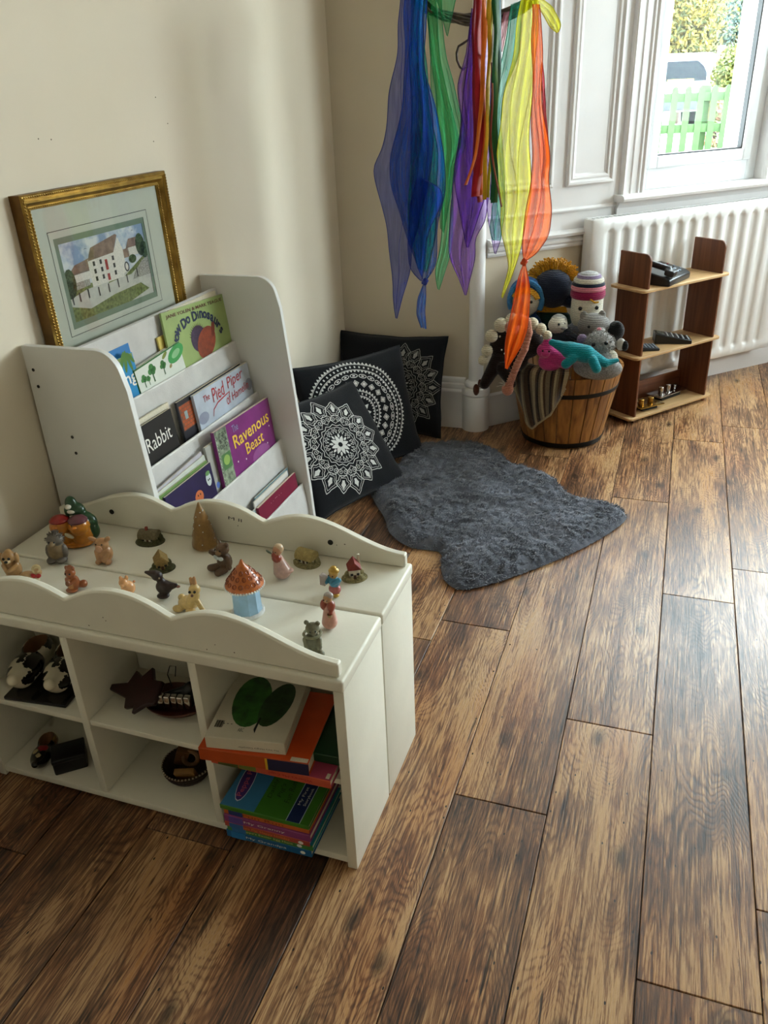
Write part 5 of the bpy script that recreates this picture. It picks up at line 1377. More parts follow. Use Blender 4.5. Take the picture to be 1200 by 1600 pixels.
def mandala_rings(P, Rm, lw):
    for r, n, h in ((.97, 84, .045), (.845, 72, -.04)):
        for k in range(n):
            a = 2 * PI * k / n; d = PI / n * .95
            P.fill([pol(r * Rm, a - d), pol((r + h) * Rm, a), pol(r * Rm, a + d)])
    for r in (.96, .855): P.line([pol(r * Rm, 2 * PI * i / 80) for i in range(80)], lw, True)
    for k in range(64):
        a = 2 * PI * k / 64; P.fill([pol(.925 * Rm, a - .016), pol(.925 * Rm, a + .016), pol(.89 * Rm, a + .016), pol(.89 * Rm, a - .016)])
    for k in range(26):
        a = 2 * PI * k / 26; c = pol(.735 * Rm, a); t = a + PI / 2
        el = [(c[0] + .075 * Rm * math.cos(b) * math.cos(t) - .034 * Rm * math.sin(b) * math.sin(t), c[1] + .075 * Rm * math.cos(b) * math.sin(t) + .034 * Rm * math.sin(b) * math.cos(t)) for b in [2 * PI * i / 14 for i in range(14)]]
        P.line(el, lw * 1.4, True)
        P.fill([(c[0] + .4 * (p[0] - c[0]), c[1] + .4 * (p[1] - c[1])) for p in el])
    for k in range(22):
        a = 2 * PI * k / 22; c = Vector(pol(.59 * Rm, a)); e1 = Vector(pol(1, a)); e2 = Vector((-e1.y, e1.x)); q = .062 * Rm
        sq = [c + (e1 + e2 * .2) * q * .9, c + (e2 - e1 * .2) * q, c - (e1 + e2 * .2) * q * .9, c - (e2 - e1 * .2) * q]
        P.line([tuple(v) for v in sq], lw * 1.6, True); P.fill([tuple(c + (v - c) * .68) for v in sq])
    for r, n, h in ((.45, 44, .045), (.345, 36, -.04)):
        for k in range(n):
            a = 2 * PI * k / n; d = PI / n * .95
            P.fill([pol(r * Rm, a - d), pol((r + h) * Rm, a), pol(r * Rm, a + d)])
    for r in (.44, .355): P.line([pol(r * Rm, 2 * PI * i / 60) for i in range(60)], lw, True)
    for k in range(32):
        a = 2 * PI * k / 32; P.fill([pol(.415 * Rm, a - .03), pol(.415 * Rm, a + .03), pol(.38 * Rm, a + .03), pol(.38 * Rm, a - .03)])
    for k in range(10): P.fill(petal(.08 * Rm, .27 * Rm, 2 * PI * k / 10, .05 * Rm, 7))
def cushion(label, origin, xd, yd, w, h, t, design, Rm, m, c=(0, 0), seed=0, lw=.0022):
    o = thing('cushion', label, 'cushion', group='black mandala cushions')
    frame_obj(o, origin, xd, yd)                 # origin is the middle of the bottom edge
    def surf2(u, v, s):
        u = max(-1, min(1, u)); v = max(-1, min(1, v))
        e = max(0, (1 - u * u) * (1 - v * v)) ** .42
        wr = (.007 * mnoise.noise((u * 2.2 + seed, v * 2.2, seed)) + .003 * mnoise.noise((u * 6 + seed, v * 5, seed))) * e
        x = w / 2 * u * (1 - .065 * (1 - v * v)) + .005 * mnoise.noise((v * 2.6, seed, u)); y = h / 2 + h / 2 * v * (1 - .065 * (1 - u * u)) + .004 * mnoise.noise((u * 2.6, seed + 3, v))
        return Vector((x, y, s * (t / 2 * e + .003) + wr))
    mb = MB(); n = 40
    fr = lambda s: (lambda a, b: surf2(math.sin((a - .5) * PI) * .5 + (a - .5), math.sin((b - .5) * PI) * .5 + (b - .5), s))
    mb.grid(fr(1), n, n); mb.grid(fr(-1), n, n)
    mb.build('cover', M_black, o, ang=0)
    mb = MB()
    pts = []
    for i in range(80):
        q = i / 80 * 4; sd = int(q); f = (q - sd) * 2 - 1
        u, v = ((f, -1), (1, f), (-f, 1), (-1, -f))[sd]
        p = surf2(u, v, 0); pts.append(p)
    mb.tube(pts, .0038, 6, closed=True); mb.build('piped_edge', M_black, o)
    def sf(x, y):
        p = surf2((x + c[0]) / (w / 2), (y + c[1]) / (h / 2), 1); return p + Vector((0, 0, .0009))
    P = Print(sf); design(P, Rm, lw)
    P.mb.build('printed_mandala', m, o, ang=0)
    return o
# standing at the back against the wall
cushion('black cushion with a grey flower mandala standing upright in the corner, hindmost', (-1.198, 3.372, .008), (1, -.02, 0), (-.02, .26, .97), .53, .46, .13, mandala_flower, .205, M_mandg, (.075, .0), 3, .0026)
# the ringed one leaning in the middle
cushion('black cushion with a white concentric ring mandala, between the other two', (-1.132, 2.972, .010), (.62, .78, 0), (-.273, .217, .94), .54, .48, .12, mandala_rings, .235, M_mand, (-.035, -.005), 5, .0022)
# the front one
A_br, A_bl, A_tr = Vector((-.957, 2.880, .012)), Vector((-1.160, 2.440, .012)), Vector((-1.185, 2.80, .455))
cushion('black cushion with a white flower mandala leaning in front, beside the bookcase', (-1.055, 2.665, .012), (.418, .908, 0), (-.290, .095, .385), .49, .47, .13, mandala_flower, .218, M_mand, (-.030, -.005), 7, .0028)

# ------------------------------------------------------------------ sheepskin rug
OUT = [(-1.015, 2.673), (-.934, 2.554), (-.87, 2.44), (-.774, 2.368), (-.665, 2.362), (-.640, 2.30), (-.620, 2.235), (-.583, 2.172), (-.525, 2.150), (-.426, 2.225), (-.301, 2.365), (-.172, 2.540), (-.085, 2.700), (-.058, 2.790), (-.095, 2.850), (-.18, 2.872), (-.259, 2.898), (-.320, 2.965), (-.351, 3.026), (-.411, 3.075), (-.48, 3.11), (-.557, 3.139), (-.605, 3.21), (-.66, 3.275), (-.736, 3.313), (-.82, 3.318), (-.881, 3.301), (-.988, 3.252), (-1.04, 3.15), (-1.03, 3.02), (-1.06, 2.9), (-1.07, 2.78)]
def spline(P, n=8):
    o = []; m = len(P)
    for i in range(m):
        a, b, c, d = [np.array(P[(i + j) % m]) for j in (-1, 0, 1, 2)]
        for k in range(n):
            t = k / n; o.append(.5 * ((2 * b) + (c - a) * t + (2 * a - 5 * b + 4 * c - d) * t * t + (3 * b - a - 3 * c + d) * t ** 3))
    return np.array(o)
def inside(pts, poly):
    x, y = pts[:, 0][:, None], pts[:, 1][:, None]
    a = poly; b = np.roll(poly, -1, 0)
    c = ((a[None, :, 1] > y) != (b[None, :, 1] > y)) & (x < (b[None, :, 0] - a[None, :, 0]) * (y - a[None, :, 1]) / (b[None, :, 1] - a[None, :, 1] + 1e-12) + a[None, :, 0])
    return c.sum(1) % 2 == 1
def edge_dist(pts, poly):
    a = poly; b = np.roll(poly, -1, 0); ab = b - a
    best = np.full(len(pts), 9.); near = np.zeros((len(pts), 2))
    for i in range(len(a)):
        t = np.clip(((pts - a[i]) @ ab[i]) / (ab[i] @ ab[i] + 1e-12), 0, 1)
        q = a[i] + t[:, None] * ab[i]; d = np.hypot(*(pts - q).T)
        m = d < best; best[m] = d[m]; near[m] = q[m]
    return best, near
def fur_mat():
    m, nt, b = new_mat('charcoal_sheepskin')
    tc = N(nt, 'ShaderNodeTexCoord'); ns = N(nt, 'ShaderNodeTexNoise'); ns.inputs['Scale'].default_value = 9; ns.inputs['Detail'].default_value = 5
    LK(nt, tc.outputs['Object'], ns.inputs['Vector'])
    LK(nt, ramp(nt, ns.outputs['Fac'], [(.3, '#44464e'), (.7, '#70737e')]), b.inputs['Base Color'])
    b.inputs['Roughness'].default_value = .95; b.inputs['Specular IOR Level'].default_value = .12; b.inputs['Sheen Weight'].default_value = .35
    return m
M_fur = fur_mat()
poly = spline(OUT, 6)
rug = thing('sheepskin_rug', 'charcoal grey sheepskin rug on the floor in front of the cushions', 'rug', (-.58, 2.72, 0))
gs = .0065
gx = np.arange(-1.12, -.02, gs); gy = np.arange(2.10, 3.36, gs)
PX, PY = np.meshgrid(gx, gy); pts = np.stack([PX.ravel(), PY.ravel()], 1)
ins = inside(pts, poly); ed, near = edge_dist(pts, poly)
sd = np.where(ins, ed, -ed)
keep = sd > -gs * 1.1
pp = np.where(ins[:, None], pts, near)
def pile_h(x, y, d):
    n1 = mnoise.noise((x * 38, y * 38, 0)); n2 = mnoise.noise((x * 95, y * 95, 5)); n3 = mnoise.noise((x * 7, y * 7, 9))
    return (1 - math.exp(-max(d, 0) / .022)) * (.036 + .014 * n3) + (.009 * n1 + .006 * n2) * min(1, max(d, 0) / .015)
idx = -np.ones(len(pts), int); V = []
for i in np.nonzero(keep)[0]:
    idx[i] = len(V); x, y = pp[i]; V.append((x + .58, y - 2.72, max(.002, .004 + pile_h(x, y, sd[i]))))
nx_ = len(gx); F = []
I2 = idx.reshape(len(gy), nx_)
for j in range(len(gy) - 1):
    for i in range(nx_ - 1):
        q = (I2[j, i], I2[j, i + 1], I2[j + 1, i + 1], I2[j + 1, i])
        if min(q) >= 0: F.append(q)
mb = MB(); mb.add(V, F); mb.build('fleece', M_fur, rug, ang=0)
rng = np.random.default_rng(5)
cand = np.stack([rng.uniform(-1.12, -.02, 52000), rng.uniform(2.10, 3.36, 52000)], 1)
ci = inside(cand, poly); cand = cand[ci]
cd_, cn_ = edge_dist(cand, poly)
TV = []; TF = []
for (x, y), d, nn in zip(cand.tolist(), cd_.tolist(), cn_.tolist()):
    h0 = .002 + pile_h(x, y, d)
    a = mnoise.noise((x * 16, y * 16, 3)) * 5 + rng.uniform(-.9, .9); ln = rng.uniform(.008, .015)
    dx, dy = math.cos(a), math.sin(a)
    if d < .02:
        ox, oy = nn[0] - x, nn[1] - y; l = math.hypot(ox, oy) + 1e-6; w = (1 - d / .02); dx = dx * (1 - w) + ox / l * w; dy = dy * (1 - w) + oy / l * w
    px_, py_ = -dy * .0016, dx * .0016
    b = len(TV); X, Y = x + .58, y - 2.72
    TV += [(X + px_, Y + py_, h0), (X - px_, Y - py_, h0), (X + dx * ln * .45 - px_, Y + dy * ln * .45 - py_, h0 + ln * .5), (X + dx * ln * .45 + px_, Y + dy * ln * .45 + py_, h0 + ln * .5), (X + dx * ln, Y + dy * ln, h0 + ln * .42)]
    TF += [(b, b + 1, b + 2, b + 3), (b + 3, b + 2, b + 4)]
mb = MB(); mb.v = TV; mb.f = TF; mb.m = [0] * len(TF)
tag(mb.build('pile', M_fur, rug, ang=0), kind='stuff')
# ------------------------------------------------------------------ wooden tub of soft toys
KC = Vector((-.405, 3.555, 0)); RB, RT, KH = .178, .248, .345
M_tub = wood('tub_pine', '#5e3618', '#a87236', .55, .5, 2)
M_hoop = mat('black_iron_hoop', '#17140f', rough=.45, metal=.5)
tub = thing('wooden_tub', 'slatted wooden tub with black hoops full of soft toys', 'tub', KC)
ns_ = 22
def kr(z): return RB + (RT - RB) * z / KH
sm = MB(); da = 2 * PI / ns_; vs = []; sub = 3
for z in (.004, KH * .5, KH):
    for i in range(sub + 1):
        a = -da / 2 + .012 + (da - .024) * i / sub
        vs += [(kr(z) * math.cos(a), kr(z) * math.sin(a), z), ((kr(z) - .013) * math.cos(a), (kr(z) - .013) * math.sin(a), z)]
w2_ = 2 * (sub + 1); fs = []
for j in range(2):
    for i in range(sub):
        b = j * w2_ + 2 * i
        fs += [(b, b + 2, b + 2 + w2_, b + w2_), (b + 1, b + 1 + w2_, b + 3 + w2_, b + 3)]
    fs += [(j * w2_, j * w2_ + w2_, j * w2_ + w2_ + 1, j * w2_ + 1), (j * w2_ + 2 * sub, j * w2_ + 2 * sub + 1, j * w2_ + w2_ + 2 * sub + 1, j * w2_ + w2_ + 2 * sub)]
for i in range(sub): fs += [(2 * w2_ + 2 * i, 2 * w2_ + 2 * i + 2, 2 * w2_ + 2 * i + 3, 2 * w2_ + 2 * i + 1), (2 * i, 2 * i + 1, 2 * i + 3, 2 * i + 2)]
sm.add(vs, fs); stave = sm.mesh('stave', M_tub)
for i in range(ns_): put('stave', stave, tub, (0, 0, 0), (0, 0, i * da))
for z0, z1 in ((.006, .030), (.252, .272)):
    mb = MB(); mb.lathe([(kr(z0) + .0005, z0), (kr(z0) + .003, z0 + .001), (kr(z1) + .003, z1 - .001), (kr(z1) + .0005, z1)], 48, caps=False); mb.build('hoop', M_hoop, tub)
mb = MB(); mb.lathe([(RB - .012, .016), (RB - .010, .024)], 32); mb.build('tub_base', M_tub, tub)

def at(px, py, Y): return ony(px, py, Y)
TOY = 'soft toys in the wooden tub'
K = {n: knit('knit_' + n, c) for n, c in dict(cream='#c9bda2', navy='#161c2e', yellow='#c88f18', green='#16332c', blue='#1f4f86', white='#cfc9b8', pink='#b04a72', magenta='#8a1846', rose='#c87a86', brown='#20130f', teal='#0f7f88', salmon='#b87a62', hotpink='#b83a78', black='#0e0d0e', grey='#7d7a76', lightgrey='#a9a8a4', skin='#b58a68', lilac='#8a7a98', tan='#8a7a5c').items()}
def toy(name, label, prims, mats, res=48, k=.12, part='body', extra=None, cut=None):
    """prims in world space; the thing's origin sits under their mean"""
    c = np.mean([np.array(q[1]) for q in prims], 0)
    t = thing(name, label, 'soft toy', tuple(c), group=TOY)
    mb = blob(prims, res, k, cut)
    for v in mb.v: v -= Vector(c)
    mb.build(part, mats, t, ang=0)
    if extra: extra(t, Vector(c))
    return t
V3 = lambda v: (v.x, v.y, v.z)
def dot(t, c, p, r, m, n='eye'):
    if isinstance(r, (int, float)): r = (r, r, r)
    return MB().ell((0, 0, 0), r, 12, 8).build(n, m, t, loc=Vector(p) - c)
FD = (Vector((0, 0, 1.45)) - Vector((-.4, 3.5, .5))); FD.z = 0; FD.normalize()       # towards the viewer
SD = Vector((-FD.y, FD.x, 0))                                                        # to the viewer's right
UPV = Vector((0, 0, 1))
def off(p, r=0, f=0, u=0): return p + SD * r + FD * f + UPV * u
# doll seen from behind: navy cap, yellow wool hair, green top
h = at(864, 447, 3.66)
def d2(t, c):
    mb = MB()
    rr = random.Random(5)
    for i in range(170):
        a = PI * rr.uniform(.04, .96); f = rr.uniform(-.03, .03)
        b = off(h, -.088 * math.cos(a), -.01 + f, .020 + .075 * math.sin(a)); d = off(Vector((0, 0, 0)), -math.cos(a) * .8, f * 6, math.sin(a) + .1).normalized()
        e = off(b + d * rr.uniform(.018, .032), rr.uniform(-.012, .012), 0, -.004)
        mb.tube([b - d * .03 - c, b + d * .01 - c, e - c], [.004, .004, .0032], 5)
    tag(mb.build('wool_hair', K['yellow'], t), kind='stuff')
    mb = MB()
    for i in range(26):
        r_ = -.06 + .12 * i / 25; mb.tube([off(h, r_, .035, -.082) - c, off(h, r_ * 1.1, .045, -.105) - c], .0045, 5)
    tag(mb.build('wool_fringe', K['yellow'], t), kind='stuff')
toy('knitted_doll', 'knitted doll seen from behind in a navy cap with yellow wool hair', [E3(V3(off(h, 0, .012, -.008)), (.086, .080, .084), 0), E3(V3(off(h, .082, .03, -.055)), (.042, .035, .034), 0), E3(V3(off(h, .0, 0, -.155)), (.070, .055, .075), 1), E3(V3(off(h, 0, 0, -.09)), (.035, .03, .04), 1), ('c', V3(off(h, -.07, .03, -.13)), V3(off(h, -.085, .05, -.19)), .024, .02, 1), ('c', V3(off(h, .06, .03, -.13)), V3(off(h, .085, .04, -.19)), .024, .02, 1)], [K['navy'], K['green']], 56, .1, 'body', d2)
# white faced doll in a striped pink hat
h = at(917, 478, 3.58)
def d3(t, c):
    dot(t, c, off(h, -.028, .066, .004), .0085, M_eye); dot(t, c, off(h, .040, .056, .006), .0085, M_eye); dot(t, c, off(h, -.004, .073, -.022), (.009, .012, .009), knit('knit_carrot', '#c06a28'), 'nose')
    mb = MB(); mb.tube([off(h, -.026 + .05 * i / 8, .072 - .006 * abs(i - 4) / 4, -.052 - .008 * math.sin(PI * i / 8)) - c for i in range(9)], .0025, 6); mb.build('mouth', knit('knit_mouth', '#8a2a20'), t)
    mb = MB(); mb.tube([off(h, .010, .070, .045) - c, off(h, .03, .066, .03) - c, off(h, .045, .058, .03) - c], .004, 6); mb.build('lock_of_hair', K['yellow'], t)
    for i, (u, r, hh, nm) in enumerate(((.038, .074, .034, 'magenta'), (.070, .073, .020, 'rose'), (.088, .069, .012, 'navy'), (.100, .064, .018, 'white'), (.116, .052, .014, 'lilac'))):
        mb = MB(); mb.lathe([(r * .93, 0), (r, hh * .3), (r * .99, hh * .7), (r * .90, hh + .004)], 30, caps=True); mb.build('hat_stripe', K[nm], t, loc=off(h, 0, 0, u) - c)
    mb = MB(); mb.lathe([(.046, 0), (.036, .010), (.018, .016), (0, .018)], 24, caps=False); mb.build('hat_crown', K['lightgrey'], t, loc=off(h, 0, 0, .130) - c)
toy('knitted_doll', 'white faced knitted doll in a pink striped bobble hat', [('c', V3(off(h, 0, 0, -.035)), V3(off(h, 0, 0, .05)), .068, .066, 0), E3(V3(off(h, 0, 0, -.12)), (.074, .060, .075), 1), ('c', V3(off(h, -.06, .02, -.10)), V3(off(h, -.075, .05, -.17)), .026, .022, 1)], [K['white'], knit('knit_greyblue', '#8a90a0')], 50, .1, 'body', d3)
# white faced doll in a blue hood behind the orange scarf
h = at(822, 468, 3.60)
def d1(t, c):
    dot(t, c, off(h, .025, .062, .004), .007, M_eye); dot(t, c, off(h, -.02, .064, .004), .007, M_eye)
    mb = MB()
    for i in range(18): a = .3 + 2.4 * i / 17; mb.tube([off(h, .062 * math.cos(a), .045, .062 * math.sin(a)) - c, off(h, .045 * math.cos(a), .062, .035 * math.sin(a) + .006) - c], .005, 5)
    tag(mb.build('wool_fringe', K['yellow'], t), kind='stuff')
    mb = MB(); mb.tube([off(h, .07 * math.cos(a), .03, .082 * math.sin(a) + .002) - c for a in [-.5 + 4.1 * i / 20 for i in range(21)]], .012, 8); mb.build('hood_rim', knit('knit_skyblue', '#3a78a8'), t)
    dot(t, c, off(h, .035, .055, -.09), (.014, .010, .010), K['yellow'], 'bow')
toy('knitted_doll', 'white faced knitted doll in a blue hood behind the orange scarf', [E3(V3(off(h, 0, .015, 0)), (.060, .055, .068), 0), E3(V3(off(h, 0, -.012, .012)), (.080, .062, .085), 1), E3(V3(off(h, 0, -.01, -.13)), (.078, .055, .085), 1)], [K['white'], K['blue']], 50, .08, 'body', d1)
# small penguin
h = at(868, 508, 3.47)
def pe(t, c):
    dot(t, c, off(h, .014, .036, .012), .0055, M_eye); dot(t, c, off(h, .036, .022, .012), .0055, M_eye); dot(t, c, off(h, .034, .040, -.004), (.012, .010, .006), K['grey'], 'beak')
toy('toy_penguin', 'small white and black penguin toy in the middle of the tub', [E3(V3(off(h, .010, 0, 0)), (.042, .040, .036), 0), E3(V3(off(h, .012, -.016, .012)), (.036, .032, .032), 1), E3(V3(off(h, .03, -.01, -.06)), (.055, .05, .055), 2), ('c', V3(off(h, .05, .02, -.025)), V3(off(h, .09, .03, -.045)), .016, .012, 2)], [K['white'], K['lightgrey'], knit('knit_slate', '#2a3038')], 46, .08, 'body', pe)
# grey cat lying with a pink nose
h = at(928, 508, 3.50)
def ca(t, c):
    dot(t, c, off(h, .020, .062, -.002), (.011, .008, .009), K['rose'], 'nose'); dot(t, c, off(h, -.022, .058, .008), .006, M_eye)
toy('toy_cat', 'grey plush cat with a pink nose above the koala', [E3(V3(off(h, 0, 0, 0)), (.068, .062, .050), 0), E3(V3(off(h, -.045, 0, .038)), (.016, .012, .022), 0), E3(V3(off(h, .03, 0, .042)), (.016, .012, .022), 0), E3(V3(off(h, .018, .05, -.012)), (.028, .02, .02), 1), E3(V3(off(h, .0, -.04, -.06)), (.07, .06, .05), 0)], [K['grey'], K['lightgrey']], 48, .1, 'body', ca)
# black paw sticking out on the right
h = at(962, 517, 3.50)
toy('black_plush_toy', 'black plush toy tucked behind the grey cat at the right rim', [E3(V3(off(h, 0, 0, 0)), (.036, .034, .042), 0), ('c', V3(off(h, -.02, 0, -.02)), V3(off(h, -.09, -.02, -.08)), .038, .045, 0), E3(V3(off(h, .005, .015, .025)), (.018, .016, .018), 0)], [K['black']], 40, .12)
# koala
h = at(936, 538, 3.40)
fz = mat('grey_plush', '#8f8d8a', rough=1, var=.35, scale=160, bump=1., bscale=220, spec=.05)
def ko(t, c):
    for r_, u in ((-.024, .012), (.026, .020)): dot(t, c, off(h, r_, .050, u), .0085, M_eye)
    dot(t, c, off(h, -.070, .0, .020), (.022, .014, .022), K['lilac'], 'ear'); e = dot(t, c, off(h, .088, -.005, .0), (.020, .014, .026), mat('pale_plush', '#b5b2ac', rough=1, bump=1., bscale=250), 'ear'); dot(t, c, off(h, .104, .002, -.004), (.014, .012, .022), K['black'], 'ear_lining')
    rr = random.Random(6); mb = MB()
    for i in range(500):
        th = rr.uniform(0, 2 * PI); z_ = rr.uniform(-.6, 1); s_ = math.sqrt(1 - z_ * z_)
        d = Vector((s_ * math.cos(th), s_ * math.sin(th), z_)); b = Vector((d.x * .062, d.y * .055, d.z * .050)) + h - c
        d2_ = (d + Vector((rr.uniform(-.5, .5), rr.uniform(-.5, .5), rr.uniform(-.6, .2)))).normalized()
        mb.tube([b, b + d2_ * .010], [.002, .0006], 4)
    tag(mb.build('fur', fz, t), kind='stuff')
toy('toy_koala', 'shaggy grey and white koala toy at the right rim of the tub', [E3(V3(h), (.064, .056, .052), 0), E3(V3(off(h, .01, .02, -.06)), (.070, .05, .05), 0), E3(V3(off(h, .055, .035, -.045)), (.024, .02, .03), 1), E3(V3(off(h, .0, .05, -.085)), (.10, .05, .05), 0)], [fz, K['white']], 46, .1, 'body', ko)
# teal dinosaur draped on the rim
a, b, cc = at(872, 539, 3.288), at(908, 552, 3.278), at(936, 563, 3.288)
toy('knitted_dinosaur', 'teal knitted dinosaur lying along the front rim of the tub', [('c', V3(at(862, 535, 3.288)), V3(a), .013, .017, 0), ('c', V3(a), V3(at(890, 547, 3.278)), .018, .032, 0), ('c', V3(at(890, 547, 3.278)), V3(at(915, 553, 3.278)), .034, .036, 0), ('c', V3(at(918, 554, 3.278)), V3(at(945, 567, 3.298)), .032, .018, 0), ('c', V3(at(945, 568, 3.298)), V3(at(964, 563, 3.318)), .016, .009, 0), ('c', V3(at(896, 559, 3.248)), V3(at(884, 569, 3.238)), .019, .019, 0), ('c', V3(at(926, 563, 3.248)), V3(at(932, 576, 3.238)), .020, .019, 0)], [K['teal']], 64, .1)
# small pink bear
h = at(853, 548, 3.32)
def pk(t, c):
    dot(t, c, off(h, -.012, .038, .010), .004, M_eye); dot(t, c, off(h, .014, .038, .008), .004, M_eye)
toy('knitted_piglet', 'bright pink knitted toy peeking over the striped blanket', [E3(V3(h), (.038, .034, .034), 0), ('c', V3(off(h, .004, .0, .03)), V3(off(h, .006, .0, .052)), .022, .014, 0), E3(V3(off(h, .0, .03, -.004)), (.018, .016, .014), 0), ('c', V3(off(h, .03, 0, -.02)), V3(off(h, .085, .01, -.045)), .032, .028, 0), E3(V3(off(h, .02, -.01, -.05)), (.05, .04, .04), 0)], [K['hotpink']], 46, .1, 'body', pk)
# dark brown doll flopped over the left side, with bobbles
b0_ = at(788, 540, 3.33)
def bd_(t, c):
    for px, py, Y, r_ in ((783, 508, 3.28, .030), (768, 525, 3.26, .027), (761, 548, 3.26, .025), (755, 563, 3.26, .022), (800, 500, 3.30, .028), (832, 506, 3.32, .026), (845, 514, 3.32, .024), (855, 524, 3.32, .020)):
        p = at(px, py, Y); dot(t, c, p, r_, K['cream'], 'bobble')
    dot(t, c, at(744, 609, 3.24), (.014, .010, .026), K['skin'] if False else knit('knit_chestnut', '#4a2618'), 'hand'); dot(t, c, at(750, 599, 3.24), (.010, .010, .018), knit('knit_chestnut', '#4a2618'), 'thumb')
    rr = random.Random(8)
    for i in range(9):
        p = at(rr.uniform(775, 845), rr.uniform(515, 560), 3.235); dot(t, c, p, .0035, K['white'], 'bead')
toy('knitted_doll', 'dark brown knitted doll with cream bobbles flopped over the left of the tub', [E3(V3(b0_), (.062, .05, .075), 0), E3(V3(at(818, 535, 3.36)), (.085, .06, .070), 0), ('c', V3(at(780, 560, 3.30)), V3(at(757, 600, 3.24)), .034, .022, 0), ('c', V3(at(785, 575, 3.27)), V3(at(800, 600, 3.25)), .030, .018, 0), E3(V3(at(800, 560, 3.34)), (.07, .05, .06), 0)], [K['brown']], 56, .12, 'body', bd_)
# salmon long limbed toy hanging over the rim
pth = [at(x, y, Y) for x, y, Y in ((800, 508, 3.22), (812, 497, 3.205), (823, 502, 3.20), (826, 520, 3.195), (820, 545, 3.19), (808, 570, 3.19), (800, 590, 3.19), (796, 603, 3.19))]
def sa(t, c):
    for e in ((780, 598), (776, 604), (784, 594)):
        mb = MB(); mb.tube([at(790, 604, 3.18) - c, at((790 + e[0]) / 2, (604 + e[1]) / 2 - 2, 3.175) - c, at(e[0], e[1], 3.175) - c], .0016, 5); mb.build('whisker', K['white'], t)
    mb = MB()
    for i in range(22):
        q = i / 21 * 5; j = min(int(q), 4); p = pth[2 + j].lerp(pth[3 + j], q - j); mb.tube([off(p, -.018, .006, 0) - c, off(p, -.009, .017, -.003) - c, off(p, .004, .020, -.004) - c, off(p, .014, .012, 0) - c], .0022, 5)
    tag(mb.build('stitch_ridges', K['salmon'], t), kind='stuff')
toy('knitted_monkey', 'salmon pink knitted toy with one long arm hanging down the tub', [('c', V3(pth[i]), V3(pth[i + 1]), .019 - .0012 * min(i, 4), .019 - .0012 * min(i + 1, 4), 0) for i in range(7)] + [E3(V3(at(793, 608, 3.19)), (.025, .022, .028), 0), E3(V3(at(800, 512, 3.24)), (.03, .025, .03), 0)], [K['salmon']], 60, .08, 'body', sa)
# striped brown blanket over the rim
M_bl = [knit('blanket_oat', '#a3926f', 320), knit('blanket_brown', '#4a3626', 320), knit('blanket_dark', '#241a14', 320), knit('blanket_taupe', '#75654e', 320)]
pat = [0, 0, 3, 1, 2, 1, 3, 0, 3, 1, 1, 2, 3, 0, 0, 1, 2, 3, 0, 1, 3, 3, 2, 1, 0, 3, 1, 2, 0, 0]
o = thing('knitted_blanket', 'brown striped knitted blanket hanging over the front of the tub', 'blanket', KC)
aL, aR = math.atan2(-.62, -.78), math.atan2(-.985, .17)
def bl(u, v):
    a = aL + (aR - aL) * u
    if v < .28:
        t = v / .28; z = KH + .012 + .030 * math.sin(t * PI * .75); r_ = kr(KH) - .075 + .080 * t
    else:
        t = (v - .28) / .72; ln = np.interp(u, [0, .1, .3, .5, .75, .92, 1], [.16, .24, .29, .25, .20, .12, .07])
        z = KH + .033 - ln * t; r_ = kr(min(z, KH)) + .010 + .016 * math.sin(t * PI) ** .6
    r_ += .007 * math.sin(u * 22 + v * 3) * min(1, v * 1.6) + .004
    a += .14 * max(0, v - .28) * (.5 - u)
    return (r_ * math.cos(a), r_ * math.sin(a), z)
mb = MB(); nu = 60
mb.grid(bl, nu, 36); mb.m = [pat[(i % nu) // 2 % len(pat)] for i in range(len(mb.m))]
ob = mb.build('knit', M_bl, o, ang=0); sf = ob.modifiers.new('thickness', 'SOLIDIFY'); sf.thickness = .007; sf.offset = 1
mb = MB()
for i in range(70):
    p = Vector(bl(i / 69, 1)); mb.ell(p, (.0062, .0062, .005), 6, 4)
tag(mb.build('scalloped_hem', M_bl[0], o), kind='stuff')

# ------------------------------------------------------------------ small three tier plywood shelf with phones and switches
M_ply = wood('plywood_stained', '#4e2a18', '#7a4a2c', .6, .45, 2); M_plys = wood('plywood_pale', '#b08a5c', '#cba878', .5, .5, 0)
sh = thing('plywood_shelf', 'small three tier plywood shelf in front of the radiator', 'shelf', (-.112, 3.735, 0), (0, 0, math.atan2(.466, .372)))
SWd, SDp = .592, .205
def rrect(x0, y0, x1, y1, r, n=5):
    p = []
    for cx, cy, a0 in ((x1 - r, y1 - r, 0), (x0 + r, y1 - r, 90), (x0 + r, y0 + r, 180), (x1 - r, y0 + r, 270)):
        p += [(cx + r * math.cos(R(a0 + 90 * i / n)), cy + r * math.sin(R(a0 + 90 * i / n))) for i in range(n + 1)]
    return p
SZ = (.030, .325, .628)
for z in SZ:
    mb = MB(); mb.prism(rrect(0, 0, SWd, SDp, .022), z - .012, z, 'xy'); s_ = mb.build('shelf_board', M_plys, sh)
    bv = s_.modifiers.new('bevel', 'BEVEL'); bv.width = .002; bv.segments = 2; bv.limit_method = 'ANGLE'
for x in (.040, SWd - .052):
    mb = MB(); r_ = .030
    pl = [(.012, .0), (.190, 0), (.190, .775), (.045, .775)] + [(.045 - r_ * math.sin(R(15 * i)), .775 - r_ + r_ * math.cos(R(15 * i))) for i in range(1, 6)] + [(.015, .745)]
    mb.prism(pl, x, x + .012, 'yz'); s_ = mb.build('side_panel', M_ply, sh)
    bv = s_.modifiers.new('bevel', 'BEVEL'); bv.width = .0025; bv.segments = 2; bv.limit_method = 'ANGLE'
MB().rbox((.052, .170, .030), (SWd - .052, .180, .125), .002).build('back_rail', wood('plywood_rail', '#4e2a18', '#7a4a2c', .6, .45, 0), sh)
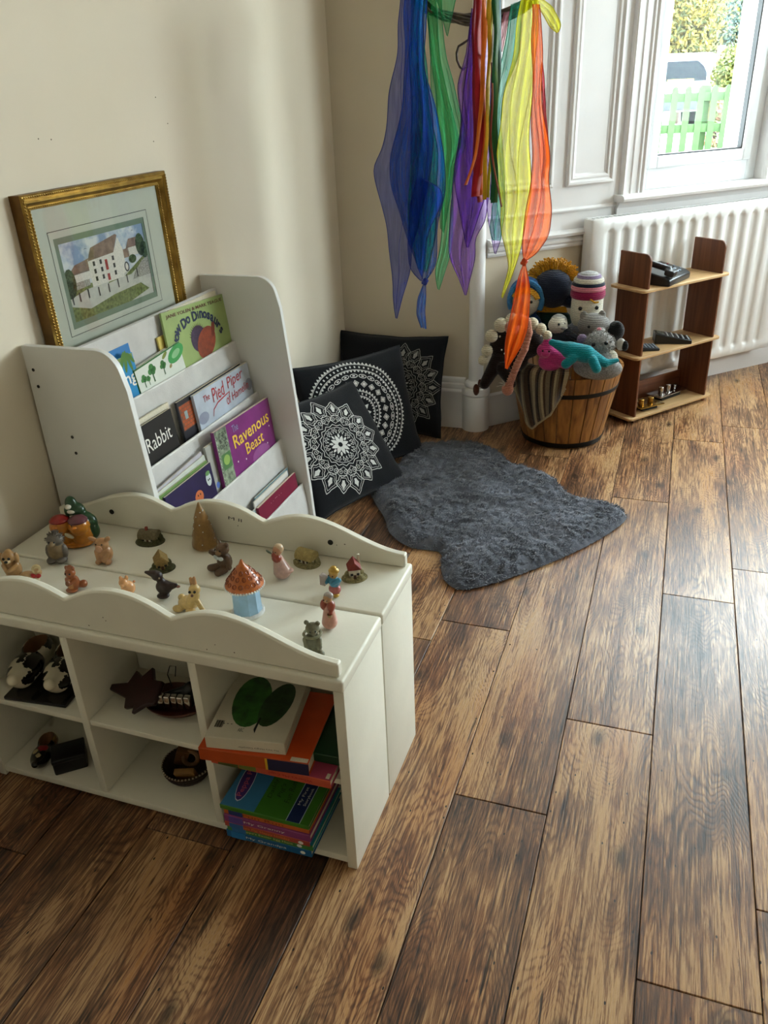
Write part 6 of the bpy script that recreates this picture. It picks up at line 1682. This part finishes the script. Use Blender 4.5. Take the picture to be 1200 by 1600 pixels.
def on_shelf(x, y, z):
    c, s = math.cos(sh.rotation_euler.z), math.sin(sh.rotation_euler.z)
    return (sh.location.x + c * x - s * y, sh.location.y + s * x + c * y, z)
SR = sh.rotation_euler.z
M_pl = mat('black_phone_plastic', '#101214', rough=.35, spec=.5); M_key = mat('grey_phone_key', '#8a949e', rough=.4); M_lcd = mat('grey_lcd', '#39403c', rough=.2)
ph = thing('desk_telephone', 'black corded desk telephone with its handset on the top plywood shelf', 'telephone', on_shelf(.215, .095, SZ[2]), (0, 0, SR + .30))
mb = MB(); mb.prism([(-.085, 0), (.085, 0), (.085, .058), (.060, .064), (-.060, .040), (-.085, .028)], -.105, .130, 'yz'); s_ = mb.build('base', M_pl, ph)
bv = s_.modifiers.new('bevel', 'BEVEL'); bv.width = .006; bv.segments = 3
blob([('c', (-.072, -.060, .072), (-.072, .060, .096), .014, .014, 0), ('b', (-.072, -.072, .056), (.025, .022, .014), .008, 0, (.2, 0, 0)), ('b', (-.072, .072, .084), (.025, .022, .014), .008, 0, (.2, 0, 0))], 54, .25).build('handset', M_pl, ph, ang=0)
for r_ in range(4):
    for c_ in range(3):
        MB().rbox((-.009, -.006, 0), (.009, .006, .005), .002).build('key', M_key, ph, loc=(.015 + c_ * .026, -.055 + r_ * .023, .041 + (r_) * .0046), rot=(.2, 0, 0))
MB().rbox((-.028, -.012, 0), (.028, .012, .003), .001).build('display', M_lcd, ph, loc=(.045, .048, .0615), rot=(.2, 0, 0))
for c_ in range(3): MB().rbox((-.006, -.004, 0), (.006, .004, .004), .0015).build('red_key' if c_ == 2 else 'key', mat('red_phone_key', '#8a3038') if c_ == 2 else M_key, ph, loc=(.108, -.04 + c_ * .03, .0445 + c_ * .006), rot=(.2, 0, 0))
mb = MB(); mb.tube([(-.09 - .004 * math.cos(i * 1.1), -.04 + i * .0035, .02 + .004 * math.sin(i * 1.1)) for i in range(40)], .0018, 5); mb.build('coiled_cord', M_pl, ph)
def calc(name, label, loc, rz, w, d, t0, t1, rows, cols, mbody, mkey, scr, cat):
    t = thing(name, label, cat, loc, (0, 0, rz))
    mb = MB(); mb.prism([(-d / 2, 0), (d / 2, 0), (d / 2, t1), (-d / 2, t0)], -w / 2, w / 2, 'yz'); s_ = mb.build('case', mbody, t)
    bv = s_.modifiers.new('bevel', 'BEVEL'); bv.width = .004; bv.segments = 3
    al = math.atan2(t1 - t0, d)
    top = lambda y: t0 + (t1 - t0) * (y + d / 2) / d
    for r_ in range(rows):
        for c_ in range(cols):
            y = -d / 2 + .014 + r_ * (d * .58) / max(1, rows - 1); x = -w / 2 + .013 + c_ * (w - .026) / (cols - 1)
            MB().rbox((-.0052, -.0042, -.001), (.0052, .0042, .0035), .0015, 1).build('key', mkey, t, loc=(x, y, top(y)), rot=(al, 0, 0))
    y = d * .33; MB().rbox((-w * .4, -d * .11, -.001), (w * .4, d * .11, .0014), .001).build('display', scr, t, loc=(0, y, top(y)), rot=(al, 0, 0))
    return t
calc('pocket_calculator', 'flat black and silver calculator at the left of the middle plywood shelf', on_shelf(.140, .090, SZ[1]), SR + 1.0, .085, .135, .012, .020, 6, 5, mat('silver_black_plastic', '#24282c', rough=.35), M_key, M_lcd, 'calculator')
calc('desk_calculator', 'raised black calculator with pale keys on the middle plywood shelf', on_shelf(.335, .085, SZ[1]), SR + .85, .085, .170, .018, .048, 5, 4, M_pl, mat('pale_key', '#b4b8ba', rough=.4), M_lcd, 'calculator')
M_brass = mat('polished_brass', '#a8843c', rough=.22, metal=.95, var=.06); M_chr = mat('polished_chrome', '#b8b4b2', rough=.1, metal=1, var=.03)
def plate(name, label, loc, rz, w, d, m, knobs, tl, boxd):
    t = thing(name, label, 'light switch', loc, (0, 0, rz))
    mb = MB(); mb.T = Matrix.Translation((0, 0, boxd)) @ Matrix.Rotation(tl, 4, 'X')
    mb.rbox((-w / 2, -d / 2, 0), (w / 2, d / 2, .005), .002); mb.build('plate', m, t)
    MB().rbox((-w * .32, -d * .28, 0), (w * .32, d * .28, boxd), .002).build('back_box', mat('dark_switch_back', '#1c1a18'), t)
    for x, hgt, r_ in knobs:
        mb = MB(); mb.T = Matrix.Translation((0, 0, boxd)) @ Matrix.Rotation(tl, 4, 'X')
        mb.lathe([(r_ * .8, .004), (r_ * .8, .006), (r_, .008), (r_, hgt - .002), (r_ * .85, hgt), (r_ * .3, hgt + .001)], 18, (x, 0, 0)); mb.build('knob', m, t)
    for x in (-w * .42, w * .42):
        mb = MB(); mb.T = Matrix.Translation((0, 0, boxd)) @ Matrix.Rotation(tl, 4, 'X'); mb.ell((x, 0, .0052), (.003, .003, .001), 8, 4); mb.build('screw', m, t)
plate('brass_dimmer_switch', 'brass double dimmer switch plate on the bottom plywood shelf', on_shelf(.178, .060, SZ[0]), SR - .10, .150, .085, M_brass, ((-.038, .034, .014), (.022, .034, .014)), .0, .020)
plate('chrome_dimmer_switch', 'chrome dimmer switch plate with small knobs behind the brass one', on_shelf(.385, .110, SZ[0]), SR + .05, .225, .085, M_chr, ((-.055, .038, .013), (.0, .038, .013), (.052, .024, .007)), .0, .026)
# ------------------------------------------------------------------ willow wreath with sheer scarves and ribbons
def sheer(name, col, dens=.55, tint=.5):
    if name in MATS: return MATS[name]
    m, nt, b = new_mat(name); nt.nodes.remove(b)
    c = lin(col)
    tr = N(nt, 'ShaderNodeBsdfTransparent'); tr.inputs[0].default_value = tuple(1 - tint * (1 - min(1, x * 1.6 + .08)) for x in c[:3]) + (1,)
    df = N(nt, 'ShaderNodeBsdfDiffuse'); df.inputs[0].default_value = c
    tl = N(nt, 'ShaderNodeBsdfTranslucent'); tl.inputs[0].default_value = c
    m1 = N(nt, 'ShaderNodeMixShader'); m1.inputs[0].default_value = .6
    LK(nt, df.outputs[0], m1.inputs[1]); LK(nt, tl.outputs[0], m1.inputs[2])
    tc = N(nt, 'ShaderNodeTexCoord'); mp = N(nt, 'ShaderNodeMapping'); mp.inputs['Scale'].default_value = (60, 60, 9); LK(nt, tc.outputs['Object'], mp.inputs['Vector'])
    ns = N(nt, 'ShaderNodeTexNoise'); ns.inputs['Scale'].default_value = 1; ns.inputs['Detail'].default_value = 4; LK(nt, mp.outputs[0], ns.inputs['Vector'])
    fac = ramp(nt, ns.outputs['Fac'], [(.25, max(0, dens - .14)), (.75, min(1, dens + .14))])
    m2 = N(nt, 'ShaderNodeMixShader'); LK(nt, fac, m2.inputs[0]); LK(nt, tr.outputs[0], m2.inputs[1]); LK(nt, m1.outputs[0], m2.inputs[2])
    LK(nt, m2.outputs[0], nt.nodes['Material Output'].inputs['Surface'])
    MATS[name] = m
    return m
YW = 2.95
def z8(p): return (560 + p[0] * .325, p[1] * .325)
def edge_curve(P, n):
    P = [np.array(z8(p)) for p in P]
    L = [0]
    for a, b in zip(P, P[1:]): L.append(L[-1] + np.linalg.norm(b - a))
    L = np.array(L) / L[-1]; t = np.linspace(0, 1, n)
    x = np.interp(t, L, [p[0] for p in P]); y = np.interp(t, L, [p[1] for p in P])
    for _ in range(3):
        x[1:-1] = (x[:-2] + 2 * x[1:-1] + x[2:]) / 4; y[1:-1] = (y[:-2] + 2 * y[1:-1] + y[2:]) / 4
    k_ = np.arange(n); len_ = sum(np.linalg.norm(b - a) for a, b in zip(P, P[1:])); w_ = (2.4 * np.sin(k_ / n * len_ / 42 + P[0][0]) + 1.1 * np.sin(k_ / n * len_ / 19 + P[-1][0])) * min(1, len_ / 320) * np.minimum(1, np.minimum(k_, n - 1 - k_) / 6)
    x = x + w_
    return list(zip(x, y))
SCG = 'sheer scarves tied to the wreath'
def scarf(label, Lp, Rp, Y, col, hem, dens=.55, folds=3., amp=.030, seed=0, name='sheer_scarf', cat='scarf', group=SCG, tails=(), knot=None, tint=.5):
    n = 60; m = 26
    A, B = edge_curve(Lp, n + 1), edge_curve(Rp, n + 1)
    top = ony(*[(A[0][i] + B[0][i]) / 2 for i in (0, 1)], Y)
    t = thing(name, label, cat, top, group=group)
    M_s = sheer('sheer_' + col.strip('#') + '_%d' % int(dens * 100), col, dens, tint); M_h = mat('hem_' + hem.strip('#'), hem, rough=.6)
    def fn(u, v):
        i = v * n; a = min(int(i), n - 1); f = i - a
        pl = [A[a][q] + (A[a + 1][q] - A[a][q]) * f for q in (0, 1)]; pr = [B[a][q] + (B[a + 1][q] - B[a][q]) * f for q in (0, 1)]
        wd = abs(pr[0] - pl[0]) * .0024
        k = min(1, wd / .12)
        us = u + .035 * k * math.sin(2 * PI * folds * u + seed * 2 + v * 2.5)
        p = ony(pl[0] + (pr[0] - pl[0]) * us, pl[1] + (pr[1] - pl[1]) * us, Y)
        d = amp * k * (math.sin(2 * PI * folds * u + seed + v * 3) + .5 * mnoise.noise((u * 5 + seed, v * 6, seed * 3.1)))
        p = p + Vector((-.25, 1, 0)) * d
        return p - top
    mb = MB(); mb.grid(fn, m, n); mb.build('cloth', M_s, t, ang=0)
    for u in (0, 1):
        mb = MB(); mb.tube([fn(u, i / n) for i in range(n + 1)], .0014, 5); mb.build('hem', M_h, t)
    for j, (ua, ub, va, vb) in enumerate(((.12, .62, .02, .72), (.85, .35, .25, .97))):
        pts_ = []
        for i in range(36):
            q = i / 35; p = fn(ua + (ub - ua) * (q ** 1.3) + .05 * math.sin(q * 5 + seed + j), va + (vb - va) * q); pts_.append(p + Vector((.0, -.0025, 0)))
        mb = MB(); mb.tube(pts_, .0009, 5); mb.build('inner_hem', M_h, t)
    for q, (TL, TR) in enumerate(tails):
        A2, B2 = edge_curve(TL, 25), edge_curve(TR, 25)
        def f2(u, v):
            i = v * 24; a = min(int(i), 23); f = i - a
            pl = [A2[a][s] + (A2[a + 1][s] - A2[a][s]) * f for s in (0, 1)]; pr = [B2[a][s] + (B2[a + 1][s] - B2[a][s]) * f for s in (0, 1)]
            p = ony(pl[0] + (pr[0] - pl[0]) * u, pl[1] + (pr[1] - pl[1]) * u, Y)
            return p + Vector((-.25, 1, 0)) * (.014 * math.sin(2 * PI * 2.5 * u + v * 2 + seed) * min(1, abs(pr[0] - pl[0]) / 20)) - top
        mb = MB(); mb.grid(f2, 14, 24); mb.build('tail', M_s, t, ang=0)
        for u in (0, 1):
            mb = MB(); mb.tube([f2(u, i / 24) for i in range(25)], .0014, 5); mb.build('hem', M_h, t)
    if knot:
        mb = MB(); p = ony(*z8(knot), Y) - top
        mb.ell(p, (.010, .010, .014), 12, 8); mb.tube([p + Vector((.009 * math.cos(a), .009 * math.sin(a), .004 * math.sin(a + 1))) for a in [2 * PI * i / 14 for i in range(14)]], .005, 6, closed=True)
        mb.build('knot', M_h, t)
    return t
YK = YW
scarf('royal blue sheer scarf with a pointed tip, leftmost on the wreath', [(200, -40), (190, 250), (140, 450), (105, 740), (72, 800), (95, 900), (150, 1100), (158, 1400), (180, 1530)], [(318, -40), (318, 300), (340, 520), (360, 700), (330, 900), (290, 1100), (245, 1180), (238, 1310), (186, 1532)], YK - .10, '#2c56c0', '#12246e', .40, 2.6, .030, 1, tails=[([(280, 860), (250, 1000), (235, 1180), (245, 1300), (300, 1350)], [(300, 855), (405, 900), (412, 960), (330, 1130), (305, 1352)])])
scarf('bright blue sheer scarf knotted near its lower end', [(225, -40), (215, 500), (172, 760), (165, 900), (245, 1180), (300, 1330), (318, 1352)], [(335, -40), (325, 330), (365, 520), (408, 740), (416, 940), (385, 1080), (365, 1290), (322, 1352)], YK - .03, '#1670c4', '#13287c', .52, 3.2, .030, 2, tails=[([(316, 1358), (285, 1440), (280, 1510), (302, 1575)], [(324, 1358), (325, 1420), (318, 1500), (326, 1582)])], knot=(320, 1355))
scarf('teal sheer scarf hanging inside the blue ones', [(258, -40), (250, 500), (245, 950), (250, 1150), (285, 1290)], [(318, -40), (330, 500), (385, 750), (392, 950), (370, 1150), (330, 1310)], YK - .07, '#12a494', '#0a5a60', .50, 2.4, .026, 3)
scarf('pale green sheer scarf between the blue and purple ones', [(322, -40), (345, 300), (375, 540), (412, 760), (398, 1100), (365, 1300), (382, 1390)], [(400, -40), (415, 290), (470, 460), (525, 620), (522, 735), (470, 760), (446, 1000), (442, 1230), (388, 1394)], YK + .09, '#58c08a', '#2f8a5c', .38, 2.4, .030, 4, tails=[([(360, -40), (400, 60), (425, 170)], [(475, -40), (455, 60), (428, 175)]), ([(330, 0), (350, 350), (400, 700), (385, 950), (395, 1100)], [(372, 0), (400, 330), (470, 600), (480, 760), (410, 1120)])])
scarf('purple sheer scarf with a pointed tip in the middle', [(545, 40), (520, 250), (485, 420), (500, 540), (470, 740), (445, 1000), (447, 1240), (512, 1420)], [(582, 40), (566, 300), (572, 700), (622, 900), (620, 1075), (565, 1150), (570, 1245), (518, 1420)], YK + .06, '#8a4cc0', '#4a2470', .40, 3., .028, 5, tails=[([(540, 120), (505, 420), (490, 700), (455, 900), (520, 1190)], [(546, 120), (560, 420), (575, 700), (625, 900), (528, 1190)])])
scarf('lilac sheer scarf corner behind the ribbons', [(560, 60), (580, 500), (600, 900), (620, 1060), (655, 1220)], [(640, 60), (640, 500), (650, 900), (690, 1140), (660, 1222)], YK + .12, '#a888d0', '#5a3a86', .32, 2., .02, 6)
scarf('aqua green sheer scarf behind the yellow one', [(735, 20), (690, 250), (670, 420), (660, 600), (665, 800), (635, 980), (632, 1120), (648, 1155)], [(790, 0), (765, 250), (705, 430), (690, 600), (705, 850), (695, 1000), (682, 1158)], YK + .08, '#3aa088', '#128a66', .42, 2., .02, 7)
scarf('lemon yellow sheer scarf with a bow at the wreath', [(785, 0), (740, 300), (690, 480), (678, 800), (690, 960), (685, 1100), (715, 1280), (688, 1428)], [(868, 0), (850, 300), (838, 550), (832, 760), (825, 960), (778, 1180), (745, 1330), (693, 1433)], YK - .06, '#f0ee30', '#b8b412', .48, 3., .028, 8, tails=[([(850, -30), (930, 30), (975, 120), (962, 155)], [(850, 10), (880, 60), (920, 130), (955, 158)])])
scarf('orange and red sheer scarf knotted above the tub of toys', [(838, 20), (845, 300), (825, 600), (828, 900), (800, 1050), (785, 1180), (795, 1255)], [(872, 20), (886, 300), (892, 550), (916, 770), (906, 860), (918, 1000), (914, 1140), (860, 1220), (801, 1255)], YK - .10, '#ff7420', '#c24410', .56, 3., .026, 9, tails=[([(794, 1268), (762, 1350), (742, 1450), (722, 1550), (708, 1650), (706, 1770)], [(803, 1268), (830, 1390), (826, 1500), (812, 1590), (780, 1670), (716, 1775)])], knot=(797, 1260))
scarf('narrow crimson sheer scarf at the right edge of the orange one', [(880, 300), (888, 500), (898, 700), (904, 800)], [(886, 300), (900, 560), (918, 760), (908, 810)], YK - .05, '#c8203c', '#a81830', .6, 1., .01, 10)
scarf('pale pink sheer scarf peeking out behind the aqua one', [(700, 60), (680, 150), (672, 240)], [(745, 50), (715, 130), (690, 250)], YK + .14, '#c8909a', '#b06a78', .5, 1.5, .01, 11)
# ribbons
RBG = 'satin ribbons hanging from the middle of the wreath'
def ribbon(label, P, w, Y, col, seed):
    P2 = edge_curve(P, 31)
    W3 = [ony(x, y, Y + .012 * math.sin(i * .35 + seed)) for i, (x, y) in enumerate(P2)]
    t0 = W3[0]; vs = []
    for i, p in enumerate(W3):
        a = .5 + .55 * math.sin(i * .22 + seed); d = Vector((math.cos(a) * .94, math.cos(a) * .34 + math.sin(a), 0)) * w / 2
        vs += [p - d - t0, p + d - t0]
    mb = MB(); mb.add(vs, [(2 * i, 2 * i + 1, 2 * i + 3, 2 * i + 2) for i in range(30)])
    o = mb.build('satin_ribbon', mat('satin_' + col.strip('#'), col, rough=.6, spec=.25, sheen=.2), None, ang=0, loc=t0)
    sf_ = o.modifiers.new('thickness', 'SOLIDIFY'); sf_.thickness = .0007
    tag(o, label, 'ribbon', RBG)
for lab, P, w, dy, col, sd_ in (
    ('wide red ribbon at the left of the ribbon bunch', [(585, -50), (582, 400), (588, 700), (562, 945)], .030, -.10, '#a81424', 0),
    ('dark crimson ribbon hanging beside the wide red one', [(570, -50), (560, 400), (565, 700), (585, 972)], .024, -.06, '#860f22', 1),
    ('orange ribbon crossing to the left at its lower end', [(600, -50), (606, 400), (570, 720), (515, 890)], .013, -.12, '#e07018', 2),
    ('second orange ribbon with a straight lower end', [(605, -50), (604, 500), (596, 760), (588, 938)], .013, -.09, '#d85c14', 3),
    ('yellow ribbon in the middle of the ribbon bunch', [(632, -50), (618, 400), (622, 700), (606, 960)], .014, -.11, '#d0a416', 4),
    ('olive gold ribbon beside the green ribbons', [(640, -50), (634, 400), (630, 700), (622, 950)], .010, -.07, '#b8a81c', 5),
    ('dark green ribbon with a slanted cut end', [(655, -50), (658, 400), (650, 700), (652, 975)], .024, -.10, '#0f5a34', 6),
    ('deep teal ribbon at the right of the ribbon bunch', [(675, -50), (670, 400), (660, 700), (640, 960)], .016, -.07, '#0e4a58', 7),
    ('thin brown cord ribbon ending in an orange tip', [(640, 300), (640, 650), (660, 850), (688, 995)], .007, -.12, '#7a3428', 8)):
    ribbon(lab, P, w, YW + dy, col, sd_)
# the wreath
wc_ = ony(745, -26, YW + .03); RW = .20
wr = thing('willow_wreath', 'brown willow wreath hanging from the ceiling, hung with scarves and ribbons', 'wreath', wc_, (R(-26), 0, R(12)))
M_wil = mat('brown_willow', '#5a4c40', rough=.7, var=.3, scale=60, bump=.4, bscale=200)
rr = random.Random(12)
for k in range(13):
    ph_, q1, q2 = rr.uniform(0, 6.28), rr.uniform(-.016, .016), rr.uniform(-.016, .016); f_ = rr.choice((2, 3, 4))
    mb = MB(); mb.tube([((RW + q1 + .008 * math.sin(f_ * a + ph_)) * math.cos(a), (RW + q1 + .008 * math.sin(f_ * a + ph_)) * math.sin(a), q2 + .010 * math.cos(f_ * a + ph_)) for a in [2 * PI * i / 60 for i in range(60)]], rr.uniform(.0035, .0055), 7, closed=True)
    mb.build('willow_strand', M_wil, wr)
hk = Vector((wc_.x, wc_.y, ZC - .03))
for a in (.4, 2.5, 4.6):
    p = wr.matrix_basis @ Vector((RW * math.cos(a), RW * math.sin(a), 0))
    p = wc_ + Euler((R(-26), 0, R(12))).to_matrix() @ Vector((RW * math.cos(a), RW * math.sin(a), 0))
    q = Euler((R(-26), 0, R(12))).to_matrix().inverted()
    mb = MB(); mb.tube([q @ (p - wc_), q @ (hk - wc_)], .0015, 5); mb.build('hanging_cord', M_wil, wr)
mb = MB(); q = Euler((R(-26), 0, R(12))).to_matrix().inverted(); mb.tube([q @ (hk + Vector((.012 * math.sin(a), 0, .012 - .012 * math.cos(a))) - wc_) for a in [i * .35 for i in range(14)]] + [q @ (hk + Vector((0, 0, .03)) - wc_)], .0025, 6); mb.build('ceiling_hook', M_hoop, wr)
mb = MB(); q_ = [ony(560 * 0 + z8(p)[0], z8(p)[1], YW + .10) for p in ((545, 90), (540, 140), (530, 190), (505, 208), (482, 222), (472, 255), (474, 290), (488, 322), (505, 335), (515, 322))]
mb.tube([q @ (p - wc_) for p in q_], .004, 6); mb.build('loose_willow_end', M_wil, wr)
# ------------------------------------------------------------------ what the window shows: fence, van, autumn trees
def far(px, py, D):
    d = ray(px, py); return CAM + d * (D / math.hypot(d.x, d.y))
GZ = far(1090, 243, 11).z
AX = Vector((math.cos(YAW), math.sin(YAW), 0)); AY = Vector((-math.sin(YAW), math.cos(YAW), 0))
M_grd = mat('gravel_ground', '#b3aea4', rough=.95, var=.2, scale=4)
mb = MB(); mb.add([(-14, 6.2, GZ), (30, 6.2, GZ), (30, 60, GZ), (-14, 60, GZ), (-14, 6.2, GZ - .1), (30, 6.2, GZ - .1), (30, 60, GZ - .1), (-14, 60, GZ - .1)], [(0, 1, 2, 3), (7, 6, 5, 4), (0, 4, 5, 1), (1, 5, 6, 2), (2, 6, 7, 3), (3, 7, 4, 0)])
struct(mb.build('ground', M_grd))
M_fen = mat('green_fence_paint', '#2c4420', rough=.8, var=.25, scale=12)
fo = far(1098, 200, 11); fo.z = GZ
fe = thing('picket_fence', 'green picket fence outside the window', 'fence', fo, (0, 0, YAW - .03))
top = far(1098, 133, 11).z - GZ
for x in (-2.4, 0, 2.4):
    mb = MB(); mb.rbox((x - .05, .02, 0), (x + .05, .12, top + .0), .008); mb.build('post', M_fen, fe)
for z in (top * .84, top * .40):
    mb = MB(); mb.rbox((-3.4, -.02, z - .045), (3.4, .02, z + .045), .006); mb.build('rail', M_fen, fe)
pk_ = MB(); pl = [(-.036, .04), (.036, .04), (.036, top - .05)] + [(.036 * math.cos(a), top - .05 + .045 * math.sin(a)) for a in [PI * i / 8 for i in range(1, 8)]] + [(-.036, top - .05)]
pk_.prism(pl, -.042, -.021, 'xz'); pme = pk_.mesh('picket', M_fen)
for i in range(-22, 23): put('picket', pme, fe, (i * .150 + .075, 0, 0))
# white van
vo = far(1052, 200, 15.5); vo.z = GZ
va_ = thing('white_van', 'white van parked beyond the green fence', 'van', vo, (0, 0, YAW + .12))
M_vw = mat('white_car_paint', '#d8dadb', rough=.25, var=.01, coat=.5); M_vg = mat('dark_car_glass', '#10161c', rough=.3, spec=.12); M_tyre = mat('tyre_rubber', '#0d0d0e', rough=.85); M_bump = mat('grey_bumper', '#2c3036', rough=.6)
vt = far(1052, 84, 15.5).z - GZ; vx1 = (1118 - 1052) * 15.5 / FPX; vx0 = vx1 - 1.95
mb = MB(); mb.prism([(vx0 + .06, .32), (vx1 - .06, .32), (vx1, .5), (vx1, vt * .62), (vx1 - .05, vt - .22), (vx1 - .12, vt - .06), (vx1 - .28, vt), (vx0 + .28, vt), (vx0 + .12, vt - .06), (vx0 + .05, vt - .22), (vx0, vt * .62), (vx0, .5)], 0, 4.4, 'xz')
s_ = mb.build('body', M_vw, va_); bv = s_.modifiers.new('bevel', 'BEVEL'); bv.width = .05; bv.segments = 3
gz0, gz1 = far(1052, 128, 15.5).z - GZ, far(1052, 96, 15.5).z - GZ; gx1 = (1090 - 1052) * 15.5 / FPX
mb = MB(); mb.prism([(vx0 + .30, gz0), (gx1, gz0), (gx1 - .01, gz0 + .12), (gx1 - .07, gz1 - .08), (gx1 - .18, gz1), (vx0 + .34, gz1)], -.012, .02, 'xz'); mb.build('rear_window', M_vg, va_)
MB().rbox((vx0 + .04, -.06, .34), (vx1 - .04, .1, .60), .03).build('bumper', M_bump, va_)
for x in (vx0 + .06, vx1 - .20): MB().rbox((x, -.02, .75), (x + .12, .05, 1.25), .02).build('tail_light', mat('red_lens', '#6a1414', rough=.2), va_)
MB().rbox((-.2, -.02, .68), (.25, .02, .80), .01).build('number_plate', mat('plate_yellow', '#c9a83a'), va_)
for x in (vx0 + .12, vx1 - .12):
    for y in (.7, 3.5):
        mb = MB(); mb.T = Matrix.Translation((x, y, .32)) @ Matrix.Rotation(PI / 2, 4, 'Y'); mb.lathe([(.18, -.1), (.32, -.1), (.32, .1), (.18, .1)], 24); mb.build('wheel', M_tyre, va_)
# trees and bush in autumn leaf
def tree(name, label, px, D, crowns, trunk_r, leaf, n, seed, sz, grp='trees beyond the fence'):
    o = far(px, 200, D); o.z = GZ
    t = thing(name, label, 'tree' if trunk_r > .05 else 'bush', o, group=grp)
    rr = random.Random(seed); mb = MB()
    C0 = [(far(x, y, D) - o + AY * dy, r) for x, y, dy, r in crowns]
    for c, r in C0:
        mid = Vector((c.x * .25, c.y * .25, c.z * .55))
        mb.tube([(0, 0, 0), mid + Vector((rr.uniform(-.1, .1), 0, 0)), c], [trunk_r, trunk_r * .6, trunk_r * .2], 8)
        for i in range(5):
            d = Vector((rr.uniform(-1, 1), rr.uniform(-1, 1), rr.uniform(-.3, 1))).normalized() * r * .8
            mb.tube([mid.lerp(c, .6), c + d * .5, c + d], [trunk_r * .3, trunk_r * .2, trunk_r * .06], 5)
    mb.build('trunk', mat('tree_bark', '#3a3028', rough=.9, var=.3), t)
    V = []; F = []; mi = []
    for i in range(n):
        c, r = C0[i % len(C0)]
        d = Vector((rr.gauss(0, 1), rr.gauss(0, 1), rr.gauss(0, 1))).normalized() * r * rr.uniform(.35, 1) ** .6
        p = c + d; a = Vector((rr.gauss(0, 1), rr.gauss(0, 1), rr.gauss(0, 1))).normalized(); b_ = a.orthogonal().normalized()
        s = sz * rr.uniform(.6, 1.3); b0i = len(V)
        V += [p - a * s, p + b_ * s * .5, p + a * s, p - b_ * s * .5]; F.append((b0i, b0i + 1, b0i + 2, b0i + 3)); mi.append(rr.randrange(len(leaf)))
    mb = MB(); mb.add(V, F); mb.m = mi
    tag(mb.build('foliage', leaf, t, ang=0), kind='stuff')
lf = lambda c: mat('leaf_' + c.strip('#'), c, rough=.7, var=.2, scale=3)
tree('autumn_tree', 'yellow leaved autumn tree behind the van at the left of the window', 1052, 19, [(1052, 45, 0, 1.0), (1072, 5, .3, .9), (1030, 10, .2, 1.0), (1090, 60, .4, .55), (1060, -50, 0, 1.4)], .09, [lf('#5c5008'), lf('#444410'), lf('#6a5a12'), lf('#2a3210')], 15000, 3, .050)
tree('autumn_tree', 'pale blue green tree at the upper right of the window view', 1120, 24, [(1110, 30, 0, 1.2), (1135, 10, .3, 1.2), (1150, 50, .4, .8), (1120, -50, 0, 1.6)], .10, [lf('#3c504a'), lf('#46543c'), lf('#544c2c'), lf('#30443e')], 15000, 4, .050)
tree('yellow_bush', 'yellow green bush right of the van behind the fence', 1140, 13.5, [(1141, 118, 0, .26), (1154, 104, .1, .28), (1147, 142, 0, .28), (1164, 130, .1, .34), (1136, 156, 0, .18)], .03, [lf('#4c5010'), lf('#585818'), lf('#343f14')], 6000, 6, .035)
tree('yellow_bush', 'reddish flower bush behind the fence near the post', 1125, 12.2, [(1118, 165, 0, .20), (1130, 180, .1, .22), (1125, 205, 0, .25)], .02, [lf('#8a5a40'), lf('#5a6a3a'), lf('#9a7a6a')], 1200, 8, .035)

bpy.data.objects.remove(_FO, do_unlink=True)
